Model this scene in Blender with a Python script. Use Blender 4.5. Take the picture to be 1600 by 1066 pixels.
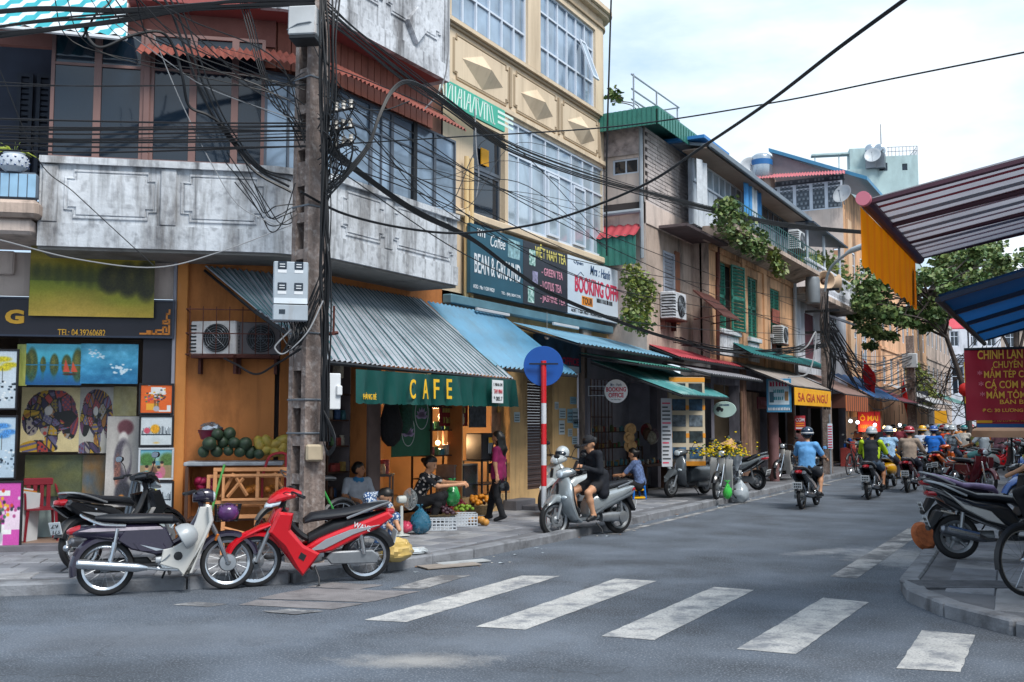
import bpy,math,random
import numpy as np
from mathutils import Vector,Matrix,Euler
for o in list(bpy.data.objects):bpy.data.objects.remove(o)
C=bpy.context.scene.collection
S=bpy.context.scene
R=math.radians
PI=math.pi
rnd=random.Random(7)
nrs=np.random.RandomState(5)
#camera
H,YAW,PITCH,F=1.78,R(28.95),R(4.54),1600.0
cam=bpy.data.cameras.new('camera');co=bpy.data.objects.new('camera',cam);C.objects.link(co)
co.location=(0,0,H);co.rotation_euler=(PI/2+PITCH,0,YAW)
cam.sensor_width=36;cam.lens=36;cam.clip_end=2000;cam.clip_start=0.1
S.camera=co
#world: pale overcast sky
SUN_EL,SUN_AZ=R(52),R(115)
w=bpy.data.worlds.new('World');S.world=w;w.use_nodes=True
nt=w.node_tree;nt.nodes.clear()
out=nt.nodes.new('ShaderNodeOutputWorld');bg=nt.nodes.new('ShaderNodeBackground')
sky=nt.nodes.new('ShaderNodeTexSky');sky.sky_type='NISHITA';sky.sun_disc=False
sky.sun_elevation=SUN_EL;sky.sun_rotation=SUN_AZ;sky.dust_density=2.0
tc=nt.nodes.new('ShaderNodeTexCoord');mp=nt.nodes.new('ShaderNodeMapping');mp.inputs['Scale'].default_value=(1.6,1.6,4.5)
n1=nt.nodes.new('ShaderNodeTexNoise');n1.inputs['Scale'].default_value=2.1;n1.inputs['Detail'].default_value=7;n1.inputs['Roughness'].default_value=.55
cr=nt.nodes.new('ShaderNodeValToRGB')
cr.color_ramp.elements[0].position=.36;cr.color_ramp.elements[0].color=(4.5,6.2,8.3,1)
cr.color_ramp.elements[1].position=.62;cr.color_ramp.elements[1].color=(8.6,9.4,10.1,1)
e=cr.color_ramp.elements.new(.5);e.color=(6.8,8.1,9.4,1)
mx=nt.nodes.new('ShaderNodeMixRGB');mx.inputs['Fac'].default_value=.9
L=nt.links.new
L(tc.outputs['Generated'],mp.inputs['Vector']);L(mp.outputs['Vector'],n1.inputs['Vector']);L(n1.outputs['Fac'],cr.inputs['Fac'])
L(sky.outputs['Color'],mx.inputs['Color1']);L(cr.outputs['Color'],mx.inputs['Color2'])
L(mx.outputs['Color'],bg.inputs['Color']);bg.inputs['Strength'].default_value=.05
L(bg.outputs['Background'],out.inputs['Surface'])
sun=bpy.data.lights.new('sun','SUN');sun.energy=1.5;sun.angle=R(22);sun.color=(1,.96,.9)
so=bpy.data.objects.new('sun',sun);C.objects.link(so);so.location=(5,-5,30)
sd=Vector((math.sin(SUN_AZ)*math.cos(SUN_EL),math.cos(SUN_AZ)*math.cos(SUN_EL),math.sin(SUN_EL)))
so.rotation_euler=(-sd).to_track_quat('-Z','Y').to_euler()
S.render.engine='CYCLES'
S.view_settings.view_transform='Standard';S.view_settings.look='None';S.view_settings.gamma=1;S.view_settings.use_curve_mapping=False
S.view_settings.exposure=1.44
S.cycles.max_bounces=6;S.cycles.diffuse_bounces=3;S.cycles.glossy_bounces=3;S.cycles.transparent_max_bounces=12
S.render.resolution_x=1024;S.render.resolution_y=682
#where a point of the photograph lies in the place
_f=Vector((-math.sin(YAW)*math.cos(PITCH),math.cos(YAW)*math.cos(PITCH),math.sin(PITCH)))
_r=Vector((math.cos(YAW),math.sin(YAW),0));_u=_r.cross(_f)
CAM=Vector((0,0,H))
def ray(px,py):return _f+_r*((px-800)/F)-_u*((py-533)/F)
def PZ(px,py,z=0.0):d=ray(px,py);return CAM+d*((z-H)/d.z)
def PX(px,py,x):d=ray(px,py);return CAM+d*(x/d.x)
def PY(px,py,y):d=ray(px,py);return CAM+d*(y/d.y)
def PD(px,py,dist):return CAM+ray(px,py)*dist
class Fr:
 """a facade: local x runs along it, local y points into it, z up"""
 def __init__(s,x,y,ang):s.o=Vector((x,y,0));s.a=ang;s.M=Matrix.Translation(s.o)@Matrix.Rotation(ang,4,'Z');s.I=s.M.inverted()
 def px(s,px,py,v=0.0):
  n=Vector((math.sin(s.a),-math.cos(s.a),0));p0=s.o+n*v;d=ray(px,py)
  p=s.I@(CAM+d*((p0-CAM).dot(n)/d.dot(n)));return p.x,p.z
 def w(s,u,v,z):return s.M@Vector((u,-v,z))
#materials
MATS={}
def srgb(h):
 if isinstance(h,str):
  c=[int(h[i:i+2],16)/255 for i in(0,2,4)]
  return tuple(x/12.92 if x<=.04045 else((x+.055)/1.055)**2.4 for x in c)
 return h
def mat(name,col,rough=.6,metal=0.0,var=.12,sc=3.0,bump=0.0,bsc=50,drip=None,da=.6,stain=None,sa=.6,ssc=1.0,streak=1.0,st=.55,emit=0,coat=0.0,alpha=1.0,trans=0.0,ior=1.45,spec=.5,det=4,speck=None,spa=.5,spsc=90):
 if name in MATS:return MATS[name]
 col=srgb(col)
 m=bpy.data.materials.new(name);m.use_nodes=True;t=m.node_tree;b=t.nodes['Principled BSDF']
 N=t.nodes.new;K=t.links.new
 b.inputs['Roughness'].default_value=rough;b.inputs['Metallic'].default_value=metal;b.inputs['IOR'].default_value=ior
 b.inputs['Coat Weight'].default_value=coat;b.inputs['Coat Roughness'].default_value=.08
 b.inputs['Alpha'].default_value=alpha;b.inputs['Transmission Weight'].default_value=trans;b.inputs['Specular IOR Level'].default_value=spec
 g=N('ShaderNodeNewGeometry')
 out=None
 if var>0:
  n=N('ShaderNodeTexNoise');n.inputs['Scale'].default_value=sc;n.inputs['Detail'].default_value=det;K(g.outputs['Position'],n.inputs['Vector'])
  r=N('ShaderNodeMapRange');r.inputs['From Min'].default_value=.3;r.inputs['From Max'].default_value=.7;K(n.outputs['Fac'],r.inputs['Value'])
  x=N('ShaderNodeMixRGB');K(r.outputs['Result'],x.inputs['Fac'])
  x.inputs['Color1'].default_value=tuple(c*(1-var)for c in col)+(1,);x.inputs['Color2'].default_value=tuple(min(1,c*(1+var))for c in col)+(1,)
  out=x.outputs['Color']
 if stain is not None:
  mp=N('ShaderNodeMapping');mp.inputs['Scale'].default_value=(ssc,ssc,ssc*streak);K(g.outputs['Position'],mp.inputs['Vector'])
  n=N('ShaderNodeTexNoise');n.inputs['Scale'].default_value=1.0;n.inputs['Detail'].default_value=9;n.inputs['Roughness'].default_value=.68;K(mp.outputs['Vector'],n.inputs['Vector'])
  r=N('ShaderNodeMapRange');r.inputs['From Min'].default_value=st-.06;r.inputs['From Max'].default_value=st+.1;r.inputs['To Max'].default_value=sa;K(n.outputs['Fac'],r.inputs['Value'])
  x=N('ShaderNodeMixRGB');K(r.outputs['Result'],x.inputs['Fac'])
  if out:K(out,x.inputs['Color1'])
  else:x.inputs['Color1'].default_value=col+(1,)
  x.inputs['Color2'].default_value=srgb(stain)+(1,);out=x.outputs['Color']
 if drip is not None:
  mp=N('ShaderNodeMapping');mp.inputs['Scale'].default_value=(7,7,.55);K(g.outputs['Position'],mp.inputs['Vector'])
  n=N('ShaderNodeTexNoise');n.inputs['Scale'].default_value=1.0;n.inputs['Detail'].default_value=5;n.inputs['Roughness'].default_value=.6;K(mp.outputs['Vector'],n.inputs['Vector'])
  r=N('ShaderNodeMapRange');r.inputs['From Min'].default_value=.52;r.inputs['From Max'].default_value=.72;r.inputs['To Max'].default_value=da;K(n.outputs['Fac'],r.inputs['Value'])
  x=N('ShaderNodeMixRGB');K(r.outputs['Result'],x.inputs['Fac']);K(out,x.inputs['Color1']);x.inputs['Color2'].default_value=srgb(drip)+(1,);out=x.outputs['Color']
 if speck is not None:
  n=N('ShaderNodeTexNoise');n.inputs['Scale'].default_value=spsc;n.inputs['Detail'].default_value=2;K(g.outputs['Position'],n.inputs['Vector'])
  r=N('ShaderNodeMapRange');r.inputs['From Min'].default_value=.52;r.inputs['From Max'].default_value=.7;r.inputs['To Max'].default_value=spa;K(n.outputs['Fac'],r.inputs['Value'])
  x=N('ShaderNodeMixRGB');K(r.outputs['Result'],x.inputs['Fac']);K(out,x.inputs['Color1'])if out else None
  x.inputs['Color2'].default_value=srgb(speck)+(1,);out=x.outputs['Color']
 if out:K(out,b.inputs['Base Color'])
 else:b.inputs['Base Color'].default_value=col+(1,)
 if bump:
  n=N('ShaderNodeTexNoise');n.inputs['Scale'].default_value=bsc;n.inputs['Detail'].default_value=5;K(g.outputs['Position'],n.inputs['Vector'])
  bp=N('ShaderNodeBump');bp.inputs['Strength'].default_value=bump;bp.inputs['Distance'].default_value=.02;K(n.outputs['Fac'],bp.inputs['Height']);K(bp.outputs['Normal'],b.inputs['Normal'])
 if emit:
  b.inputs['Emission Color'].default_value=col+(1,);b.inputs['Emission Strength'].default_value=emit
 MATS[name]=m;return m
def img_mat(name,arr,rough=.6,alpha=False):
 """a printed picture: arr is height x width x 3, drawn below in this script (sRGB 0..1, first row on top)"""
 h,w_=arr.shape[:2]
 im=bpy.data.images.new(name,w_,h);buf=np.ones((h,w_,4),np.float32);buf[...,:3]=np.clip(arr[::-1],0,1);im.pixels.foreach_set(buf.ravel());im.update()
 m=bpy.data.materials.new(name);m.use_nodes=True;t=m.node_tree;b=t.nodes['Principled BSDF'];b.inputs['Roughness'].default_value=rough
 x=t.nodes.new('ShaderNodeTexImage');x.image=im;t.links.new(x.outputs['Color'],b.inputs['Base Color']);return m
#mesh builder
class MB:
 def __init__(s):s.v=[];s.f=[];s.m=[];s.k=0;s.uv=None
 def add(s,vs,fs,T=None):
  n=len(s.v)
  if T is not None:vs=[T@Vector(v)for v in vs]
  s.v.extend([tuple(v)for v in vs]);s.f.extend([tuple(i+n for i in f)for f in fs]);s.m.extend([s.k]*len(fs));return s
 def box(s,x0,x1,y0,y1,z0,z1,b=0.0,T=None):
  if b<=0:
   v=[(x,y,z)for x in(x0,x1)for y in(y0,y1)for z in(z0,z1)]
   return s.add(v,[(0,1,3,2),(4,6,7,5),(0,4,5,1),(2,3,7,6),(0,2,6,4),(1,5,7,3)],T)
  b=min(b,abs(x1-x0)*.45,abs(y1-y0)*.45,abs(z1-z0)*.45)
  v=[];id_={}
  for i,x in enumerate((x0,x1)):
   for j,y in enumerate((y0,y1)):
    for k,z in enumerate((z0,z1)):
     sx,sy,sz=(1-2*i)*b,(1-2*j)*b,(1-2*k)*b
     id_[i,j,k]=len(v);v+=[(x,y+sy,z+sz),(x+sx,y,z+sz),(x+sx,y+sy,z)]
  q=lambda i,j,k,a:id_[i,j,k]+a
  f=[]
  for i in(0,1):
   f.append((q(i,0,0,0),q(i,0,1,0),q(i,1,1,0),q(i,1,0,0)));f.append((q(0,i,0,1),q(0,i,1,1),q(1,i,1,1),q(1,i,0,1)));f.append((q(0,0,i,2),q(0,1,i,2),q(1,1,i,2),q(1,0,i,2)))
  for j in(0,1):
   for k in(0,1):
    f.append((q(0,j,k,1),q(1,j,k,1),q(1,j,k,2),q(0,j,k,2)));f.append((q(j,0,k,0),q(j,1,k,0),q(j,1,k,2),q(j,0,k,2)));f.append((q(j,k,0,0),q(j,k,1,0),q(j,k,1,1),q(j,k,0,1)))
  for i in(0,1):
   for j in(0,1):
    for k in(0,1):f.append((q(i,j,k,0),q(i,j,k,1),q(i,j,k,2)))
  return s.add(v,f,T)
 def cbox(s,c,size,b=0.0,rot=None):
  T=Matrix.Translation(c)
  if rot is not None:T=T@Euler(rot).to_matrix().to_4x4()
  h=[x/2 for x in size];return s.box(-h[0],h[0],-h[1],h[1],-h[2],h[2],b,T)
 def tube(s,pts,r,n=6,cap=True,closed=False,flat=1.0):
  P=[Vector(p)for p in pts];m=len(P)
  rs=r if isinstance(r,(list,tuple))else[r]*m
  vs=[];up=None
  for i in range(m):
   a=P[i-1]if(i>0 or closed)else P[i];b=P[(i+1)%m]if(i<m-1 or closed)else P[i]
   t=(b-a);t=t.normalized()if t.length>1e-9 else Vector((0,0,1))
   if up is None:
    up=Vector((0,0,1))if abs(t.z)<.95 else Vector((1,0,0))
   x=up-t*up.dot(t);x=x.normalized()if x.length>1e-6 else t.orthogonal().normalized();up=x;y=t.cross(x)
   for k in range(n):
    an=2*PI*k/n;vs.append(P[i]+x*(math.cos(an)*rs[i])+y*(math.sin(an)*rs[i]*flat))
  fs=[(i*n+k,i*n+(k+1)%n,((i+1)%m)*n+(k+1)%n,((i+1)%m)*n+k)for i in range(m if closed else m-1)for k in range(n)]
  if cap and not closed:fs+=[tuple(range(n-1,-1,-1)),tuple((m-1)*n+k for k in range(n))]
  return s.add(vs,fs)
 def lathe(s,prof,n=16,T=None,axis='z',a0=0,a1=2*PI):
  full=abs(a1-a0-2*PI)<1e-6;m=n if full else n+1
  vs=[]
  for r,z in prof:
   for k in range(m):
    a=a0+(a1-a0)*k/n;c,d=r*math.cos(a),r*math.sin(a)
    vs.append((c,d,z)if axis=='z' else((c,z,d)if axis=='y' else(z,c,d)))
  fs=[(i*m+k,i*m+(k+1)%m,(i+1)*m+(k+1)%m,(i+1)*m+k)for i in range(len(prof)-1)for k in range(n)]
  return s.add(vs,fs,T)
 def ball(s,c,r,n=10,m=7,T=None):
  if not isinstance(r,(tuple,list)):r=(r,r,r)
  vs=[(c[0]+r[0]*math.sin(PI*i/m)*math.cos(2*PI*k/n),c[1]+r[1]*math.sin(PI*i/m)*math.sin(2*PI*k/n),c[2]+r[2]*math.cos(PI*i/m))for i in range(m+1)for k in range(n)]
  return s.add(vs,[(i*n+k,(i+1)*n+k,(i+1)*n+(k+1)%n,i*n+(k+1)%n)for i in range(m)for k in range(n)],T)
 def loft(s,secs,n=16,e=2.4,cap=True):
  """cross-sections (x, y, z, half width along y, half height, tilt in degrees[, exponent])"""
  vs=[]
  for q in secs:
   x,y,z,a,b,t=q[:6];ee=q[6]if len(q)>6 else e;t=R(t)
   for k in range(n):
    an=2*PI*k/n;c,d=math.cos(an),math.sin(an)
    cy=a*math.copysign(abs(c)**(2/ee),c);h=b*math.copysign(abs(d)**(2/ee),d)
    vs.append((x-h*math.sin(t),y+cy,z+h*math.cos(t)))
  m=len(secs);fs=[(i*n+k,i*n+(k+1)%n,(i+1)*n+(k+1)%n,(i+1)*n+k)for i in range(m-1)for k in range(n)]
  if cap:fs+=[tuple(range(n-1,-1,-1)),tuple((m-1)*n+k for k in range(n))]
  return s.add(vs,fs)
 def prism(s,poly,y0,y1,b=0.0,T=None,ax='y'):
  """side outline (x, z) given thickness along y, edges rounded by b"""
  n=len(poly)
  def inset(d):
   o=[]
   A=sum(poly[i][0]*poly[(i+1)%n][1]-poly[(i+1)%n][0]*poly[i][1]for i in range(n));sg=1 if A>0 else-1
   for i in range(n):
    p=Vector(poly[i]);a=(p-Vector(poly[i-1])).normalized();c=(Vector(poly[(i+1)%n])-p).normalized()
    nn=Vector((-a.y-c.y,a.x+c.x));nn=nn.normalized()if nn.length>1e-6 else Vector((0,0));o.append(p+nn*(d*sg))
   return o
  rings=[(poly,y0),(poly,y1)]if b<=0 else[(inset(b),y0),(poly,y0+math.copysign(b,y1-y0)),(poly,y1-math.copysign(b,y1-y0)),(inset(b),y1)]
  vs=[]
  for pl,y in rings:vs+=[((p[0],y,p[1])if ax=='y' else((y,p[0],p[1])if ax=='x' else(p[0],p[1],y)))for p in pl]
  fs=[(i*n+k,i*n+(k+1)%n,(i+1)*n+(k+1)%n,(i+1)*n+k)for i in range(len(rings)-1)for k in range(n)]
  m=(len(rings)-1)*n;fs+=[tuple(range(n-1,-1,-1)),tuple(m+k for k in range(n))]
  return s.add(vs,fs,T)
 def quad(s,a,b,c,d):return s.add([a,b,c,d],[(0,1,2,3)])
 def build(s,name,mats,parent=None,loc=None,rot=None,sharp=32,flat=False):
  me=bpy.data.meshes.new(name);me.from_pydata(s.v,[],s.f)
  for m in(mats if isinstance(mats,(list,tuple))else[mats]):me.materials.append(m)
  if any(s.m):me.polygons.foreach_set('material_index',s.m)
  if not flat:
   me.polygons.foreach_set('use_smooth',[True]*len(me.polygons));me.set_sharp_from_angle(angle=R(sharp))
  if s.uv is not None:
   ul=me.uv_layers.new(name='UVMap');ul.data.foreach_set('uv',[c for f in s.f for i in f for c in s.uv[i]])
  me.update()
  return link(name,me,parent,loc,rot)
def link(name,me,parent=None,loc=None,rot=None):
 o=bpy.data.objects.new(name,me);C.objects.link(o)
 if parent:o.parent=parent
 if loc is not None:o.location=loc
 if rot is not None:o.rotation_euler=rot
 return o
def tag(o,label,cat,group=None):
 o['label']=label;o['category']=cat
 if group:o['group']=group
 return o
def struct(o):o['kind']='structure';return o
def stuff(o):o['kind']='stuff';return o
def thing(name,label,cat,loc=(0,0,0),rz=0.0,group=None):
 o=bpy.data.objects.new(name,None);C.objects.link(o);o.location=loc;o.rotation_euler=(0,0,rz);o.empty_display_size=.1
 return tag(o,label,cat,group)
TEXTS=[]
def text(body,m,parent,loc,rot=(PI/2,0,0),w_=None,h=None,ext=.002,name='lettering',just='CENTER',shear=0,bold=0,sp=1.0):
 """lettering, later turned into a mesh that fills w_ x h, centred on loc"""
 cu=bpy.data.curves.new(name,'FONT');cu.body=body;cu.align_x=just;cu.align_y='CENTER';cu.extrude=ext;cu.offset=bold;cu.resolution_u=3;cu.shear=shear;cu.space_character=sp
 o=bpy.data.objects.new(name+'_curve',cu);C.objects.link(o);TEXTS.append((o,name,m,parent,Vector(loc),rot,w_,h));return o
def finish_texts():
 dg=bpy.context.evaluated_depsgraph_get()
 for o,name,m,parent,loc,rot,w_,h in TEXTS:
  me=bpy.data.meshes.new_from_object(o.evaluated_get(dg));me.name=name
  n=len(me.vertices)
  if n:
   a=np.empty(n*3,np.float32);me.vertices.foreach_get('co',a);a=a.reshape(-1,3);lo,hi=a.min(0),a.max(0)
   c=(lo+hi)/2;a=a-c
   sx=w_/(hi[0]-lo[0])if w_ else None;sy=h/(hi[1]-lo[1])if h else None
   if sx is None:sx=sy
   if sy is None:sy=sx
   a[:,0]*=sx;a[:,1]*=sy;me.vertices.foreach_set('co',a.ravel())
  me.materials.clear();me.materials.append(m);me.update()
  n=link(name,me,parent,loc,rot);bpy.data.objects.remove(o)
def spline(pts,k=6):
 P=[Vector(p)for p in pts]
 if len(P)<3:return P
 o=[]
 for i in range(len(P)-1):
  a=P[i-1]if i else P[0]*2-P[1];b,c=P[i],P[i+1];d=P[i+2]if i+2<len(P)else P[-1]*2-P[-2]
  for j in range(k):
   t=j/k;o.append(.5*((2*b)+(c-a)*t+(2*a-5*b+4*c-d)*t*t+(3*b-a-3*c+d)*t**3))
 return o+[P[-1]]
def sag(a,b,s,n=14):
 a,b=Vector(a),Vector(b);return[a.lerp(b,i/n)-Vector((0,0,4*s*(i/n)*(1-i/n)))for i in range(n+1)]
def frect(mb,x0,x1,z0,z1,y0,y1,t,b=0):
 """a rectangular frame of four bars"""
 mb.box(x0,x1,y0,y1,z0,z0+t,b);mb.box(x0,x1,y0,y1,z1-t,z1,b);mb.box(x0,x0+t,y0,y1,z0+t,z1-t,b);mb.box(x1-t,x1,y0,y1,z0+t,z1-t,b)
def wall(mb,u0,u1,w0,w1,holes=(),depth=.15,y=0.0,T=None):
 """front face with openings, the openings' reveals going back by depth"""
 us=sorted({u0,u1,*[h[0]for h in holes],*[h[1]for h in holes]});ws=sorted({w0,w1,*[h[2]for h in holes],*[h[3]for h in holes]})
 us=[u for u in us if u0<=u<=u1];ws=[v for v in ws if w0<=v<=w1]
 for i in range(len(us)-1):
  for j in range(len(ws)-1):
   cu,cw=(us[i]+us[i+1])/2,(ws[j]+ws[j+1])/2
   if any(h[0]<cu<h[1]and h[2]<cw<h[3]for h in holes):continue
   mb.add([(us[i],y,ws[j]),(us[i+1],y,ws[j]),(us[i+1],y,ws[j+1]),(us[i],y,ws[j+1])],[(0,1,2,3)],T)
 for a,b,c,d in holes:
  a,b,c,d=max(a,u0),min(b,u1),max(c,w0),min(d,w1);q=y+depth
  for p in([(a,y,c),(a,q,c),(a,q,d),(a,y,d)],[(b,y,d),(b,q,d),(b,q,c),(b,y,c)],[(a,y,d),(a,q,d),(b,q,d),(b,y,d)],[(a,q,c),(a,y,c),(b,y,c),(b,q,c)]):mb.add(p,[(0,1,2,3)],T)
PANES={}
def window(parent,u0,u1,w0,w1,y,fm,gm,cols=(),rows=(),t=.05,dep=.06,name='window',skip=()):
 """a window part: frame mesh, glass panes as sub-parts. cols / rows are fractions where mullions stand"""
 mb=MB();frect(mb,u0,u1,w0,w1,y,y+dep,t)
 cs=[u0+(u1-u0)*c for c in cols];rs=[w0+(w1-w0)*r for r in rows]
 for c in cs:mb.box(c-t*.4,c+t*.4,y+.004,y+dep-.004,w0+t,w1-t)
 for r in rs:mb.box(u0+t,u1-t,y+.007,y+dep-.007,r-t*.4,r+t*.4)
 fr=mb.build(name,fm,parent)
 cu=[u0+t]+cs+[u1-t];rw=[w0+t]+rs+[w1-t]
 for i in range(len(cu)-1):
  for j in range(len(rw)-1):
   if(i,j)in skip:continue
   k=(round(cu[i+1]-cu[i],3),round(rw[j+1]-rw[j],3),gm.name)
   if k not in PANES:
    p=MB();p.box(-k[0]/2,k[0]/2,0,.008,-k[1]/2,k[1]/2);me=bpy.data.meshes.new('pane');me.from_pydata(p.v,[],p.f);me.materials.append(gm);PANES[k]=me
   link('pane',PANES[k],fr,((cu[i]+cu[i+1])/2,y+dep*.5+rnd.uniform(-.004,.004),(rw[j]+rw[j+1])/2),(rnd.uniform(-.012,.012),0,rnd.uniform(-.012,.012)))
 return fr
def blur(par,x,z,w_,h,n,m,y=-.004):
 mb=MB()
 for k in range(n):q_=w_/n;a=x-w_/2+k*q_;mb.box(a,a+q_*rnd.uniform(.5,.85),y,0,z-h/2,z+h/2*rnd.uniform(.5,1));mb.box(a,a+q_*.3,y,0,z-h/2,z+h/2)
 return stuff(mb.build('illegible_print',m,par))
def pic(par,name,x,z,w_,h_,m,y=-.004):mb=MB();mb.box(x-w_/2,x+w_/2,y,0,z-h_/2,z+h_/2);return mb.build(name,m,par)
#common materials
conc=mat('weathered_concrete','cdd2d8',.85,var=.16,sc=1.3,bump=.5,bsc=14,drip='3b3a3c',da=.75,stain='5a5450',sa=.75,ssc=1.6,streak=.22,st=.54,speck='50525a',spa=.4,spsc=9)
conc2=mat('weathered_concrete_upper','c6cad0',.85,var=.16,sc=1.6,bump=.5,bsc=14,drip='38383c',da=.8,stain='4d4a4a',sa=.8,ssc=1.5,streak=.28,st=.54,speck='55565c',spa=.4,spsc=11)
ochre=mat('ochre_plaster','b5733f',.85,var=.14,sc=1.2,bump=.3,bsc=18,drip='6b4023',da=.4,stain='5a3416',sa=.6,ssc=1.1,streak=.4,st=.58)
orange_lit_pl=mat('orange_lit_plaster','cd8748',.85,var=.1,sc=1.4,bump=.3,bsc=18,stain='b0a9a5',sa=.5,ssc=1.5,streak=.3,st=.63)  # light on the pier is put into this brighter orange
cream=mat('cream_plaster','cdbba2',.8,var=.06,sc=1.0,bump=.12,bsc=25,drip='86725a',da=.28,stain='8d7a60',sa=.35,ssc=1.1,streak=.15,st=.6)
cream_d=mat('cream_trim','a08f78',.8,var=.1,sc=1.5,bump=.1)
yellow_pl=mat('yellow_plaster','c3a273',.85,var=.14,sc=1.5,bump=.3,bsc=16,drip='5a4632',da=.3,stain='4b3a2b',sa=.75,ssc=1.0,streak=.3,st=.57)
peach_pl=mat('peach_plaster','cfa27c',.88,var=.18,sc=1.4,bump=.35,bsc=14,drip='45362e',da=.5,stain='5a4a40',sa=.8,ssc=1.1,streak=.25,st=.53)
grey_pl=mat('grey_plaster','b19f93',.9,var=.2,sc=1.1,bump=.35,bsc=14,drip='2f2c2b',da=.5,stain='44403e',sa=.8,ssc=1.1,streak=.28,st=.54)
lilac_pl=mat('lilac_grey_plaster','c4b5ac',.9,var=.14,sc=1.4,bump=.3,bsc=14,drip='433c40',da=.3,stain='5a5054',sa=.7,ssc=1.2,streak=.3,st=.57)
white_pl=mat('white_plaster','c9cdd6',.85,var=.1,sc=1.5,bump=.2,bsc=20,stain='6d727b',sa=.6,ssc=1.2,streak=.25,st=.56)
salmon=mat('salmon_plaster','8f6058',.85,var=.12,sc=1.2,bump=.2,bsc=20,stain='6b3c34',sa=.5,ssc=1.0,streak=.4,st=.58)
red_soffit=mat('red_soffit','95504e',.8,var=.12,sc=1.5,bump=.1,stain='5e2b2a',sa=.4,ssc=2)
red_board=mat('red_board','8a5548',.75,var=.15,sc=4,bump=.15,stain='5b2c24',sa=.5,ssc=3,streak=.2)
corr_brown=mat('corrugated_brown','8a4f45',.6,var=.15,sc=3,stain='3a2422',sa=.6,ssc=2)
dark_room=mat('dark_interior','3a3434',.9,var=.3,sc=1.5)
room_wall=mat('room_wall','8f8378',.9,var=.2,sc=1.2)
frame_brown=mat('window_frame_brown','765a56',.5,var=.08)
frame_grey=mat('window_frame_grey','5b636e',.4,.4,var=.08)
frame_white=mat('window_frame_white','c4cedb',.4,var=.05)
glass_dark=mat('dark_glass','16222f',.06,0,var=0,spec=.8)
glass_blue=mat('bluish_glass','8599ad',.08,.2,var=.42,sc=1.3,spec=1.0)
glass_pale=mat('pale_glass','a3b4c2',.07,.25,var=.34,sc=1.2,spec=1.0)
steel=mat('grey_steel','7e858d',.45,.7,var=.1)
galv=mat('galvanised','9aa3ad',.5,.5,var=.12,sc=5)
dark_metal=mat('dark_iron','2b2d31',.5,.5,var=.15)
rust=mat('rusty_iron','54302a',.75,.3,var=.25,sc=8)
black_rubber=mat('black_rubber','17181b',.65,var=.15,sc=6)
cable_m=mat('cable_black','101318',.5,var=0)
cable_w=mat('cable_grey','8d8f92',.6,var=0)
white_pt=mat('white_paint','d2d6da',.5,var=.06,sc=4)
wood=mat('pine_wood','c3895b',.65,var=.16,sc=9,bump=.15,bsc=40)
wood_d=mat('dark_wood','4a3227',.7,var=.2,sc=6)
shutter_green=mat('shutter_green','2f7d6c',.6,var=.14,sc=5,stain='1c4038',sa=.5,ssc=3)
green_sheet=mat('green_sheet','3d7d72',.5,.1,var=.12,sc=2,stain='1c3c35',sa=.4,ssc=2)
brick_m=mat('grey_brick','b0a8a6',.9,var=.22,sc=2.5,bump=.4,bsc=30)
mortar=mat('dark_mortar','3f3b3c',.95,var=.2,sc=4)
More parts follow.
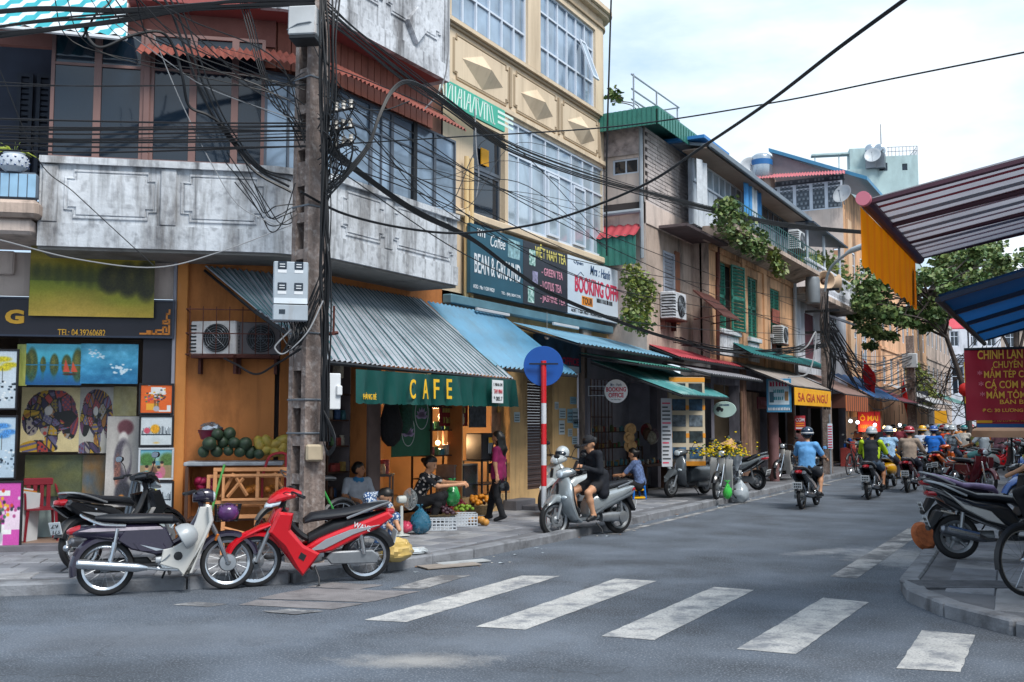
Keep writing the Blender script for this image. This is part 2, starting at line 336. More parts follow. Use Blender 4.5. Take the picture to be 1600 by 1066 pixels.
#road and markings
def road_mat():
 m=mat('asphalt',(.078,.095,.121),.82,var=.42,sc=1.1,bump=.7,bsc=70,stain=(.045,.05,.06),sa=.7,ssc=.7,st=.57,speck=(.26,.29,.33),spa=.7,spsc=58,det=8)
 t=m.node_tree;b=t.nodes['Principled BSDF'];src=b.inputs['Base Color'].links[0].from_socket;N=t.nodes.new;K=t.links.new
 g=N('ShaderNodeNewGeometry')
 n=N('ShaderNodeTexNoise');n.inputs['Scale'].default_value=5;n.inputs['Detail'].default_value=8;n.inputs['Roughness'].default_value=.7;K(g.outputs['Position'],n.inputs['Vector'])
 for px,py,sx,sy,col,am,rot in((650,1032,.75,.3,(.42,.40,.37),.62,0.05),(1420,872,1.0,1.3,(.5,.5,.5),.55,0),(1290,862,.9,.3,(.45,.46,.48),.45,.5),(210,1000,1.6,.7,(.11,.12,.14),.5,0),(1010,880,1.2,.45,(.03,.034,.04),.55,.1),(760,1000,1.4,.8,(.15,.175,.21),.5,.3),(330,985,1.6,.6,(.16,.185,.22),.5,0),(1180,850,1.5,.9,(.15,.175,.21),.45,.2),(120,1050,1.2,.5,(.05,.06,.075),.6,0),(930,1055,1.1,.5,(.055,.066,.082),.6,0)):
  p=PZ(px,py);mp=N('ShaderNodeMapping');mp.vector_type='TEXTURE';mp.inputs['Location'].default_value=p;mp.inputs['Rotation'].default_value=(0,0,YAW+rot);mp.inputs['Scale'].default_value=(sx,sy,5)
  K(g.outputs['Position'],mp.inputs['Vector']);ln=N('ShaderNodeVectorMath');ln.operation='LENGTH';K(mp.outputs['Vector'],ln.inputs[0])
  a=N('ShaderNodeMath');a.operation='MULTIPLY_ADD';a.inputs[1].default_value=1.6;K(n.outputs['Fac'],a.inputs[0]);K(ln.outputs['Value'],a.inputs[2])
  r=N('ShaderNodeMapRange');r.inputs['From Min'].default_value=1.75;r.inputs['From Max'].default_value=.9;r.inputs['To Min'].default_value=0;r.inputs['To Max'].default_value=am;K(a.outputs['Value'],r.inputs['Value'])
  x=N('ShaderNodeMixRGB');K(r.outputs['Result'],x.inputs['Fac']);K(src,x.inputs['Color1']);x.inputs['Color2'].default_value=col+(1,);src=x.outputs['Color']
 v=N('ShaderNodeTexVoronoi');v.feature='DISTANCE_TO_EDGE';v.inputs['Scale'].default_value=.55
 n2=N('ShaderNodeTexNoise');n2.inputs['Scale'].default_value=3;n2.inputs['Detail'].default_value=6;K(g.outputs['Position'],n2.inputs['Vector'])
 ad=N('ShaderNodeMixRGB');ad.blend_type='ADD';ad.inputs['Fac'].default_value=.6;K(g.outputs['Position'],ad.inputs['Color1']);K(n2.outputs['Color'],ad.inputs['Color2']);K(ad.outputs['Color'],v.inputs['Vector'])
 n3=N('ShaderNodeTexNoise');n3.inputs['Scale'].default_value=.35;K(g.outputs['Position'],n3.inputs['Vector'])
 r=N('ShaderNodeMapRange');r.inputs['From Min'].default_value=.012;r.inputs['From Max'].default_value=.002;r.inputs['To Min'].default_value=0;r.inputs['To Max'].default_value=.4;K(v.outputs['Distance'],r.inputs['Value'])
 r3=N('ShaderNodeMapRange');r3.inputs['From Min'].default_value=.56;r3.inputs['From Max'].default_value=.66;K(n3.outputs['Fac'],r3.inputs['Value'])
 mu=N('ShaderNodeMath');mu.operation='MULTIPLY';K(r.outputs['Result'],mu.inputs[0]);K(r3.outputs['Result'],mu.inputs[1])
 x=N('ShaderNodeMixRGB');K(mu.outputs['Value'],x.inputs['Fac']);K(src,x.inputs['Color1']);x.inputs['Color2'].default_value=(.018,.018,.02,1);K(x.outputs['Color'],b.inputs['Base Color'])
 return m
mb=MB();q=900
mb.add([(-q,-q,0),(q,-q,0),(q,q,0),(-q,q,0)],[(0,1,2,3)]);struct(mb.build('road',road_mat()))
line_m=mat('road_paint',(.46,.46,.45),.75,var=.12,sc=3,bump=.4,bsc=110,stain=(.15,.165,.19),sa=.85,ssc=3.2,st=.53,speck=(.17,.18,.2),spa=.85,spsc=48)
line_w=mat('worn_road_paint',(.36,.36,.36),.8,var=.15,sc=3,bump=.4,bsc=110,stain=(.08,.085,.095),sa=.9,ssc=2.6,st=.47,speck=(.1,.105,.12),spa=.8,spsc=60)
def flat(name,px,m,z=.004,k=None,jag=.0):
 P=[PZ(x,y,z)for x,y in px];out=[]
 for i,p in enumerate(P):
  q_=P[(i+1)%len(P)];n=max(1,int((q_-p).length/.12))if jag else 1
  for j in range(n):
   r_=p.lerp(q_,j/n);out.append(r_+Vector((rnd.uniform(-jag,jag),rnd.uniform(-jag,jag),0)))
 mb=MB();mb.add(out,[tuple(range(len(out)))]);return struct(mb.build(name,m,flat=True))
for px in([(570,968.5),(636,972),(875,900),(815,899.5)],[(744,979),(821,984),(1025,908),(962,904)],[(939,994),(1022,1000),(1178,922),(1115,917)],[(1152,1014),(1244,1022),(1357,941),(1286,934)],[(1401,1044),(1500,1050),(1524,992),(1440,985)]):flat('crosswalk_stripe',px,line_m,jag=.006)
flat('crosswalk_stripe',[(610,919),(663,920),(734,899),(690,898.5)],line_w,jag=.01)
flat('crosswalk_stripe',[(409,955),(461,960),(506,955),(450,951.5)],line_w,.008,jag=.01)
flat('crosswalk_stripe',[(270,945),(326,948),(356,944),(307,940)],line_w,jag=.01)
patch_m=mat('pinkish_patch',(.19,.18,.185),.9,var=.2,sc=2.5,bump=.4,bsc=60,stain=(.07,.07,.075),sa=.7,ssc=2,st=.55)
for px in([(478,917),(560,921),(600,914),(520,910)],[(400,935),(575,941),(655,924),(480,919)],[(375,945),(520,952),(570,943),(400,937)]):flat('concrete_patch',px,patch_m,.0045,jag=.012)
def strip(name,x,y0,y1,wd,m,z=.004,wob=.0):
 mb=MB();ys=np.arange(y0,y1+.01,.8)
 for i in range(len(ys)-1):
  mb.add([(x-wd/2,ys[i],z),(x+wd/2,ys[i],z),(x+wd/2,ys[i+1],z),(x-wd/2,ys[i+1],z)],[(0,1,2,3)])
 return struct(mb.build(name,m,flat=True))
strip('edge_line',-6.62,15.2,60,.12,line_w)
strip('edge_line',-2.45,12.3,24,.3,line_w)
#pavements: base, single paving tiles, kerb stones
pave_m=mat('paving_bed',(.13,.135,.15),.9,var=.2,sc=2,bump=.3,stain=(.05,.05,.055),sa=.7,ssc=1.5)
tile_ms=[mat('paving_tile_%s'%n,c,.78,var=.14,sc=3,bump=.35,bsc=60,stain=(.07,.072,.08),sa=.6,ssc=2.0,st=.55)for n,c in(('grey',(.22,.23,.255)),('dark',(.17,.18,.205)),('light',(.27,.275,.29)))]
kerb_m=mat('kerb_stone',(.19,.2,.22),.8,var=.2,sc=4,bump=.4,bsc=40,stain=(.06,.06,.065),sa=.7,ssc=2.5)
KL=[Vector((-17,.3,0)),Vector((-9.9,6.8,0)),Vector((-8.48,8.1,0)),Vector((-7.8,8.95,0)),Vector((-7.42,10.2,0)),Vector((-7.12,11.7,0)),Vector((-7.0,14,0)),Vector((-7.0,100,0))]
KR=[Vector((6,7.9,0)),Vector((1.6,8.75,0)),Vector((.3,9.25,0)),Vector((-.5,9.75,0)),Vector((-1.1,10.35,0)),Vector((-1.48,11.0,0)),Vector((-1.66,11.8,0)),Vector((-1.75,14,0)),Vector((-2.5,30,0)),Vector((-3.4,60,0)),Vector((-3.4,100,0))]
def inside(p,poly):
 c=False;j=len(poly)-1
 for i in range(len(poly)):
  a,b=poly[i],poly[j]
  if(a.y>p.y)!=(b.y>p.y)and p.x<(b.x-a.x)*(p.y-a.y)/(b.y-a.y)+a.x:c=not c
  j=i
 return c
def pavement(K,back,ang,areas):
 poly=K+back
 mb=MB();n=len(poly)
 mb.add([(p.x,p.y,.098)for p in poly]+[(p.x,p.y,-.05)for p in poly],[tuple(range(n))]+[(i,(i+1)%n,n+(i+1)%n,n+i)for i in range(n)])
 base=struct(mb.build('pavement',pave_m,flat=True));cnt=0
 for(a,tu,tv,test,cap)in areas:
  tm=[MB()for _ in range(3)];mes=[]
  for k in range(3):tm[k].box(-tu/2+.006,tu/2-.006,-tv/2+.006,tv/2-.006,-.03,.012,.008);mes.append((lambda q:(q.materials.append(tile_ms[k]),q)[1])(_me('tile',tm[k])))
  M=Matrix.Rotation(a,4,'Z');got=[]
  for i in range(-90,260):
   for j in range(-90,90):
    p=M@Vector(((i+(.5 if j%2 else 0))*tu,j*tv,0))
    if p.y>40 or p.y<0 or p.x<-16 or p.x>6:continue
    crn=[p+M@Vector((sx*tu*.5,sy*tv*.5,0))for sx in(-1,1)for sy in(-1,1)]
    if not all(inside(q_,poly)for q_ in crn)or not test(p):continue
    if min(((_segd(p,K[t],K[t+1]))for t in range(len(K)-1)))<max(tu,tv)*.5+.09:continue
    d=(p-CAM);dep=d.dot(_f);lat=d.dot(_r)/max(dep,.1)
    if dep<3 or abs(lat)>.53:continue
    got.append((dep,p))
  got.sort(key=lambda t:t[0])
  for dep,p in got[:cap]:
   o=link('tile',rnd.choice(mes),base,(p.x,p.y,.102+rnd.uniform(-.004,.004)),(rnd.uniform(-.008,.008),rnd.uniform(-.008,.008),a))
   cnt+=1
 return base
def _me(name,mb):
 me=bpy.data.meshes.new(name);me.from_pydata(mb.v,[],mb.f);me.update();return me
def _segd(p,a,b):
 d=b-a;t=max(0,min(1,(p-a).dot(d)/d.length_squared));q_=a+d*t;return math.hypot(p.x-q_.x,p.y-q_.y)
A40=R(40)
cut=lambda p:(p.x+8.0)*math.cos(R(65))+(p.y-9.2)*math.sin(R(65))<0
pavL=pavement(KL,[Vector((-13,100,0)),Vector((-30,100,0)),Vector((-30,.3,0))],0,[(A40,.42,.42,lambda p:cut(p),130),(PI/2,.4,.4,lambda p:not cut(p)and p.x>-9.75,165)])
pavR=pavement(KR,[Vector((12,100,0)),Vector((12,7.9,0))],0,[(PI/2+.05,.62,.46,lambda p:True,190)])
def kerbs(K,parent,wd=.2,h=.13,far=45):
 for i in range(len(K)-1):
  a,b=K[i],K[i+1];d=(b-a);Ln=d.length;n=max(1,round(Ln/.95));an=math.atan2(d.y,d.x);ln=Ln/n
  key=MB();key.box(-ln/2+.004,ln/2-.004,-wd/2,wd/2,-.05,h,.02);me=_me('kerb_stone',key);me.materials.append(kerb_m);m2=None
  for j in range(n):
   p=a.lerp(b,(j+.5)/n)
   if p.y>far or p.x<-14 or p.x>3:continue
   link('kerb_stone',me,parent,(p.x,p.y,rnd.uniform(-.008,.004)),(0,0,an+rnd.uniform(-.01,.01)))
  if b.y>far:
   mb=MB();p=a.lerp(b,max(0,(far-a.y)/(b.y-a.y)));q_=b-p
   mb.box(0,q_.length,-wd/2,wd/2,-.05,h,0);stuff(mb.build('kerb',kerb_m,parent,(p.x,p.y,0),(0,0,an)))
kerbs(KL,pavL);kerbs(KR,pavR)
mb=MB();p=PZ(1500,913,.12);mb.box(-.55,.55,-.2,.2,-.02,.008,.006)
for i in range(9):mb.box(-.48,.48,-.17+i*.04,-.155+i*.04,.008,.014)
struct(mb.build('drain_cover',mat('drain_concrete',(.13,.135,.15),.85,var=.2,sc=6,bump=.5),None,(p.x,p.y,.122),(0,0,R(28))))
#corner building (old, grey balconies, ochre ground floor)
C0=Vector((-9.7,10.9,0));LA=Fr(C0.x,C0.y,A40);SA=Fr(C0.x,C0.y,PI/2)
B1=thing('corner_building','old corner building with stained grey balconies, brown eaves and ochre ground floor','building',C0)
rL=dict(parent=B1,rot=(0,0,A40));rS=dict(parent=B1,rot=(0,0,PI/2))
def rel(p):return Vector(p)-C0
uL=lambda px,v=0:LA.px(px,600,v)[0]
uS=lambda px,v=0:SA.px(px,600,v)[0]
u_sh=uL(272)
mb=MB();ud0,ud1=uL(429),-.02
wall(mb,u_sh,0,.1,4.1,[(ud0,ud1,.12,2.9)],.12);mb.build('wall',ochre,**rL)
mb=MB();mb.box(ud0,ud1,.09,.11,.12,2.9)
for i in range(10):mb.box(ud0+(ud1-ud0)*i/10+.004,ud0+(ud1-ud0)*(i+.7)/10,.07,.09,.12,2.9)
mb.build('shutter_door',mat('grey_shutter','4a4144',.7,var=.15,sc=6),**rL)
mb=MB();a,b=uL(274),uL(291);mb.box(a,b,-.06,.02,.1,4.0,.01);mb.build('pier',orange_lit_pl,**rL)
mb=MB();a,b=uL(268),uL(274);mb.box(a,b-.004,-.07,.02,.1,4.0,.01);mb.build('pier',mat('pale_edge','9a9aa4',.8,var=.1),**rL)
x0=uL(-60)
mb=MB();D=2.6
mb.add([(x0,D,.2),(u_sh,D,.2),(u_sh,D,3.2),(x0,D,3.2)],[(0,1,2,3)]);mb.add([(u_sh-.02,0,.2),(u_sh-.02,D,.2),(u_sh-.02,D,3.2),(u_sh-.02,0,3.2)],[(0,1,2,3)]);mb.add([(x0,0,.2),(x0,D,.2),(x0,D,3.2),(x0,0,3.2)],[(0,1,2,3)]);mb.add([(x0,0,3.2),(u_sh,0,3.2),(u_sh,D,3.2),(x0,D,3.2)],[(0,1,2,3)])
mb.build('shop_interior',mat('gallery_wall','9a9088',.85,var=.1),**rL)
mb=MB();mb.box(x0,u_sh-.02,-.02,D,.05,.2);mb.build('shop_floor',mat('terracotta_floor','8d7466',.5,var=.12,sc=3),**rL)
mb=MB();mb.box(x0,u_sh-.03,-.28,-.02,.08,.2,.01);mb.build('step',mat('dark_step','66646a',.8,var=.2,sc=4,bump=.3),**rL)
zt=LA.px(120,527)[1];zb=LA.px(120,465)[1]
mb=MB();wall(mb,x0,u_sh,zb,4.05);mb.build('wall',lilac_pl,**rL)
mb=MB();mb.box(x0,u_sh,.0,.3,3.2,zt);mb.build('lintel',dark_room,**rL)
mb=MB();mb.box(uL(-10),uL(18),-.1,0,LA.px(8,430)[1],4.05,.02);mb.build('pilaster',lilac_pl,**rL)
mb=MB();mb.box(uL(222),uL(268),.0,.08,.2,zt);mb.build('door_panel',mat('black_panel','22222c',.5,var=.15),**rL)
uLb=uL(50,.9)
corner=[LA.w(uLb,.9,0),LA.w(uL(425,.9),.9,0),SA.w(uS(515,.9),.9,0),SA.w(uS(713,.9),.9,0)]
def band(name,path,z0,z1,th,m,parent=B1,closed_ends=True):
 mb=MB();n=len(path);P=[rel((p.x,p.y,0))for p in path];off=[]
 for i in range(n):
  a=P[max(0,i-1)];b=P[min(n-1,i+1)]
  d1=(P[i]-a).normalized()if i else(b-P[i]).normalized();d2=(b-P[i]).normalized()if i<n-1 else d1
  n1=Vector((-d1.y,d1.x,0));n2=Vector((-d2.y,d2.x,0));nn=(n1+n2).normalized();off.append(P[i]+nn*(th/max(.3,nn.dot(n1))))
 ring=lambda z:[Vector((p.x,p.y,z))for p in P]+[Vector((p.x,p.y,z))for p in reversed(off)]
 m_=2*n;vs=ring(z0)+ring(z1)
 mb.add(vs,[tuple(range(m_)),tuple(range(m_,2*m_))]+[(i,(i+1)%m_,m_+(i+1)%m_,m_+i)for i in range(m_)]);return mb.build(name,m,parent,sharp=20)
def offp(path,d):
 out=[]
 for i,p in enumerate(path):
  a=path[max(0,i-1)];b=path[min(len(path)-1,i+1)];t=(b-a).normalized();out.append(p+Vector((t.y,-t.x,0))*d)
 return out
band('balcony_parapet',corner,4.02,5.06,.16,conc)
band('balcony_rail',offp(corner,.06),5.06,5.15,.28,conc)
band('balcony_base',offp(corner,.025),4.0,4.3,.12,conc)
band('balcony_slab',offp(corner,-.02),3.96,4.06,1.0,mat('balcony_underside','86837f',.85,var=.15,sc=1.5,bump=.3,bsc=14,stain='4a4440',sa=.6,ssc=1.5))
def moulding(parent,kw,u0,u1,w0,w1,v,r=.022,notch=.1,m=conc,name='panel_moulding'):
 k=notch;pts=[(u0+k,w0),(u1-k,w0),(u1-k,w0+k),(u1,w0+k),(u1,w1-k),(u1-k,w1-k),(u1-k,w1),(u0+k,w1),(u0+k,w1-k),(u0,w1-k),(u0,w0+k),(u0+k,w0+k)]
 mb=MB();mb.tube([(a,-v,b)for a,b in pts],r,6,closed=True);mb.build(name,m,**kw)
 m=cream if m is cream_d else m;mb=MB();mb.prism([(a+(.03 if a<(u0+u1)/2 else-.03),b+(.03 if b<(w0+w1)/2 else-.03))for a,b in pts],-v-.02,-v+.05,.008);return mb.build('raised_panel',m,**kw)
for a,b in((92,236),(277,408)):moulding(B1,rL,uL(a,.9),uL(b,.9),4.38,4.98,.9)
for a,b in((530,597),(612,706)):moulding(B1,rS,uS(a,.9),uS(b,.9),4.38,4.98,.9)
for kw,a,b,f in((rL,55,80,uL),(rL,243,268,uL),(rS,598.5,610,uS)):
 mb=MB();mb.box(f(a,.9),f(b,.9),-.93,-.88,4.31,5.05,.01);mb.build('pilaster',conc,**kw)
v=.78;zwl=LA.px(200,42,v)[1]
us=[uL(p,v)for p in(62,137,211,222,290,357,405)]
for i,(a,b)in enumerate(((0,1),(1,2),(3,4),(4,5),(5,6))):
 window(B1,us[a],us[b],5.16,zwl-.05,-v,frame_brown,glass_dark,(),(.72,),.045,.06).rotation_euler=(0,0,A40)
mb=MB();mb.box(us[2],us[3],-v-.03,-v+.08,5.16,zwl-.02,.01);mb.build('post',frame_brown,**rL)
c1,c2=LA.w(uL(405,v),v,0),SA.w(uS(520,v),v,0);an=math.atan2(c2.y-c1.y,c2.x-c1.x);ln=(c2-c1).length
wf=window(B1,0,ln,5.16,6.5,0,frame_grey,glass_blue,(.33,.66),(.75,),.04,.06);wf.location=rel(c1);wf.rotation_euler=(0,0,an)
e_=[uS(p,v)for p in(522,576,610,645,678,711)]
for i in range(5):window(B1,e_[i],e_[i+1],5.16,6.45,-v,frame_grey,glass_blue,(.5,)if i==1 else(),(.68,),.035,.06).rotation_euler=(0,0,PI/2)
mb=MB();mb.box(e_[3]-.05,e_[3]+.05,-v-.02,-v+.05,5.16,6.45);mb.build('post',dark_metal,**rS)
band('window_backdrop',[LA.w(uL(62,v),v-.7,0),LA.w(uL(420,v),v-.7,0),SA.w(uS(530,v),v-.7,0),SA.w(uS(712,v),v-.7,0)],5.05,6.9,.05,mat('curtain_dark','2e3a46',.9,var=.4,sc=1.8,streak=.2))
for i in range(7):
 mb=MB();a=us[0]+(us[-1]-us[0])*(i+.1)/7;b=a+(us[-1]-us[0])/7*.55;pts=[(a+(b-a)*k/12,-v+.25+.03*(k%2))for k in range(13)]
 for k in range(12):mb.add([(pts[k][0],pts[k][1],5.2),(pts[k+1][0],pts[k+1][1],5.2),(pts[k+1][0],pts[k+1][1],6.3),(pts[k][0],pts[k][1],6.3)],[(0,1,2,3)])
 if i%2==0:mb.build('curtain',mat('blue_curtain','54687a',.9,var=.15),**rL)
def corrug(name,A,Bq,m,n,amp,parent,root_o=None,th=.0):
 """corrugated sheet between two polylines of equal parameter length; ridges run from A to B"""
 mb=MB();A=[Vector(p)for p in A];Bq=[Vector(p)for p in Bq]
 def at(P,t):
  L_=[0]
  for i in range(len(P)-1):L_.append(L_[-1]+(P[i+1]-P[i]).length)
  d=t*L_[-1]
  for i in range(len(P)-1):
   if d<=L_[i+1]+1e-9:return P[i].lerp(P[i+1],(d-L_[i])/max(1e-9,L_[i+1]-L_[i]))
  return P[-1]
 vs=[];K_=n*4
 for i in range(K_+1):
  t=i/K_;a=at(A,t);b=at(Bq,t);nrm=(b-a).cross(at(A,min(1,t+.01))-at(A,max(0,t-.01)));nrm=nrm.normalized()if nrm.length>0 else Vector((0,0,1))
  if nrm.z<0:nrm=-nrm
  h_=amp*math.sin(i*PI/2);vs+=[a+nrm*h_,a.lerp(b,.5)+nrm*h_,b+nrm*h_]
 mb.add(vs,[(3*i+j,3*i+3+j,3*i+4+j,3*i+1+j)for i in range(K_)for j in(0,1)]);return mb.build(name,m,parent,sharp=80)
zz=lambda p,z:rel((p.x,p.y,z))
eL=[LA.w(uL(205,.75),.72,0),LA.w(uL(425,.8),.75,0),SA.w(uS(515,.8),.75,0),SA.w(uS(722,1.1),.75,0)]
eO=offp(eL,.42)
corrug('eave_sheet',[zz(p,6.78)for p in eL],[zz(p,6.5)for p in eO],corr_brown,62,.022,B1)
band('boarded_wall',offp(eL,-.28),6.6,7.3,.05,red_board)
bp_=offp(eL,-.25)
for i in range(3):
 a,b=bp_[i],bp_[i+1];n=max(2,int((b-a).length/.16))
 for j in range(n):
  p=a.lerp(b,(j+.5)/n);d=b-a;mb=MB();mb.box(-(b-a).length/n/2+.008,(b-a).length/n/2-.008,-.012,.01,6.62,7.27);mb.build('board',red_board,B1,rel((p.x,p.y,rnd.uniform(0,.01))),(0,0,math.atan2(d.y,d.x)),flat=True)
mb=MB();a,b=uL(-60,.7),uL(205,.7);mb.box(a,b,-.6,-.5,6.68,9.5);mb.build('wall',salmon,**rL)
mb=MB();a,b=uL(205,.7),uL(420,.7);mb.box(a,b,-.55,-.45,6.9,9.5);mb.build('wall',salmon,**rL)
band('upper_slab',[LA.w(uL(180,.95),.95,0),LA.w(uL(425,.95),.95,0),SA.w(uS(505,.95),.95,0),SA.w(uS(691,.95),.95,0)],7.27,7.36,1.3,red_soffit)
up=[LA.w(uL(395,1.0),1.0,0),LA.w(uL(430,1.0),1.0,0),SA.w(uS(500,.97),.97,0),SA.w(uS(691,.97),.97,0)]
band('upper_parapet',up,7.3,9.2,.14,conc2);band('upper_base',offp(up,.03),7.26,7.52,.1,conc2)
for a,b in((556,590),(598,684)):moulding(B1,rS,uS(a,.97),uS(b,.97),7.85,9.0,.97,.025,.1,conc2)
mb=MB();c_=(uS(643,.97),SA.px(643,38,.97)[1]);k=.27;mb.prism([(c_[0]-k,c_[1]),(c_[0],c_[1]-k*1.1),(c_[0]+k,c_[1]),(c_[0],c_[1]+k*1.1)],-1.05,-.95,.02);mb.build('diamond_relief',conc2,**rS)
mb=MB();mb.box(uS(691,.95),uS(691,.95)+.14,-.97,.6,7.27,9.2);mb.build('parapet_end',conc2,**rS)
mb=MB();mb.box(uS(440,0),4.06,.01,.12,4.1,9.3);mb.build('back_wall',mat('brown_back_wall','6d4c40',.9,var=.2),**rS)  # mottled brown wall behind the balcony enclosure
sz=3.7
mb=MB();wall(mb,-.02,4.78,.1,4.1,[(.25,1.95,.12,3.3),(2.3,4.77,.3,3.3)],.3);mb.build('wall',ochre,**rS)
mb=MB();mb.box(1.97,2.28,-.05,.2,.1,3.4,.01);mb.build('pier',mat('dark_pier','6a5a56',.8,var=.2,sc=5),**rS)
def room(u0,u1,z0,z1,d,kw,wm,fm=None,y0=.31):
 mb=MB();mb.add([(u0,d,z0),(u1,d,z0),(u1,d,z1),(u0,d,z1)],[(0,1,2,3)]);mb.add([(u0,y0,z0),(u0,d,z0),(u0,d,z1),(u0,y0,z1)],[(0,1,2,3)]);mb.add([(u1,y0,z0),(u1,d,z0),(u1,d,z1),(u1,y0,z1)],[(0,1,2,3)])
 mb.add([(u0,y0,z1),(u1,y0,z1),(u1,d,z1),(u0,d,z1)],[(0,1,2,3)]);mb.build('shop_interior',wm,**kw)
 mb=MB();mb.box(u0,u1,y0-.3,d,z0-.2,z0);mb.build('shop_floor',fm or mat('shop_floor_grey','6a6662',.6,var=.15),**kw)
room(.25,1.95,.12,3.3,2.2,rS,mat('dim_shop_wall','6f6668',.9,var=.25))
#neighbour on the far left: tiled balcony with a flowerpot
p0=LA.w(uL(-160,1.0),0,0)
B0=thing('house','house at the left edge with dark louvred shutters and a blue tiled balcony','building',(p0.x,p0.y,0),A40)
LB=Fr(p0.x,p0.y,A40);ub=lambda px,v=0:LB.px(px,300,v)[0]
mb=MB();mb.box(ub(-160,.5),ub(60,.3),.35,.5,5,9);mb.build('wall',mat('navy_wall','2a3140',.85,var=.2),B0)
for i in range(2):
 mb=MB();a=ub(0+i*32,.3);b=ub(26+i*32,.3);frect(mb,a,b,4.6,6.6,-.02+.3,.03+.3,.05)
 for k in range(24):mb.box(a+.05,b-.05,.3,.318,4.68+k*.078,4.68+k*.078+.05,T=None)
 mb.build('louvre_shutter',mat('dark_blue_shutter','1f2836',.7,var=.2),B0)
a,b=ub(-160,1.1),ub(58,1.1);z0_,z1_=LB.px(30,312,1.1)[1],LB.px(30,268,1.1)[1]
mb=MB();mb.box(a,b,-1.1,-.96,z0_,z1_,.04);par=mb.build('balcony_parapet',mat('tile_grout','55606d',.8),B0)
n=int((b-a)/.105)
tl=MB();tl.box(-.047,.047,-.01,0,0,z1_-z0_-.06,.004);me=_me('tile',tl);me.materials.append(mat('pale_blue_tile','8fb4cf',.35,var=.1,sc=5))
for i in range(n-1,max(0,n-30),-1):link('tile',me,par,(a+.05+i*.105,-1.1,z0_+.03))
mb=MB();mb.box(a,b+.03,-1.15,.3,z0_-.22,z0_-.0,.05);mb.build('balcony_slab',grey_pl,B0)
mb=MB();mb.box(a,b-.05,-1.05,.3,z0_-.42,z0_-.22,.04);mb.build('balcony_slab',lilac_pl,B0)
pz=z1_;pp=LB.w(ub(20,1.03),1.03,pz)
fp=thing('flowerpot','white round flowerpot with blue dots on the blue tiled balcony','flowerpot',pp)
mb=MB();mb.lathe([(0,0),(.09,0),(.16,.06),(.175,.13),(.15,.2),(.12,.22),(.13,.24),(.11,.24),(.1,.2)],20);mb.build('pot',mat('white_ceramic','b9c2cc',.3,var=.05),fp)
for r_ in range(3):
 for k in range(12):
  an=2*PI*(k+.5*(r_%2))/12;zz_=.07+.05*r_;rr=[.165,.175,.163][r_];mb=MB();mb.ball((rr*math.cos(an),rr*math.sin(an),zz_),(.014,.014,.014),6,4);mb.build('dot',mat('pot_blue','2f4f7d',.3,var=0),fp)
lf=mat('grass_leaf_yellow','8d9a3a',.6,var=.3,sc=8)
for k in range(14):
 an=rnd.uniform(0,2*PI);l_=rnd.uniform(.15,.34);mb=MB();mb.tube([(0,0,.2),(l_*.4*math.cos(an),l_*.4*math.sin(an),.3),(l_*math.cos(an),l_*math.sin(an),.22+rnd.uniform(-.02,.14))],[.014,.012,.002],4,flat=.3);mb.build('leaf',lf,fp)
#cream building with white windows
O2=Vector((-9.7,15.0,0));SB=Fr(O2.x,O2.y,PI/2);uB=lambda px,v=0:SB.px(px,600,v)[0]
B2=thing('cream_building','cream building with white window grids, diamond relief panels and a rounded corner','building',O2,PI/2)
ue=uB(944);r0=uB(736)
mb=MB()
wz0,wz1=5.66,7.79
hs=[(r0+.05,uB(789),5.3,7.4),(uB(794),uB(946),wz0,wz1),(uB(703),uB(826),9.12,11.05),(uB(846),uB(934),9.12,11.05)]
wall(mb,0,ue,3.9,11.7,hs,.2);mb.build('wall',cream,B2)
mb=MB();prof=[(ue+.45*math.sin(t),.45-.45*math.cos(t))for t in[k*PI/16 for k in range(9)]]
vs=[(a,b,z)for a,b in prof for z in(7.85,11.7)];mb.add(vs,[(2*i,2*i+2,2*i+3,2*i+1)for i in range(8)]);mb.build('rounded_corner',cream,B2)
mb=MB();mb.box(ue+.0,ue+.12,.1,.3,3.9,7.85);mb.build('corner_post',cream,B2)
def cornice(z,prot,h):
 mb=MB();pts=[(0,-prot)]+[(ue+(.45+prot)*math.sin(t),.45-(.45+prot)*math.cos(t))for t in[k*PI/16 for k in range(9)]]+[(ue+.45,.5),(0,.5)]
 n=len(pts);mb.add([(a,b,z)for a,b in pts]+[(a,b,z+h)for a,b in pts],[tuple(range(n)),tuple(range(n,2*n))]+[(i,(i+1)%n,n+(i+1)%n,n+i)for i in range(n)]);mb.build('cornice',cream_d if h<.07 else cream,B2,sharp=25)
for z,p_,h in((7.86,.06,.09),(8.93,.05,.05),(8.99,.11,.07),(9.065,.06,.04),(11.2,.05,.06),(11.45,.14,.08),(11.54,.22,.1)):cornice(z,p_,h)
for i,(a,b,c,d)in enumerate(((706,793,0,0),(803,871,0,0),(879,936,0,0))):
 a,b=uB(a),uB(b);moulding(B2,dict(parent=B2),a,b,8.02,8.84,.0,.03,.09,cream_d,'panel_moulding')
 cx,cz=(a+b)/2+.02,8.42;hw=(b-a)*.38;mb=MB()
 mb.add([(cx-hw,-.02,cz+.03),(cx-.03,-.02,cz-.36),(cx+hw,-.02,cz-.08),(cx-.02,-.02,cz+.3),(cx-.02,-.22,cz)],[(0,1,4),(1,2,4),(2,3,4),(3,0,4)]);mb.build('diamond_relief',cream,B2,flat=True)
 mb=MB();mb.box(b+.05,b+.13,-.04,.02,8.02,8.84,.01);mb.build('pilaster',cream_d,B2)
window(B2,uB(794),uB(946),wz0,wz1,.02,frame_white,glass_pale,[(uB(p)-uB(794))/(uB(946)-uB(794))for p in(812,833,855,876,896,914,930)],(.69,),.05,.09)
for p in(855,896):
 fr=window(B2,uB(p)+.02,uB(p+19),wz0+.06,wz0+1.4,-.03,frame_white,glass_pale,(),(),.05,.05,'casement')
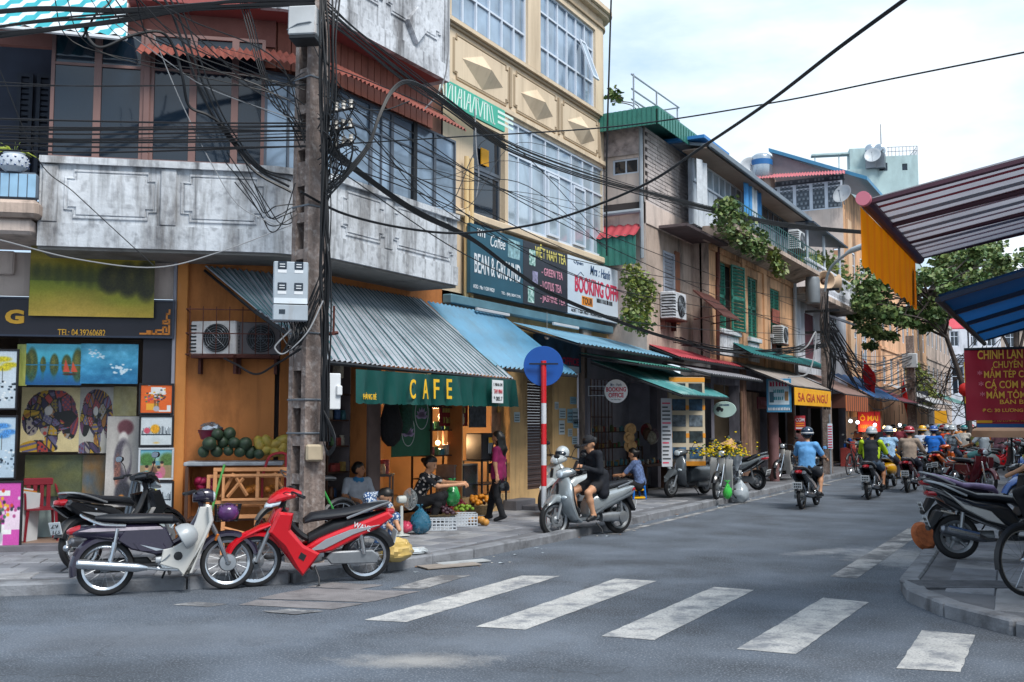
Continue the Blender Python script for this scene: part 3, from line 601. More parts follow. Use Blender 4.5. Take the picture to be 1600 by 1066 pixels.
for a,b,k in((703,826,6),(846,934,6)):
 window(B2,uB(a),uB(b),9.12,11.05,.06,frame_white,glass_blue,[i/k for i in range(1,k)],(.34,.74),.05,.09)
op=window(B2,-.16,.16,-1.0,0,-.02,frame_white,glass_pale,(),(),.045,.04,'open_casement');op.location=(uB(914),.02,10.55);op.rotation_euler=(R(-20),0,0)
mb=MB();wall(mb,-.0,8.2,4.0,12,[],0,y=1.2);mb.build('room_back',mat('room_blue_dark','39434d',.9,var=.3,sc=1),B2)
window(B2,r0+.05,uB(789),5.3,6.55,.12,frame_grey,glass_dark,(),(),.06,.06);window(B2,r0+.05,uB(789),6.55,7.4,.1,frame_grey,glass_dark,(),(),.06,.06)
mb=MB();mb.box(uB(757),uB(769),.08,.1,6.68,7.0);mb.build('yellow_note',mat('yellow_paper','e0a020',.7,var=.05),B2)
mb=MB();mb.box(-.0,ue,-.12,.0,5.48,5.62,.02);mb.build('sill',cream,B2)
for k,px in enumerate((719,727)):
 mb=MB();mb.tube([(uB(px),-.12,3.9),(uB(px),-.12,6.6)],.045,8);mb.build('drain_pipe',mat('cream_pipe','d3b98a',.5,var=.08),B2)
mb=MB();zf=.42
p1,p2_,p3_,p4_=uB(797),uB(824),uB(863),uB(904)
wall(mb,.7,5.5,.1,4.0,[(.71,p1,zf,3.4),(p2_,p3_,zf,3.25)],.3);wall(mb,5.5,9.0,3.05,4.0);mb.build('wall',yellow_pl,B2)
kB=dict(parent=B2)
mb=MB();rm=mat('brown_roller_shutter','4d4040',.7,0.0,var=.12)
for i in range(48):mb.box(p2_+.005,p3_-.005,.14-.02*(i%2),.17,zf+i*.058,zf+i*.058+.054,.008)
mb.build('roller_shutter',rm,B2)
mb=MB();mb.box(p2_+.01,p3_-.01,.1,.3,3.2,3.3);mb.build('shutter_box',dark_metal,B2)
room(-1.7,p1-.01,.3,3.4,3.0,kB,mat('cafe_wall','c0a07c',.85,var=.2,sc=1.5))
mb=MB();q0=uB(786);mb.box(q0,p1+.5,-.3,.02,.1,.3,.015);mb.box(q0+.2,p1+.4,-.6,-.3,.1,.2,.015);mb.build('steps',mat('stone_step','59595f',.8,var=.2,sc=4,bump=.3),B2)
mb=MB();mb.box(0,7.1,-.2,.0,3.85,4.02,.02);mb.build('sign_ledge',mat('ledge_blue','5f8696',.5,.2,var=.15,sc=3),B2)
for px in(765,880):
 mb=MB();u=uB(px,.2);mb.box(u-.6,u+.6,-.3,-.24,3.78,3.84,.01);mb.build('tube_lamp',mat('lamp_casing','b9bec4',.4,var=.05),B2)
#narrow house with bamboo blind and brick loft
O3=Vector((-8.73,22.25,0));S3=Fr(O3.x,O3.y,PI/2);u3=lambda px,v=0:S3.px(px,600,v)[0];z3=lambda px,py,v=0:S3.px(px,py,v)[1]
N3=Fr(O3.x,O3.y,0);n3=lambda px,v=0:N3.px(px,500,v)[0];m3=lambda px,py,v=0:N3.px(px,py,v)[1]
B3=thing('narrow_house','narrow stained house with brick loft, bamboo blind and green sheet roof','building',O3,PI/2)
def addN(mb,name,m,par=B3):return mb.build(name,m,par,rot=(0,0,-PI/2))
e3=3.3
mb=MB();wall(mb,-.0,e3,3.4,6.5,[(u3(1038),u3(1056),z3(1045,503),z3(1045,395))],.2);mb.build('wall',grey_pl,B3)
mb=MB();wall(mb,-4,0,3.4,8.9,[(n3(958)+.02,n3(1000),m3(980,272),m3(980,248))],.1);addN(mb,'wall',lilac_pl)
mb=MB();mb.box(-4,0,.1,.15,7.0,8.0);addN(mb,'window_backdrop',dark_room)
window(B3,n3(958)+.02,n3(1000),m3(980,272),m3(980,248),.03,frame_white,glass_dark,(.5,),(),.04,.05).rotation_euler=(0,0,-PI/2)
mb=MB();mb.box(-.0,e3,-.03,.05,6.42,6.95,.01);mb.build('parapet',lilac_pl,B3)
mb=MB();mb.box(0,e3,.03,.1,6.9,8.75);lw=mb.build('loft_wall',mortar,B3)
bk=MB();bk.box(-.155,.155,-.02,.03,-.043,.043,.008);me=_me('brick',bk);me.materials.append(brick_m)
for j in range(19):
 for i in range(10):
  u=.02+.165+i*.33+(.165 if j%2 else 0)
  if u>e3-.1:continue
  link('brick',me,lw,(u,.02+rnd.uniform(-.008,.008),6.96+j*.096),(rnd.uniform(-.02,.02),0,rnd.uniform(-.02,.02)))
mb=MB();a,b,c,d=n3(952)-.3,n3(1004),m3(980,243),m3(980,193)
for k in range(26):mb.tube([(a,-.06,c+(d-c)*(k+.5)/26),(b,-.06,c+(d-c)*(k+.5)/26)],(d-c)/26*.48,5)
addN(mb,'bamboo_blind',mat('bamboo','b5a9a8',.8,var=.3,sc=7,stain='3f3436',sa=.5,ssc=4))
mb=MB();mb.tube([(n3(1006),-.08,5.6),(n3(1006),-.08,8.7)],.05,8);mb.tube([(n3(1006),-.1,m3(1005,330)),(-2.5,-.12,m3(955,337))],.06,8);addN(mb,'drain_pipe',mat('grey_pipe','8f979f',.5,var=.1))
mb=MB();mb.box(-2.5,-.12,-.05,0,m3(980,328),m3(980,318));addN(mb,'dark_ledge',dark_room)
corrug('lean_to_roof',[(-2.6,0,m3(955,350)),(-.08,0,m3(1000,350))],[(-2.6,-.5,m3(955,380)),(-.05,-.5,m3(1000,380)+.12)],mat('red_sheet','a8434c',.6,.1,var=.15,sc=3),12,.02,B3).rotation_euler=(0,0,-PI/2)
mb=MB()
for k in range(14):mb.box(-2.4+k*.165,-2.4+k*.165+.09,-.45,-.42,m3(980,418),m3(980,372));mb.box(-2.4+k*.165+.09,-2.4+(k+1)*.165,-.43,-.4,m3(980,418),m3(980,372))
addN(mb,'corrugated_wall',green_sheet)
mb=MB();mb.box(-.45,e3+.3,-.5,1.5,8.98,9.05);mb.build('roof',green_sheet,B3)
mb=MB()
for k in range(20):mb.box(-.45+k*.19,-.45+k*.19+.12,-.53,-.5,8.62,9.0)
mb.build('roof_fascia',green_sheet,B3)
mb=MB()
for k in range(22):mb.box(-.5,-.45,-.45+k*.12,-.45+k*.12+.07,8.62,9.04);mb.box(-.485,-.46,-.45+k*.12+.07,-.45+(k+1)*.12,8.62,9.04)
mb.build('roof_fascia',green_sheet,B3)
mb=MB()
for z_ in(9.35,9.6,9.95):mb.tube([(-.3,.0+.2,z_),(e3-.6,.1,z_),(e3-.6,2,z_)],.022,5)
for u in(-.3,1.2,e3-.6):mb.tube([(u,.15,9),(u,.15,9.95)],.022,5)
mb.build('roof_railing',galv,B3)
a,b,c,d=u3(1038),u3(1056),z3(1045,503),z3(1045,395)
mb=MB();frect(mb,a,b,c,d,-.02,.06,.06)
for k in range(int((d-c)/.09)):mb.cbox(((a+b)/2,.03,c+.08+k*.09),(b-a-.1,.015,.07),rot=(.5,0,0))
mb.build('louvre_shutter',mat('grey_louvre','9aa0ab',.6,var=.15),B3)
mb=MB();mb.box(u3(1056),u3(1063),-.03,.1,c,d+.1);mb.build('window_jamb',mat('brown_jamb','7a4c35',.7,var=.2),B3)
mb=MB();mb.box(u3(1030),u3(1098),-.75,0,z3(1060,372),z3(1060,368));mb.build('window_canopy',mat('canopy_slab','5b5052',.8,var=.2),B3)
def ac_unit(label,loc,rz,s=1.0,group=None,casing_col='c2c6c8'):
 t=thing('air_conditioner',label,'air conditioner',loc,rz,group);m=mat('ac_casing_'+casing_col,casing_col,.45,var=.1,sc=5,stain='6a6258',sa=.4,ssc=3)
 w_,d_,h_=.78*s,.3*s,.56*s
 mb=MB();mb.box(-w_/2,w_/2,-d_,0,0,h_,.015);mb.build('casing',m,t)
 mb=MB();mb.lathe([(0,0),(.235*s,0),(.235*s,.015),(.2*s,.02),(0,.02)],24,Matrix.Translation((.06*s,-d_-.0,h_*.5))@Matrix.Rotation(PI/2,4,'X'));mb.build('fan_grille',black_rubber,t)
 mb=MB()
 for r_ in(.06,.1,.14,.18,.22):mb.tube([(.06*s+r_*s*math.cos(k*PI/10),-d_-.03,h_*.5+r_*s*math.sin(k*PI/10))for k in range(20)],.004*s,4,closed=True)
 for k in range(4):mb.tube([(.06*s-.22*s*math.cos(k*PI/4),-d_-.028,h_*.5-.22*s*math.sin(k*PI/4)),(.06*s+.22*s*math.cos(k*PI/4),-d_-.028,h_*.5+.22*s*math.sin(k*PI/4))],.005*s,4)
 mb.build('fan_guard',steel,t)
 mb=MB()
 for k in range(8):mb.box(-w_/2-.006,-w_/2+.1*s,-d_-.008,-d_*.1,.05*s+k*.06*s,.075*s+k*.06*s)
 mb.build('side_fins',black_rubber,t)
 mb=MB();mb.box(-w_/2+.02,w_/2-.02,-d_-.03,.06,-.04,-.003);mb.box(-w_/2+.05,-w_/2+.09,-.1,.06,-.25,-.04);mb.box(w_/2-.09,w_/2-.05,-.1,.06,-.25,-.04);mb.build('bracket',rust,t)
 return t
def on(Fr_,px,py,v):u,z=Fr_.px(px,py,v);return Fr_.w(u,v,z)
ac_unit('air conditioner under the grey louvred window beside the booking office signboard',on(S3,1042,500,.02),PI/2,1.15,None,'c9cdd4')
#peach house with green shutters and planted balcony
O4=Vector((-8.27,25.5,0));S4=Fr(O4.x,O4.y,PI/2);u4=lambda px,v=0:S4.px(px,500,v)[0];z4=lambda px,py,v=0:S4.px(px,py,v)[1]
B4=thing('shuttered_house','peach colonial house with green shutters below a planted balcony and white boarded top floor','building',O4,PI/2)
e4=u4(1240)
W4=[((1124,1152),410,512),((1169,1184),432,524),((1204,1219),450,520)]
hs=[]
for(a,b),t_,b_ in W4:hs.append((u4(a),u4(b),z4((a+b)/2,b_+4),z4((a+b)/2,t_+3)))
zc=6.5
mb=MB();wall(mb,0,e4,3.3,zc,hs,.2);mb.build('wall',peach_pl,B4)
mb=MB();mb.add([(0,0,3.3),(0,2,3.3),(0,2,zc),(0,0,zc)],[(0,1,2,3)]);mb.add([(e4,0,0),(e4,4,0),(e4,4,zc),(e4,0,zc)],[(0,1,2,3)]);mb.build('wall',grey_pl,B4)
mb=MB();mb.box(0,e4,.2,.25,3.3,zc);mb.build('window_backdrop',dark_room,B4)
def shutter(par,u0,u1,z0,z1,y,rz=0,hinge=0):
 s_=MB();w_=u1-u0;o=0 if hinge==0 else-w_;frect(s_,o,o+w_,0,z1-z0,-.02,.02,.06)
 s_.box(o,o+w_,-.02,.02,(z1-z0)*.5-.04,(z1-z0)*.5+.04)
 n=int((z1-z0)/.1)
 for k in range(n):s_.cbox((o+w_/2,0,.07+k*(z1-z0-.1)/n),(w_-.1,.012,.075),rot=(.55,0,0))
 return s_.build('shutter',shutter_green,par,(u0 if hinge==0 else u1,y,z0),(0,0,rz))
for i,h_ in enumerate(hs):
 a,b,c,d=h_;m_=(a+b)/2
 if i==0:shutter(B4,a,m_,c,d,.1);shutter(B4,m_+.1,b+.2,c,d,-.07,R(-6))
 else:shutter(B4,a,m_,c,d,.06);shutter(B4,m_+.01,b,c,d,.06)
 mb=MB();mb.box(a-.1,b+.1,-.1,.05,c-.13,c-.01,.01);mb.box(a-.05,b+.05,-.02,.02,c-.7,c-.15,.005);mb.build('sill',conc,B4)
n=int(e4/.16)
dn=MB();dn.box(-.04,.04,-.07,0,-.16,0,.01);me=_me('dentil',dn);me.materials.append(peach_pl)
for i in range(n):link('dentil',me,B4,(.1+i*.16,0,6.42))
for i in range(1,3):
 mb=MB();u=(hs[i-1][1]+hs[i][0])/2;mb.box(u-.15,u+.15,-.06,.02,3.4,6.4,.01);mb.build('pilaster',peach_pl,B4)
mb=MB();mb.prism([(-.85,6.78),(0,6.78),(0,6.42),(-.55,6.6),(-.85,6.66)],-.5,e4+.2,0,Matrix.Identity(4),'x');mb.build('balcony_slab',grey_pl,B4)
mb=MB()
for z_ in(6.95,7.45):mb.tube([(-.4,-.78,z_),(e4+.1,-.78,z_)],.018,5)
for k in range(40):mb.tube([(-.4+k*(e4+.5)/39,-.78,6.78),(-.4+k*(e4+.5)/39,-.78,7.45)],.01,4)
stuff(mb.build('balcony_railing',mat('teal_iron','3d6b6c',.6,.2,var=.2),B4))
y6=.12
mb=MB();mb.box(-.9,e4,y6,y6+.1,6.78,8.62);mb.build('top_floor_wall',mat('boarding_grey','9fa9b5',.8,var=.15,sc=3,stain='5d6670',sa=.5,ssc=2),B4)
bd=mat('white_boarding','c0c9d3',.75,var=.1,sc=4,stain='78818b',sa=.4,ssc=2,streak=.3)
n=24
for k in range(n):
 mb=MB();a=-.9+k*(e4+.9)/n;b=-.9+(k+1)*(e4+.9)/n;dk=11<=k<=13 or k in(19,21)
 mb.box(a+.015,b-.015,y6-.03,y6,6.8,7.85 if not dk else 7.5);mb.build('board',bd if k<15 else mat('grey_boarding','8d949c',.8,var=.15,sc=4,stain='565c63',sa=.5,ssc=2),B4,flat=True)
window(B4,-.85,3.4,7.9,8.5,y6-.04,frame_white,glass_pale,[k/8 for k in range(1,8)],(),.05,.05)
window(B4,5.0,e4-.1,7.9,8.5,y6-.04,frame_grey,glass_dark,[k/6 for k in range(1,6)],(),.05,.05)
for px in(1122,1138):
 a=u4(px,-y6);mb=MB();mb.box(a,a+.5,y6-.06,y6-.03,6.9,7.85);mb.build('dark_doorway_sheet',dark_room,B4)  # flat dark sheet on the boards, painted shade of an open doorway
mb=MB();mb.prism([(-.55,8.6),(-.5,8.54),(3.5,9.3),(3.5,9.42)],-1.6,e4+.3,0,None,'x');mb.build('roof',mat('pale_sheet_roof','78838f',.6,.3,var=.15,sc=3),B4)
mb=MB();mb.box(-1.6,e4+.3,-.62,-.55,8.5,8.66,.02);mb.build('gutter',mat('gutter_grey','6d7883',.5,.3,var=.1),B4)
mb=MB();mb.box(-1.75,.3,-.5,2,8.72,8.8);mb.build('roof_sheet',mat('blue_sheet','2f78b8',.5,var=.1),B4)
mb=MB();mb.box(-1.6,e4+.3,-.5,y6,8.49,8.52);mb.build('soffit',mat('soffit_tan','86786f',.8,var=.12),B4)
mb=MB();mb.tube([(.55,-.02,3.4),(.55,-.05,5.4),(.6,-.05,5.6),(.6,-.05,6.4)],.06,8);mb.build('drain_pipe',rust,B4)
mb=MB();mb.tube([(e4-.15,-.1,2.9),(e4-.15,-.1,6.4)],.06,8);mb.build('drain_pipe',mat('grey_pipe2','a3a9b0',.5,var=.1),B4)
mb=MB();mb.box(u4(1206),u4(1216)+.1,-.03,0,z4(1200,502),z4(1200,480));mb.build('wall_patch',mat('red_brick_patch','8d5145',.9,var=.3,sc=6,bump=.4),B4)
hd=thing('window_hood','rusty brown iron hood over a small dark window of the peach house','window hood',on(S4,1097,460,0),PI/2)
mb=MB();mb.add([(-.7,0,.05),(.75,0,.05),(.75,-.75,-.62),(-.7,-.75,-.62),(-.7,0,0),(.75,0,0),(.75,-.75,-.66),(-.7,-.75,-.66)],[(0,1,2,3),(7,6,5,4),(0,3,7,4),(1,5,6,2),(3,2,6,7)]);mb.build('sheet',rust,hd)
mb=MB();
for u in(-.65,.7):mb.tube([(u,-.72,-.62),(u,0,-.7)],.015,5);mb.tube([(u,0,.03),(u,-.75,-.63)],.015,5)
mb.build('brace',rust,hd)
ac_unit('air conditioner below the last green shutter of the peach house',on(S4,1212,538,.05),PI/2,1.0)
#recessed balcony house
O5=Vector((-8.6,O4.y+e4+.05,0));S5=Fr(O5.x,O5.y,PI/2);u5=lambda px,v=0:S5.px(px,500,v)[0];z5=lambda px,py,v=0:S5.px(px,py,v)[1]
B5=thing('balcony_house','grey house with balustraded balcony, canopy and lattice window beyond the peach house','building',O5,PI/2)
e5=10.5
mb=MB();zb_=z5(1260,447,.8);wall(mb,0,e5,3.0,zb_,[(u5(1257),u5(1272),z5(1262,560),z5(1262,490)),(u5(1290),u5(1306),z5(1300,512),z5(1300,478))],.4);mb.add([(0,0,zb_),(e5,0,zb_),(e5,6,zb_),(0,6,zb_)],[(0,1,2,3)]);mb.build('wall',white_pl,B5)
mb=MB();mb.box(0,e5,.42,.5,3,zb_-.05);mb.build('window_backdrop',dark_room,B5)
window(B5,u5(1290),u5(1306),z5(1300,512),z5(1300,478),-.02,frame_white,glass_dark,(.2,.4,.6,.8),(.25,.5,.75),.05,.06)
mb=MB();mb.box(u5(1257),u5(1272),.05,.1,z5(1262,560),z5(1262,490));mb.build('door',mat('maroon_door','5a3540',.7,var=.2),B5)
mb=MB();mb.box(-.1,8.5,-.9,0,zb_-.22,zb_,.03);mb.build('balcony_slab',grey_pl,B5)
mb=MB();mb.box(-.1,8.5,-.88,-.72,zb_+.85,zb_+.97,.02);mb.build('balcony_rail',white_pl,B5)
bl=MB();bl.lathe([(.05,0),(.05,.06),(.035,.1),(.075,.25),(.06,.4),(.035,.6),(.05,.78),(.05,.86)],8);me=_me('baluster',bl);me.materials.append(white_pl)
for k in range(30):link('baluster',me,B5,(.1+k*.28,-.8,zb_))
mb=MB()
for u in(.1,2.7,5.4):mb.tube([(u,-.8,zb_+.9),(u,-.8,8.45)],.05,6)
mb.build('post',mat('pale_post','a9b3bd',.6,var=.1),B5)
mb=MB();mb.prism([(-1.1,8.4),(1.5,8.75),(1.5,8.83),(-1.1,8.46)],-.2,5.6,0,None,'x');mb.build('canopy_roof',mat('navy_sheet','2d3a4a',.6,.2,var=.15),B5)
mb=MB();mb.prism([(-1.0,5.55),(.1,6.0),(.1,6.08),(-1.0,5.63)],u5(1280),u5(1300),0,None,'x');mb.build('door_hood',white_pl,B5)
ac_unit('air conditioner on the white wall beside the boarded top floor',on(S4,1237,392,.3),PI/2,1.1,None,'cdd2d6')
#tall grey gable house
yG=45.0;G=Fr(-8.6,yG,0);ug=lambda px,v=0:G.px(px,400,v)[0];zg=lambda px,py,v=0:G.px(px,py,v)[1]
B6=thing('gable_house','tall grey house with a sloping blue roof edge, pink eave and lattice windows','building',(-8.6,yG,0),0)
gl,gr=ug(1180),ug(1318)
mb=MB();wall(mb,gl-3,0,2,zg(1260,330),[(ug(1302),ug(1313),zg(1305,400),zg(1305,388))],.2);mb.build('wall',lilac_pl,B6)
mb=MB();mb.add([(0,0,2),(0,8,2),(0,8,12),(0,0,12)],[(0,1,2,3)]);mb.build('wall',peach_pl,B6)
za,zb2=zg(1260,330),zg(1260,287)
mb=MB();mb.box(gl-3,0,.3,.4,za,zb2+.3);mb.build('window_backdrop',mat('slate_curtain','55606c',.9,var=.3,sc=2),B6)
ws_=[1198,1218,1243,1269,1293,1318]
lat=MB()
for i in range(5):
 a,b=ug(ws_[i]),ug(ws_[i+1]);f_=window(B6,a,b,za,zb2,.05,frame_white,mat('slate_glass','4a5561',.15,0,var=.1),(),(.82,),.07,.08)
 mb=MB();k=0
 for r_ in range(7):
  for c_ in range(6):
   if(r_+c_)%2:mb.box(a+.08+c_*(b-a-.16)/6,a+.08+(c_+1)*(b-a-.16)/6,.02,.04,za+.1+r_*.2,za+.1+r_*.2+.1)
 mb.build('lattice',mat('lattice_grey','7d8791',.6,var=.1),f_)
corrug('eave',[(gl-1,.2,zb2+.75),(.1,.2,zb2+.45)],[(gl-1,-.9,zb2+.35),(.3,-.9,zb2+.05)],mat('pink_sheet','b0656c',.6,var=.12),40,.03,B6)
gp=[(ug(1206),zg(1206,238,-.4)),(ug(1206),zb2+.3),(0,zb2+.1),(0,zg(1345,275,-.4)),]
mb=MB();mb.prism(gp,.4,.6);mb.build('gable_wall',mat('gable_grey','847d82',.9,var=.15,sc=1,bump=.3,stain='54504f',sa=.5,ssc=1),B6)
mb=MB();a,b=Vector((gp[0][0]-.1,0,gp[0][1])),Vector((gp[3][0]+1.0,0,gp[3][1]-.25));mb.prism([(a.x,a.z),(b.x,b.z),(b.x,b.z+.16),(a.x,a.z+.16)],.2,6);mb.build('roof',mat('blue_roof_edge','3f7ea3',.5,var=.1),B6)
mb=MB();mb.box(0,.04,.6,6,6.6,6.75);mb.box(-.02,.1,.5,1.3,3,10.6);mb.build('trim',mat('cream_line','c9a98a',.8,var=.1),B6)
for zz0 in(4.2,7.4):
 for k in range(3):
  f_=window(B6,-.5,.5,0,1.9,0,frame_white,glass_dark,(.5,),(.7,),.06,.06);f_.location=(.03,1.7+k*2.4,zz0);f_.rotation_euler=(0,0,PI/2)
tk=thing('water_tank','shiny steel rooftop water tank with a blue band beside the gable','water tank',(G.w(ug(1193),0,zg(1193,280))),0)
mb=MB();mb.lathe([(0,1.15),(.3,1.12),(.45,1.02),(.47,.95),(.47,.1),(.42,0),(0,0)],20);mb.build('drum',mat('polished_steel','aab4bd',.25,.8,var=.1),tk)
mb=MB();mb.lathe([(.478,.6),(.478,.85)],20);mb.build('blue_band',mat('tank_blue','1f5f9a',.4,var=0),tk)
mb=MB();mb.box(-.5,.5,-.5,.5,-.9,0);mb.build('stand',grey_pl,tk)
def dish(label,loc,r,az,el,group=None):
 t=thing('satellite_dish',label,'satellite dish',loc,0,group);T=Matrix.Rotation(az,4,'Z')@Matrix.Rotation(PI/2-el,4,'X')
 mb=MB();mb.lathe([(0,.0),(r*.4,r*.05),(r*.75,r*.16),(r,r*.3),(r*1.02,r*.3),(r*.75,r*.12),(0,-.02)],20,T);mb.build('reflector',mat('dish_grey','b3b9be',.5,.2,var=.1),t)
 mb=MB();p=T@Vector((0,0,r*.9));mb.tube([T@Vector((0,-r*.9,r*.25)),p],.015,5);mb.ball(p,.05,6,4);mb.tube([(0,0,0),(0,.15,-.4)],.03,6);mb.build('feed_arm',steel,t)
dish('small grey satellite dish on the corner of the lattice window floor',G.w(ug(1322),.25,zg(1322,306)),.42,R(-20),R(20))
dish('satellite dish beside the steel water tank',G.w(ug(1178),.3,zg(1178,266)),.5,R(20),R(10))
#houses further down the street
def far_house(name,label,x,y,rz,w_,d_,h_,m,cols,rows,wm=None,roof=None,z0=3.0,ww=.45,wh=.55,par=0):
 t=thing(name,label,'building',(x,y,0),rz)
 mb=MB();hs=[];cw=w_/cols;rh=(h_-z0)/rows
 for i in range(cols):
  for j in range(rows):hs.append((cw*(i+.5-ww/2),cw*(i+.5+ww/2),z0+rh*(j+.28),z0+rh*(j+.28+wh)))
 wall(mb,0,w_,0,h_,hs,.15);mb.add([(0,0,0),(0,d_,0),(0,d_,h_),(0,0,h_)],[(0,1,2,3)]);mb.add([(w_,0,0),(w_,d_,0),(w_,d_,h_),(w_,0,h_)],[(0,1,2,3)]);mb.add([(0,0,h_),(w_,0,h_),(w_,d_,h_),(0,d_,h_)],[(0,1,2,3)]);mb.build('wall',m,t)
 for h0 in hs:window(t,*h0,.06,wm or frame_white,glass_dark,(.5,),(.65,),.06,.06)
 mb=MB();mb.box(-.1,w_+.1,-.2,.1,h_-.15,h_+.1,.02);mb.build('cornice',m,t)
 for j in range(1,rows):mb=MB();mb.box(0,w_,-.07,.02,z0+rh*j-.08,z0+rh*j+.06);mb.build('string_course',m,t)
 if roof:mb=MB();mb.prism([(-.6,h_),(d_*.5,h_+roof[1]),(d_+.4,h_),(d_+.4,h_+.12),(d_*.5,h_+roof[1]+.14),(-.6,h_+.12)],-.3,w_+.3,0,None,'x');mb.build('roof',roof[0],t)
 return t
orange_pl2=mat('orange_facade','d8ab88',.85,var=.15,sc=1,stain='6b4a35',sa=.6,ssc=1,streak=.3)
far_house('orange_house','orange plaster house with white windows beyond the grey gable house',-8.5,53,PI/2,9,5,10.5,orange_pl2,4,3)
far_house('brown_house','brown weathered street house further along the left side',-8.6,62.2,PI/2,9,5,8,peach_pl,4,2)
far_house('grey_house','grey street house at the far end of the left row',-8.6,71.4,PI/2,14,5,9,grey_pl,6,2)
B7=far_house('white_house','white house with a red sheet roof showing below the tree crown',PD(1392,560,88).x,PD(1392,560,88).y,R(20),6.5,5,7.2,white_pl,3,1)
B7r=MB();zr=PD(1400,478,88).z
B7r.prism([(-1.2,9.6),(2,zr),(5.5,zr),(5.5,zr+.1),(2,zr+.1),(-1.2,9.7)],-.6,6.2,0,None,'x');B7r.build('red_roof',mat('red_sheet_roof','b8434f',.6,var=.12,sc=1.5,stain='8a3640',sa=.4,ssc=1),B7)
mb=MB()
for u in(.2,2.3,4.4,6.2):mb.box(u-.12,u+.12,-.9,-.65,7.2,9.7)
mb.build('roof_post',white_pl,B7)
far_house('tower_house','tall pale house rising behind the far tree',PD(1478,560,95).x,PD(1478,560,95).y,R(25),5,6,13.2,white_pl,3,4)
far_house('street_end_house','pale grey house closing the far end of the street',PD(1405,600,108).x,PD(1405,600,108).y,R(25),9,6,6.5,lilac_pl,4,2)
far_house('street_end_house','beige house at the street end behind the red banner',PD(1520,560,100).x,PD(1520,560,100).y,R(22),12,6,11,mat('beige_plaster','a99b90',.85,var=.15,sc=1,stain='665c55',sa=.5,ssc=1,streak=.3),5,3)
rp=PD(1371,290,92)
BT=thing('rooftop_building','pale green rooftop block with railings standing behind the gable house','building',(rp.x,rp.y,0),R(18))
zt_=PD(1371,244,92).z;w_=3.6
mb=MB();wall(mb,0,3.5,0,zt_,[(2.15,2.6,zt_-1.35,zt_-.75)],.2);mb.add([(3.5,0,0),(3.5,4,0),(3.5,4,zt_),(3.5,0,zt_)],[(0,1,2,3)]);mb.add([(0,0,zt_),(3.5,0,zt_),(3.5,4,zt_),(0,4,zt_)],[(0,1,2,3)])
mint=mat('mint_plaster','a9c0c2',.85,var=.1,sc=1,stain='77888a',sa=.4,ssc=.8,streak=.3);mb.build('wall',mint,BT)
mb=MB();mb.box(-2.6,0,-.2,3,0,zt_-1.1);mb.box(-2.3,-.9,.2,2,zt_-1.1,zt_+.9,.02);mb.build('stair_block',mint,BT)
mb=MB();mb.box(2.15,2.6,.1,.15,zt_-1.35,zt_-.75);mb.box(.2,.9,-.03,0,zt_-1.3,zt_-.6);mb.build('window',glass_dark,BT)
mb=MB();mb.box(-5.6,-2.3,.3,1.2,zt_+.45,zt_+.6);mb.tube([(-5.3,.5,zt_-1.5),(-5.3,.5,zt_+.45)],.05,6);mb.tube([(-3.2,.5,zt_-1.5),(-3.2,.5,zt_+.45)],.05,6);mb.build('roof_canopy',mint,BT)
mb=MB()
for k in range(9):mb.tube([(1.0+k*.31,.0,zt_),(1.0+k*.31,0,zt_+.8)],.02,4)
for k in range(8):mb.tube([(3.48,k*.5,zt_),(3.48,k*.5,zt_+.8)],.02,4)
for z_ in(.4,.8):mb.tube([(.9,0,zt_+z_),(3.48,0,zt_+z_),(3.48,3.6,zt_+z_)],.025,4)
mb.build('railing',steel,BT)
for k,u in enumerate((-.35,.45)):
 t=thing('water_tank',['round steel tank left of the large dish on the pale green rooftop','round steel tank just beside the large dish on the pale green rooftop'][k],'water tank',BT.matrix_world@Vector((0,0,0)))
 t.location=Vector((rp.x,rp.y,0))+Matrix.Rotation(R(18),3,'Z')@Vector((u,.3,zt_+.55))
 mb=MB();mb.lathe([(0,0),(.3,.0),(.42,.12),(.42,1.1),(.3,1.2),(0,1.2)],16,Matrix.Rotation(R(90),4,'X'));mb.build('drum',MATS['polished_steel'],t);mb=MB();mb.box(-.4,.4,-1.0,-.2,-1.7,-.38);mb.build('stand',steel,t)
dish('large round satellite dish on the pale green rooftop',PD(1364,244,91),.7,R(0),R(20))
an_=thing('antenna_mast','thin antenna mast above the pale green rooftop','antenna',PD(1377,240,92.5));mb=MB();mb.tube([(0,0,-.5),(0,0,2.7)],[.05,.025],5);mb.build('mast',dark_metal,an_);
#right side of the street: building line that carries the awnings (just outside the photo)
BR=thing('shop_house','shop house on the right that carries the striped and blue awnings','building',(1.7,40,0),-PI/2)
mb=MB();wall(mb,-40,31,0,7.5,[(2+i*3.6,4.6+i*3.6,.2,2.6)for i in range(8)]+[(2.4+i*3.6,4.2+i*3.6,4.2,6)for i in range(8)],.4);mb.box(-40,31,.6,4,0,7.5);mb.build('wall',mat('right_plaster','b3a795',.85,var=.15,sc=1,stain='6a6055',sa=.5,ssc=1,streak=.3),BR)
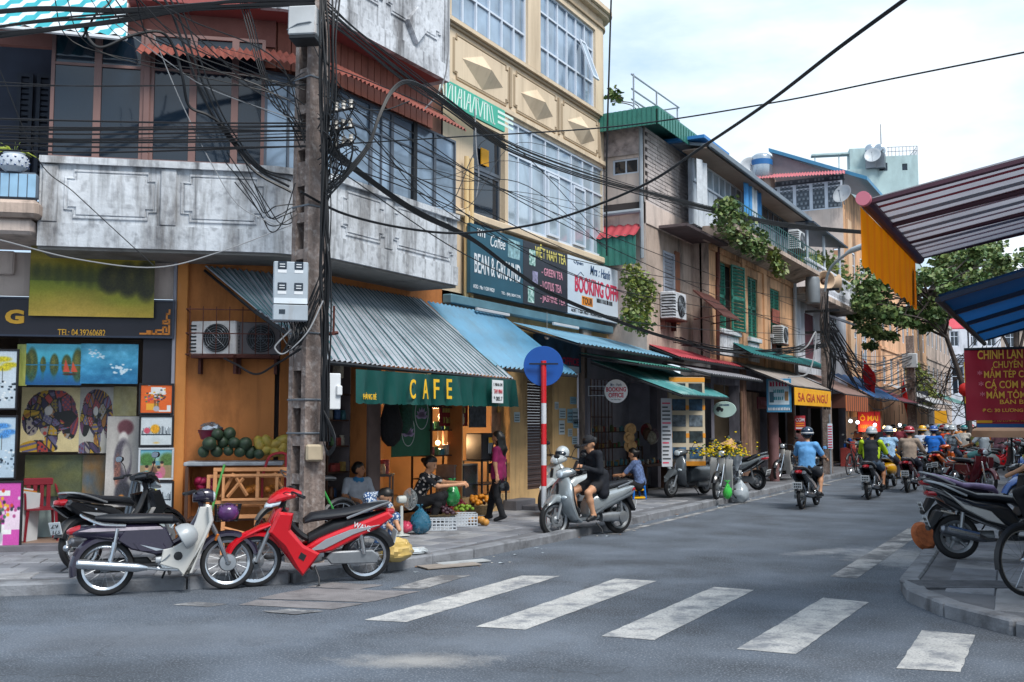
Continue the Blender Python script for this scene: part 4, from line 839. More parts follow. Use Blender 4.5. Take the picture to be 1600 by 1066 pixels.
#ground floor shop fronts of the further houses
shop_wall=mat('shop_wall_grey','74727c',.85,var=.25,sc=1.5,stain='2b2a2d',sa=.6,ssc=1.2,streak=.3)
post_w=mat('post_wood','6e5346',.75,var=.25,sc=5)
kw3=dict(parent=B3);kw4=dict(parent=B4);kw5=dict(parent=B5)
mb=MB();wall(mb,-1.75,3.25,.1,3.42,[(-1.6,2.5,.14,2.75)],.2,y=.72);mb.build('ground_wall',shop_wall,B3)
room(-1.7,3.1,.14,3.0,1.75,kw3,mat('souvenir_wall','b9b8c2',.9,var=.2),y0=.95)
mb=MB();mb.box(uB(905),uB(918),-.12,.1,.1,4.1,.03);mb.build('pier',grey_pl,B2)
mb=MB();wall(mb,0,e4,.1,3.42,[(.25,2.5,.14,2.8),(2.9,5.3,.14,2.7),(5.7,e4-.2,.14,2.8)],.3);mb.build('ground_wall',shop_wall,B4)
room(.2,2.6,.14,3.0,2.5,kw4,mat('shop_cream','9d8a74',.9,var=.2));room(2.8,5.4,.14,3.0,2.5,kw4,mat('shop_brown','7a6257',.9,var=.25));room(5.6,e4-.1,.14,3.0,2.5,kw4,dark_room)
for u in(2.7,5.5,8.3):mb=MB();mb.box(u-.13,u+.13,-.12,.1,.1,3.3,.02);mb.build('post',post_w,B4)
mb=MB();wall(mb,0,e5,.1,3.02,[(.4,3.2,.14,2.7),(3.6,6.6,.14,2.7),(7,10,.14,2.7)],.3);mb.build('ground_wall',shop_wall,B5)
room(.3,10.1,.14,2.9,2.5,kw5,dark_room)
#awnings
def awning(label,back,front,m,n=30,amp=.014,bar=True,arms=True,group=None,barm=None):
 """back and front: lists of world points along the wall and along the outer edge"""
 o=Vector(front[0]);t=thing('awning',label,'awning',o,0,group)
 B_=[Vector(p)-o for p in back];F_=[Vector(p)-o for p in front]
 corrug('sheet',B_,F_,m,n,amp,t)
 if bar:
  mb=MB();mb.tube([p-Vector((0,0,.04))for p in F_],.028,6);mb.build('front_bar',barm or dark_metal,t)
 if arms:
  for i in(0,-1):
   mb=MB();mb.tube([F_[i]-Vector((0,0,.05)),B_[i]-Vector((0,0,.06))],.02,5);mb.build('arm',barm or dark_metal,t)
 return t
def stripe_mat(name,c1,c2,sc,frac=.5,ax=1,rough=.6,trans=0):
 m=mat(name,c1,rough,var=.1,sc=3);t=m.node_tree;b=t.nodes['Principled BSDF'];N=t.nodes.new;K=t.links.new
 src=b.inputs['Base Color'].links[0].from_socket
 g=N('ShaderNodeTexCoord');s_=N('ShaderNodeSeparateXYZ');K(g.outputs['Object'],s_.inputs['Vector'])
 a=N('ShaderNodeMath');a.operation='MULTIPLY';a.inputs[1].default_value=sc;K(s_.outputs[ax],a.inputs[0])
 f_=N('ShaderNodeMath');f_.operation='FRACT';K(a.outputs[0],f_.inputs[0]);c=N('ShaderNodeMath');c.operation='GREATER_THAN';c.inputs[1].default_value=frac;K(f_.outputs[0],c.inputs[0])
 x=N('ShaderNodeMixRGB');K(c.outputs[0],x.inputs['Fac']);K(src,x.inputs['Color1']);x.inputs['Color2'].default_value=srgb(c2)+(1,);K(x.outputs['Color'],b.inputs['Base Color'])
 if trans:b.inputs['Transmission Weight'].default_value=0;tr=N('ShaderNodeBsdfTranslucent');K(x.outputs['Color'],tr.inputs['Color']);mxs=N('ShaderNodeMixShader');mxs.inputs['Fac'].default_value=trans;K(b.outputs[0],mxs.inputs[1]);K(tr.outputs[0],mxs.inputs[2]);K(mxs.outputs[0],t.nodes['Material Output'].inputs['Surface'])
 return m
def fabric(name,col,trans=.4,**k):
 m=mat(name,col,**k);t=m.node_tree;b=t.nodes['Principled BSDF'];N=t.nodes.new;K=t.links.new;tr=N('ShaderNodeBsdfTranslucent');mxs=N('ShaderNodeMixShader');mxs.inputs['Fac'].default_value=trans
 if b.inputs['Base Color'].links:K(b.inputs['Base Color'].links[0].from_socket,tr.inputs['Color'])
 else:tr.inputs['Color'].default_value=srgb(col)+(1,)
 K(b.outputs[0],mxs.inputs[1]);K(tr.outputs[0],mxs.inputs[2]);K(mxs.outputs[0],t.nodes['Material Output'].inputs['Surface']);return m
p_l=LA.w(*[LA.px(320,416,.05)[0],.05,LA.px(320,416,.05)[1]])
cafe_grey=mat('cafe_awning_grey','989fa8',.65,var=.12,sc=2,stain='5f5d64',sa=.6,ssc=1.5,st=.55)
fz=2.53
cf=awning('grey corrugated cafe awning over the fruit shop on the corner',[p_l,(-9.62,10.95,3.84),(-9.62,14.25,3.84)],[PX(400,483,-9.4),PX(512,562,-8.2),PX(802,591,-8.2)],cafe_grey,58,.016)
teal_rib=mat('teal_rib','3f6a70',.6,var=.1)
o_=Vector(cf.location)
bk_=[p_l,Vector((-9.62,10.95,3.84)),Vector((-9.62,14.25,3.84))];fk_=[PX(400,483,-9.4),PX(512,562,-8.2),PX(802,591,-8.2)]
def along(P,t):
 L_=[0]
 for i in range(len(P)-1):L_.append(L_[-1]+(P[i+1]-P[i]).length)
 d=t*L_[-1]
 for i in range(len(P)-1):
  if d<=L_[i+1]+1e-9:return P[i].lerp(P[i+1],(d-L_[i])/(L_[i+1]-L_[i]))
 return P[-1]
for k in range(44):
 t=(k+.5)/44;a,b=along(bk_,t)-o_,along(fk_,t)-o_;mb=MB();mb.tube([a+Vector((0,0,.02)),b+Vector((0,0,.02))],[.006,.009],4);mb.build('rib',teal_rib,cf)
cv_g=fabric('cafe_valance_green','114a46',.2,rough=.45,var=.15,sc=3,bump=.2,bsc=6)
va,vb=PX(556,577,-8.15),PX(806,594,-8.15)
mb=MB();n=90;hh=.43
vs=[]
for i in range(n+1):
 t=i/n;p=va.lerp(vb,t)-o_
 for j in range(5):
  w_=(.045*math.sin(t*70)+.03*math.sin(t*23+1)+.02*math.sin(t*131+2))*j/4;dz=-hh*j/4*(1 if j<4 else 1+.05*abs(math.sin(t*95)))
  vs.append((p.x+w_+.03*j/4,p.y-(.25*(1-t)*.35*j/4 if t<.08 else 0),p.z+dz))
mb.add(vs,[(5*i+j,5*i+5+j,5*i+6+j,5*i+1+j)for i in range(n)for j in range(4)]);mb.build('valance',cv_g,cf,sharp=80)
vm=(va+vb)/2-o_;yel=mat('yellow_lettering','e0b32a',.6,var=.08);
for ch,px,h_ in(('C',645,.27),('A',665,.28),('F',682,.28),('E',702,.29)):
 p=PX(px,608,-8.05)-o_;text(ch,yel,cf,(p.x,p.y,p.z),(PI/2,0,PI/2),.14,h_,.004,bold=.01)
p=PX(578,619,-8.05)-o_;text('HÀNG BÈ',yel,cf,(p.x,p.y,p.z),(PI/2,0,PI/2),.28,.09,.003)
p=PX(778,612,-8.02)-o_;mb=MB();mb.box(-.01,.0,-.17,.17,-.18,.18);mb.build('paper_sign',white_pt,cf,p)
red_l=mat('red_lettering','b32a3a',.6,var=0);ink=mat('black_ink','22242a',.7,var=0)
for j,(s_,m_,h_)in enumerate((('1 NHA IN',ink,.05),('TAM VINH',red_l,.07),('* 085.7',ink,.07))):text(s_,m_,cf,(p.x+.004,p.y,p.z+.11-j*.11),(PI/2,0,PI/2),.27,h_)
def awn(label,xb,yb,zb,xf,yf,zf,m,**k):return awning(label,[(xb,yb[0],zb),(xb,yb[1],zb)],[(xf,yf[0],zf),(xf,yf[1],zf-.0)],m,**k)
sky_blue=mat('awning_sky_blue','2a7396',.45,.1,var=.12,sc=2,stain='2a5563',sa=.4,ssc=1.5);pale_blue=mat('awning_pale_blue','6d9ab3',.5,.1,var=.12,sc=2)
teal_g=mat('awning_teal','3f7f80',.5,var=.2,sc=2,stain='a3bdb9',sa=.75,ssc=1.4);grey_sh=mat('awning_grey','8a8a90',.6,.1,var=.15,sc=2,stain='54525a',sa=.5,ssc=1.5);red_sh=MATS['red_sheet']
awn('blue ribbed awning between the cafe awning and the round blue sign',-9.55,(14.3,16.9),3.8,-8.4,(14.6,17.75),2.7,sky_blue,n=20,amp=.035)
awn('long pale blue awning under the booking office signboard',-9.6,(17.4,22.0),3.72,-8.15,(15.9+1.4,23.1),3.26,pale_blue,n=30)
awn('faded teal awning sloping over the souvenir shop',-8.95,(19.6,24.6),3.08,-7.35,(20.7,24.0),2.38,teal_g,n=30,amp=.018)
awn('flat green sheet awning just above the faded teal one',-8.9,(18.9,23.6),3.2,-7.9,(19.6,22.9),3.0,green_sheet,n=20)
awn('long red sheet awning beneath the window with the air conditioner',-8.8,(22.4,27.6),3.62,-7.95,(22.3,27.4),3.28,red_sh,n=30)
awn('small grey sheet awning over the wooden shop front',-8.5,(22.6,27.6),3.2,-7.5,(23.2,27.6),2.92,grey_sh,n=24)
a8=awn('grey awning carrying the yellow valance of number 5A',-8.3,(27.3,33.8),3.46,-7.0,(28.9,33.8),2.82,mat('awning_warm_grey','8f8680',.65,var=.12,sc=2,stain='5c5652',sa=.4,ssc=1.2),n=36,amp=.012)
yv=mat('yellow_valance','e2a41c',.6,var=.08,sc=4)
mb=MB();mb.box(.0,.03,.1,4.85,-.56,-.06,.01);mb.build('valance',yv,a8);text('5A GIA NGƯ',mat('brick_red_lettering','a33a26',.6,var=.05),a8,(.034,2.4,-.3),(PI/2,0,PI/2),3.9,.3,.004,bold=.015)
awn('teal corrugated roof strip above the awning of number 5A',-8.3,(27.5,37.5),3.98,-7.6,(27.0,37.5),3.62,mat('teal_sheet','1f6668',.5,.1,var=.12),n=40,amp=.02)
a10=awn('brown awning with a striped valance next to the yellow one',-8.4,(34.6,40.4),3.5,-7.0,(36.2,40.4),2.76,mat('awning_brown','7d6660',.7,var=.15,sc=2),n=24,amp=.012)
mb=MB();mb.box(0,.03,0,4.2,-.6,-.05,.01);mb.box(-1.3,0,-.03,0,-.5,0,.01);mb.build('valance',stripe_mat('orange_brown_stripe','b5673f','5b352b',2.6),a10)
tarp=fabric('blue_tarp','2365a8',.35,rough=.5,var=.15,sc=2,bump=.4,bsc=4)
awn('bright blue tarpaulin awning further down on the left',-8.4,(40.6,47.5),3.7,-6.9,(41.2,47.5),2.75,tarp,n=6,amp=.05)
awn('dark red sheet awning past the blue tarpaulin',-8.4,(47.8,53),3.4,-6.8,(48,53),2.7,mat('awning_dark_red','6b3440',.7,var=.15),n=20)
awn('pale canvas awning at the far end of the left row',-8.4,(53.5,63),3.7,-6.3,(54,63),2.75,fabric('pale_canvas','b9bcc2',.4,rough=.7,var=.1),n=14)
awn('black and white striped awning under the far pale canvas',-8.0,(52,57),3.0,-6.2,(52.4,57),2.4,stripe_mat('bw_stripe','c9c9cc','2b2b30',2.0),n=12)
awn('green awning near the street end',-8.4,(64,74),3.8,-6.2,(64,74),2.9,green_sheet,n=20)
aS=awning('striped red and white awning overhead on the right',[(1.3,7.6,3.86),(1.3,10.5,3.86)],[(-1.3,7.6,3.38),(-1.3,10.45,3.34)],fabric('striped_awning','a9a9b2',.4,rough=.6,var=.1,sc=2),n=2,amp=.0,bar=False,arms=False)
fab_red=fabric('stripe_red','8e3b48',.3,rough=.6,var=.1);fab_gr=fabric('stripe_grey','5a5560',.3,rough=.6,var=.1)
for k in range(13):
 y=.06+k*.225;m_=fab_red if k%3 else fab_gr;mb=MB();n_=8
 vs=[];w_=.07 if k%3 else .12
 for i in range(n_+1):t=i/n_;vs+=[(t*2.6,y,t*.48-.006),(t*2.6,y+w_,t*.48-.006-.002)]
 mb.add(vs,[(2*i,2*i+2,2*i+3,2*i+1)for i in range(n_)]);mb.build('stripe',m_,aS)
for y in(.02,1.0,1.9,2.82):mb=MB();mb.tube([(0.02,y,-.02),(2.6,y,.44)],.022,6);mb.build('arm',mat('maroon_iron','4a2c38',.5,.2,var=.1),aS)
mb=MB();mb.tube([(0,-.02,0),(0,2.87,-.03)],.05,10);mb.build('roller',MATS['maroon_iron'],aS)
mb=MB();mb.lathe([(0,-.04),(.052,-.04),(.052,.02),(0,.02)],16,Matrix.Translation((0,-.02,.0))@Matrix.Identity(4),'y');mb.build('roller_cap',mat('pink_plastic','c4707f',.5,var=.05),aS)
ov=stripe_mat('orange_valance','f58c0a','f07d14',3.2,.7,trans=.8);mb=MB();vs=[];n=40
for i in range(n+1):
 t=i/n
 for j in range(4):vs.append((-.03+.01*math.sin(t*19)*j/3,t*2.83,-.05-.42*j/3*(1+.04*math.sin(t*60)*(j==3))-.05*t*j/3))
mb.add(vs,[(4*i+j,4*i+4+j,4*i+5+j,4*i+1+j)for i in range(n)for j in range(3)]);mb.build('valance',ov,aS,sharp=80)
mb=MB();mb.box(-.05,-.045,2.6,2.72,-.5,-.15);mb.build('print',mat('purple_print','5d4a66',.7,var=.3,sc=20),aS)
aU=awning('dark blue awning overhead at the right edge',[(1.4,9.1,3.5),(1.4,13.9,3.5)],[(-1.0,9.15,2.84),(-1.0,13.9,2.79)],fabric('navy_awning','17568f',.45,rough=.55,var=.15,sc=1.5),n=2,amp=.0,bar=True,arms=False)
for y in(.03,1.2,2.4,3.6,4.72):mb=MB();mb.box(0,2.4,y-.03,y+.03,-.06,-.02,0,Matrix.Rotation(-math.atan2(.66,2.4),4,'Y'));mb.build('arm',mat('dark_blue_iron','1c2c44',.5,.2,var=.1),aU)
#signs
def board(name,label,loc,rz,w_,h_,th,m,cat='sign',group=None,b=.006):
 t=thing(name,label,cat,loc,rz,group);mb=MB();mb.box(-w_/2,w_/2,0,th,-h_/2,h_/2,b);mb.build('panel',m,t);return t
def boardpx(name,label,Fr_,v,x0,y0,x1,y1,th,m,cat='sign',group=None):
 """a signboard on a facade frame spanning photo corner points (left top) - (right bottom)"""
 ua,za_=Fr_.px(x0,y0,v);ub_,zb_2=Fr_.px(x1,y1,v);c=Fr_.w((ua+ub_)/2,v,(za_+zb_2)/2);return board(name,label,c,Fr_.a,abs(ub_-ua),abs(za_-zb_2),th,m,cat,group),(ub_-ua),abs(za_-zb_2)
gold=mat('gold_lettering','d9a531',.5,var=.08)
x0=uL(-62,.1);zt,zb=LA.px(120,527,.1)[1],LA.px(120,466,.1)[1];xr=uL(270,.1)
sg=board('signboard','black signboard of the painting shop with golden G and telephone number',LA.w((x0+xr)/2,.1,(zt+zb)/2),A40,xr-x0,zb-zt,.1,mat('black_signboard','24242e',.45,var=.1,sc=4));cu_=(x0+xr)/2;cz_=(zt+zb)/2
lp=lambda px,py,v=.1:(uL(px,v)-cu_,LA.px(px,py,v)[1]-cz_)
a=lp(19,495);text('G',gold,sg,(a[0],-.006,a[1]),(PI/2,0,0),.235,.19,.006,bold=.05)
a=lp(125,520);text('TEL: 04.39260682',gold,sg,(a[0],-.004,a[1]),(PI/2,0,0),.60,.09,.003,bold=.006)
mb=MB();bx=lp(262,485);g_=.035
for pts in([(0,0),(0,-1),(-.6,-1),(-.6,-2.6),(0,-2.6),(0,-3.6),(-1.4,-3.6),(-1.4,-2.9),(-.7,-2.9)],[(-.0,-4.2),(0,-6.4),(-1.4,-6.4),(-1.4,-4.6),(-.6,-4.6),(-.6,-5.6)],[(-1.8,-5.4),(-3,-5.4),(-3,-6.4),(-4.0,-6.4),(-4,-5.7),(-5,-6.4),(-6.6,-6.4)],[(-1.8,-6.4),(-2.5,-6.4)]):
 for i in range(len(pts)-1):
  (xa,ya),(xb,yb)=pts[i],pts[i+1];mb.box(bx[0]+min(xa,xb)*g_*1.6-.012,bx[0]+max(xa,xb)*g_*1.6+.012,-.006,0,bx[1]+min(ya,yb)*g_*1.45-.012,bx[1]+max(ya,yb)*g_*1.45+.012)
stuff(mb.build('key_ornament',mat('orange_ornament','d0802c',.5,var=.05),sg))
mb=MB();frect(mb,-(xr-x0)/2,(xr-x0)/2,-(zb-zt)/2,(zb-zt)/2,-.02,.0,.025);mb.build('frame',mat('navy_edge','30384a',.4,var=.1),sg)
vS=.25;us_=lambda px:SB.px(px,400,vS)[0];ztop=5.36;zbot=4.1
def bpanel(label,xa,xb,m):
 a,b=us_(xa),us_(xb);return board('signboard',label,SB.w((a+b)/2,vS,(ztop+zbot)/2),PI/2,b-a-.01,ztop-zbot,.08,m),b-a
def bt(t,s_,m,xa,xb,ya,yb,bold=0,**k):
 """lettering between photo points (xa, ya) top left and (xb, yb) bottom right of the panel"""
 ua,za_=SB.px(xa,ya,vS);ub_,zb_2=SB.px(xb,yb,vS);c=Vector(t.location);lu=(ua+ub_)/2-(c.y-O2.y);hgt=k.pop('h',None)or abs(za_-zb_2)
 text(s_,m,t,(lu,-.005,(za_+zb_2)/2-c.z),(PI/2,0,0),ub_-ua,hgt,.003,bold=bold,**k)
teal_p=mat('sign_teal','235366',.45,var=.12,sc=2);black_p=mat('sign_black','2a2f3a',.45,var=.1);white_p=mat('sign_white','c6d3e0',.4,var=.05)
lt=mat('white_lettering','d7dde2',.5,var=0);pk=mat('pink_lettering','cf8fa2',.5,var=0);ye=mat('olive_yellow_lettering','c9bf6a',.5,var=0);crim=mat('crimson_lettering','c22f52',.5,var=0);dbl=mat('dark_blue_lettering','27466b',.5,var=0)
s1,w1=bpanel('teal signboard with white letters reading BEAN & GROUND',735,817.5,teal_p)
bt(s1,'BEAN & GROUND',lt,741,813,391,447,.01,h=.36)
bt(s1,'Coffee',lt,766,789,366,392,.0,h=.22,shear=.3);blur(s1,-.62,.5,.3,.14,4,lt)
bt(s1,'ADD : No 1 GIA NGU',lt,739,772,446,455,.004,h=.07);bt(s1,'TEL : (04) 3824 7376',lt,783,813,457,466,.004,h=.07)
leafpic=mat('tea_picture','4f8f86',.5,var=.6,sc=14,det=6,stain='cfe0dc',sa=.9,ssc=14,st=.5)
pic(s1,'picture',.62,.38,.48,.36,mat('coffee_picture','7fa3ab',.5,var=.5,sc=12,det=6))
s2,w2=bpanel('black signboard listing VIỆT NAM TEA flavours',817.5,887,black_p)
bt(s2,'VIỆT NAM TEA',ye,836,884,380,418,.01,h=.34)
bt(s2,'- GREEN TEA',pk,846,879,419,437,.008,h=.16);bt(s2,'- LOTUS TEA',pk,844,877,440,457,.008,h=.17);bt(s2,'- JASMINE TEA',pk,844,883,463,478,.008,h=.17)
pic(s2,'picture',-.62,.33,.26,.32,leafpic);pic(s2,'picture',-.5,-.06,.22,.25,mat('lilac_picture','8d8aa8',.5,var=.5,sc=14));pic(s2,'picture',-.68,-.42,.26,.32,leafpic)
s3,w3=bpanel('white signboard with red letters reading BOOKING OFFICE',887,977,white_p)
bt(s3,'BOOKING OFFICE',crim,898,974,432,472,.03,h=.37);bt(s3,'Mrs : Hanh',dbl,922,953,418,435,.012,h=.21,shear=.2)
og=mat('orange_patch','e08a2a',.6,var=0);mb=MB();ua=SB.px(909,470,vS)[0]-(s3.location.y-O2.y);ub_=SB.px(926,470,vS)[0]-(s3.location.y-O2.y);zc_=SB.px(917,471,vS)[1]-s3.location.z;mb.box(ua,ub_,-.004,0,zc_-.1,zc_+.1);mb.build('patch',og,s3)
text('TOUR',ink,s3,((ua+ub_)/2,-.007,zc_),(PI/2,0,0),(ub_-ua)*.9,.15,.002,bold=.015);blur(s3,.35,-.2,.9,.1,13,ink)
bt(s3,'ADD : 1 GIA NGƯ - HOÀN KIẾM',ink,892,940,482,494,.004,h=.1);blur(s3,.78,-.5,.75,.03,22,ink);blur(s3,.78,-.56,.75,.03,20,ink)
bt(s3,'Open',dbl,896,911,405,417,.005,h=.1);mb=MB();mb.tube([(-1.1,-.004,.25),(-.95,-.004,.33),(-.8,-.004,.27)],.008,4);mb.build('logo',dbl,s3)
sa_,sb_=SB.px(698,134,.35),SB.px(789,195,.35);c=SB.w((sa_[0]+sb_[0])/2,.35,(SB.px(745,167,.35)[1]))
sc_=board('signboard','narrow green signboard with pale worn strokes at the edge of the cream building',c,PI/2,sb_[0]-sa_[0],.42,.05,mat('sign_green','3fa38c',.5,var=.1,sc=3))
pgl=mat('pale_green_lettering','c9ded6',.5,var=0);mb=MB()
for k in range(19):
 x=-1.25+k*.1;r_=rnd.choice((-.28,.28,0,0));mb.cbox((x,-.003,0),(.028 if r_ else .04,.006,.33),rot=(0,r_,0))
 if k%3==0:mb.cbox((x+.05,-.003,rnd.choice((.15,-.15,0))),(.09,.006,.03))
stuff(mb.build('worn_lettering',pgl,sc_))
for j in range(3):mb=MB();mb.box(.75,1.35,-.004,0,.1-j*.1,.15-j*.1);mb.build('printed_line',MATS['pale_green_lettering'],sc_)
pb=PZ(850,825,.12)
rs=thing('road_sign','round blue road sign seen from behind on a red and white striped post','road sign',pb)
sgp=PD(851,572,0);dd=(Vector((pb.x,pb.y,H))-CAM).dot(Vector((-math.sin(YAW),math.cos(YAW),0)))
top=PD(849,566,dd/math.cos(PITCH));hz=(660-566)/F*dd+H-.12
cols=((.0,.33),(.33,.66),(.66,.99),(.99,1.32),(1.32,1.65),(1.65,1.98),(1.98,2.31),(2.31,hz))
rp_,wp_=mat('sign_red','c01f28',.4,var=.08,sc=6,coat=.3),mat('sign_post_white','c2c6cb',.45,var=.08,sc=6)
mb=MB();mb.tube([(0,0,-.02),(0,0,hz)],.043,12);mb.build('post',wp_,rs)
for i in range(0,8,2):mb=MB();mb.tube([(0,0,hz*i/8+.0),(0,0,hz*(i+1)/8)],.0445,12);mb.build('red_band',rp_,rs)
mb=MB();mb.tube([(0,0,hz*7/8),(0,0,hz+.02)],.0445,12);mb.build('red_band',rp_,rs)
nrm=Vector((math.sin(YAW),-math.cos(YAW),0));zc_=(660-572)/F*dd+H-.12;rr=31/F*dd
T=Matrix.Translation(-nrm*.07+Vector((0,0,zc_)))@Matrix.Rotation(YAW+R(6),4,'Z')
mb=MB();mb.lathe([(0,-.006),(rr,-.006),(rr+.006,0),(rr,.006),(0,.006)],48,T,'y');mb.build('disc',mat('sign_back_blue','114a97',.35,var=.06,sc=3),rs)
mb=MB();mb.box(-.23,.23,-.05,-.02,-.012+zc_+.03,.012+zc_+.03,0,Matrix.Rotation(YAW,4,'Z'));mb.build('bracket',dark_metal,rs)
p=PY(963,611.5,20.4);rb=thing('hanging_sign','round white hanging sign reading BOOKING OFFICE in red','sign',p,R(12));r_=.255
mb=MB();mb.lathe([(0,-.03),(r_,-.03),(r_,.03),(0,.03)],36,None,'y');mb.build('disc',mat('sign_disc_white','e6ebef',.4,var=.03),rb)
mb=MB();mb.tube([(r_*math.cos(k*PI/18),-.02,r_*math.sin(k*PI/18))for k in range(36)],.012,5,closed=True);mb.build('rim',dark_metal,rb)
text('Mrs : Hanh',dbl,rb,(0,-.032,.14),(PI/2,0,0),.24,.065,.002,bold=.006);text('BOOKING',crim,rb,(0,-.032,.04),(PI/2,0,0),.43,.1,.002,bold=.03);text('OFFICE',crim,rb,(0,-.032,-.085),(PI/2,0,0),.33,.1,.002,bold=.03);text('1st Gia Ngư',ink,rb,(0,-.032,-.18),(PI/2,0,0),.22,.035,.002)
mb=MB();frect(mb,-.62,-.25,-.1,.12,-.015,.015,.02);mb.build('bracket',galv,rb)
p=PY(1132,640,24.2);ov_=thing('hanging_sign','oval pale green hanging sign with a small car picture','sign',p,R(15))
mb=MB();T=Matrix.Diagonal((.27,1,.19,1));mb.lathe([(0,-.03),(1,-.03),(1.04,0),(1,.03),(0,.03)],32,T,'y');mb.build('disc',mat('oval_green','a9c4bd',.4,var=.1,sc=4),ov_)
mb=MB();mb.prism([(-.2,-.02),(-.02,-.02),(-.03,.03),(-.07,.035),(-.1,.07),(-.16,.07),(-.19,.03)],-.036,-.03);mb.ball((-.15,-.033,-.03),(.025,.004,.025));mb.ball((-.06,-.033,-.03),(.025,.004,.025));mb.build('car_picture',ink,ov_);blur(ov_,0,.11,.24,.04,9,dbl,-.034)
mb=MB();mb.tube([(0,0,.19),(0,0,.8)],.01,5);mb.build('hanger',dark_metal,ov_)
p=PY(1217,618,29.0);nb=board('notice_board','blue and white shop board hanging left of the yellow 5A valance',p,R(10),.68,.95,.06,mat('board_blue','3f86b0',.45,var=.12,sc=4));
mb=MB();mb.box(-.28,.28,-.005,0,-.26,.42);mb.build('white_field',mat('board_white','b9cdd9',.5,var=.15,sc=6),nb);blur(nb,0,.33,.5,.15,6,crim,-.008);blur(nb,0,.12,.3,.1,6,mat('teal_print','2f8a96',.5,var=.1),-.008);blur(nb,0,-.08,.28,.1,5,MATS['teal_print'],-.008);blur(nb,0,-.38,.6,.08,14,lt,-.006);pic(nb,'picture',-.2,-.05,.12,.3,mat('bottle_print','35586a',.5,var=.3),-.009);pic(nb,'picture',.21,-.02,.1,.26,mat('brown_print','8a6a45',.5,var=.3),-.009)
p=PY(1250,661,30.5);cm=board('shop_sign','small red sign reading CƠM beneath the yellow valance',p,R(12),.3,.42,.03,mat('sign_red2','b3323c',.5,var=.1));text('CƠM',lt,cm,(0,-.005,.1),(PI/2,0,0),.25,.12,bold=.01)
for j in range(3):mb=MB();mb.box(-.12,.12,-.004,0,-.17+j*.07,-.135+j*.07);mb.build('printed_line',og if j else lt,cm)
p=PY(1297,682,33.5);vs_=board('shop_sign','tall narrow red and white striped sign on a steel post by the bicycles',p,R(12),.15,.8,.04,white_p)
for j in range(9):mb=MB();mb.box(-.06,.06,-.006,0,-.36+j*.082,-.325+j*.082);mb.build('red_bar',crim,vs_)
mb=MB();mb.tube([(0,.05,-1.2),(0,.05,.7)],.03,6);mb.build('post',galv,vs_)
p=PY(1358,659,45.0);om=board('shop_sign','red sign with yellow letters reading Ô MAI in the lit shop',p,R(14),.9,.85,.04,mat('sign_red3','b3252c',.5,var=.08));text('Ô MAI',yel,om,(0,-.005,.17),(PI/2,0,0),.72,.28,bold=.02);blur(om,0,-.2,.7,.15,9,og,-.005)
p=PY(1470,652,52.0);board('shop_sign','small yellow hanging sign under the far pale canvas',p,R(14),.55,.6,.04,yv)
p=PY(1435,620,60.0);board('shop_sign','dark shop board under the far awnings',p,R(14),1.0,.6,.04,black_p)
yb_=12.6;bl_=PY(1508,600,yb_);br_=PY(1660,600,yb_);ztb,zbb=PY(1540,545,yb_).z,PY(1540,657,yb_).z
bn=thing('banner','large red cloth banner with yellow Vietnamese lettering hanging under the blue awning','banner',(bl_.x,yb_,zbb),R(4))
W_=br_.x-bl_.x;Hh=ztb-zbb;mb=MB();n=24;vs=[]
for i in range(n+1):
 for j in range(9):vs.append((W_*i/n,.012*math.sin(i*.9+j*.5)+.01*math.sin(j*1.7),Hh*j/8))
mb.add(vs,[(9*i+j,9*i+9+j,9*i+10+j,9*i+1+j)for i in range(n)for j in range(8)]);mb.build('cloth',fabric('red_banner','a3182f',.3,rough=.5,var=.1,sc=3,bump=.15,bsc=8),bn,sharp=80)
by=mat('banner_yellow','dfa83a',.6,var=.05)
def bnt(s_,xa,xb,ya,yb2,bold=.01):
 a,b=PY(xa,ya,yb_),PY(xb,yb2,yb_);text(s_,by,bn,((a.x+b.x)/2-bl_.x,-.03,(a.z+b.z)/2-zbb),(PI/2,0,0),b.x-a.x,abs(a.z-b.z),.002,bold=bold)
bnt('CHINH LAN',1527,1598,548,560,.02);bnt('CHUYÊN SỈ',1551,1612,561,574);bnt('MẮM TÉP CHƯNG',1537,1637,574,589,.014);bnt('CÁ CƠM KHÔ',1539,1625,593,606,.014);bnt('MẮM TÔM BẮC',1541,1634,606,622,.014);bnt('BÁN BUÔN',1562,1630,623,631);bnt('ĐC: 30 LƯƠNG NGỌC QUYẾN',1535,1668,636,645,.012)
for px,py in((1531,583),(1533,600),(1535,616)):a=PY(px,py,yb_);text('*',mat('pink_star','d9808a',.6,var=0),bn,(a.x-bl_.x,-.03,a.z-zbb),(PI/2,0,0),.05,.05,.002)
mb=MB();mb.tube([(0,0,Hh),(W_,0,Hh)],.015,6);mb.build('top_rod',dark_metal,bn)
mb=MB();mb.tube([(0.05,0,Hh),(.05,.1,Hh+.5)],.006,4);mb.tube([(W_-.05,0,Hh),(W_-.05,.1,Hh+.5)],.006,4);mb.build('cord',dark_metal,bn)
p=PY(1580,661,13.4);b2=board('shop_sign','narrow red and blue sign strip below the red banner',p,R(4),.75,.11,.03,mat('strip_red','9c1f2c',.5,var=.1));mb=MB();mb.box(-.37,.37,-.004,0,-.053,-.01);mb.build('blue_band',mat('strip_blue','1f5a94',.5,var=.1),b2);text('ĐC: 10 LƯƠNG NGỌC',by,b2,(.0,-.005,.025),(PI/2,0,0),.5,.035);mb=MB();mb.box(-.37,-.2,-.006,0,.0,.05);mb.build('yellow_field',yv,b2)
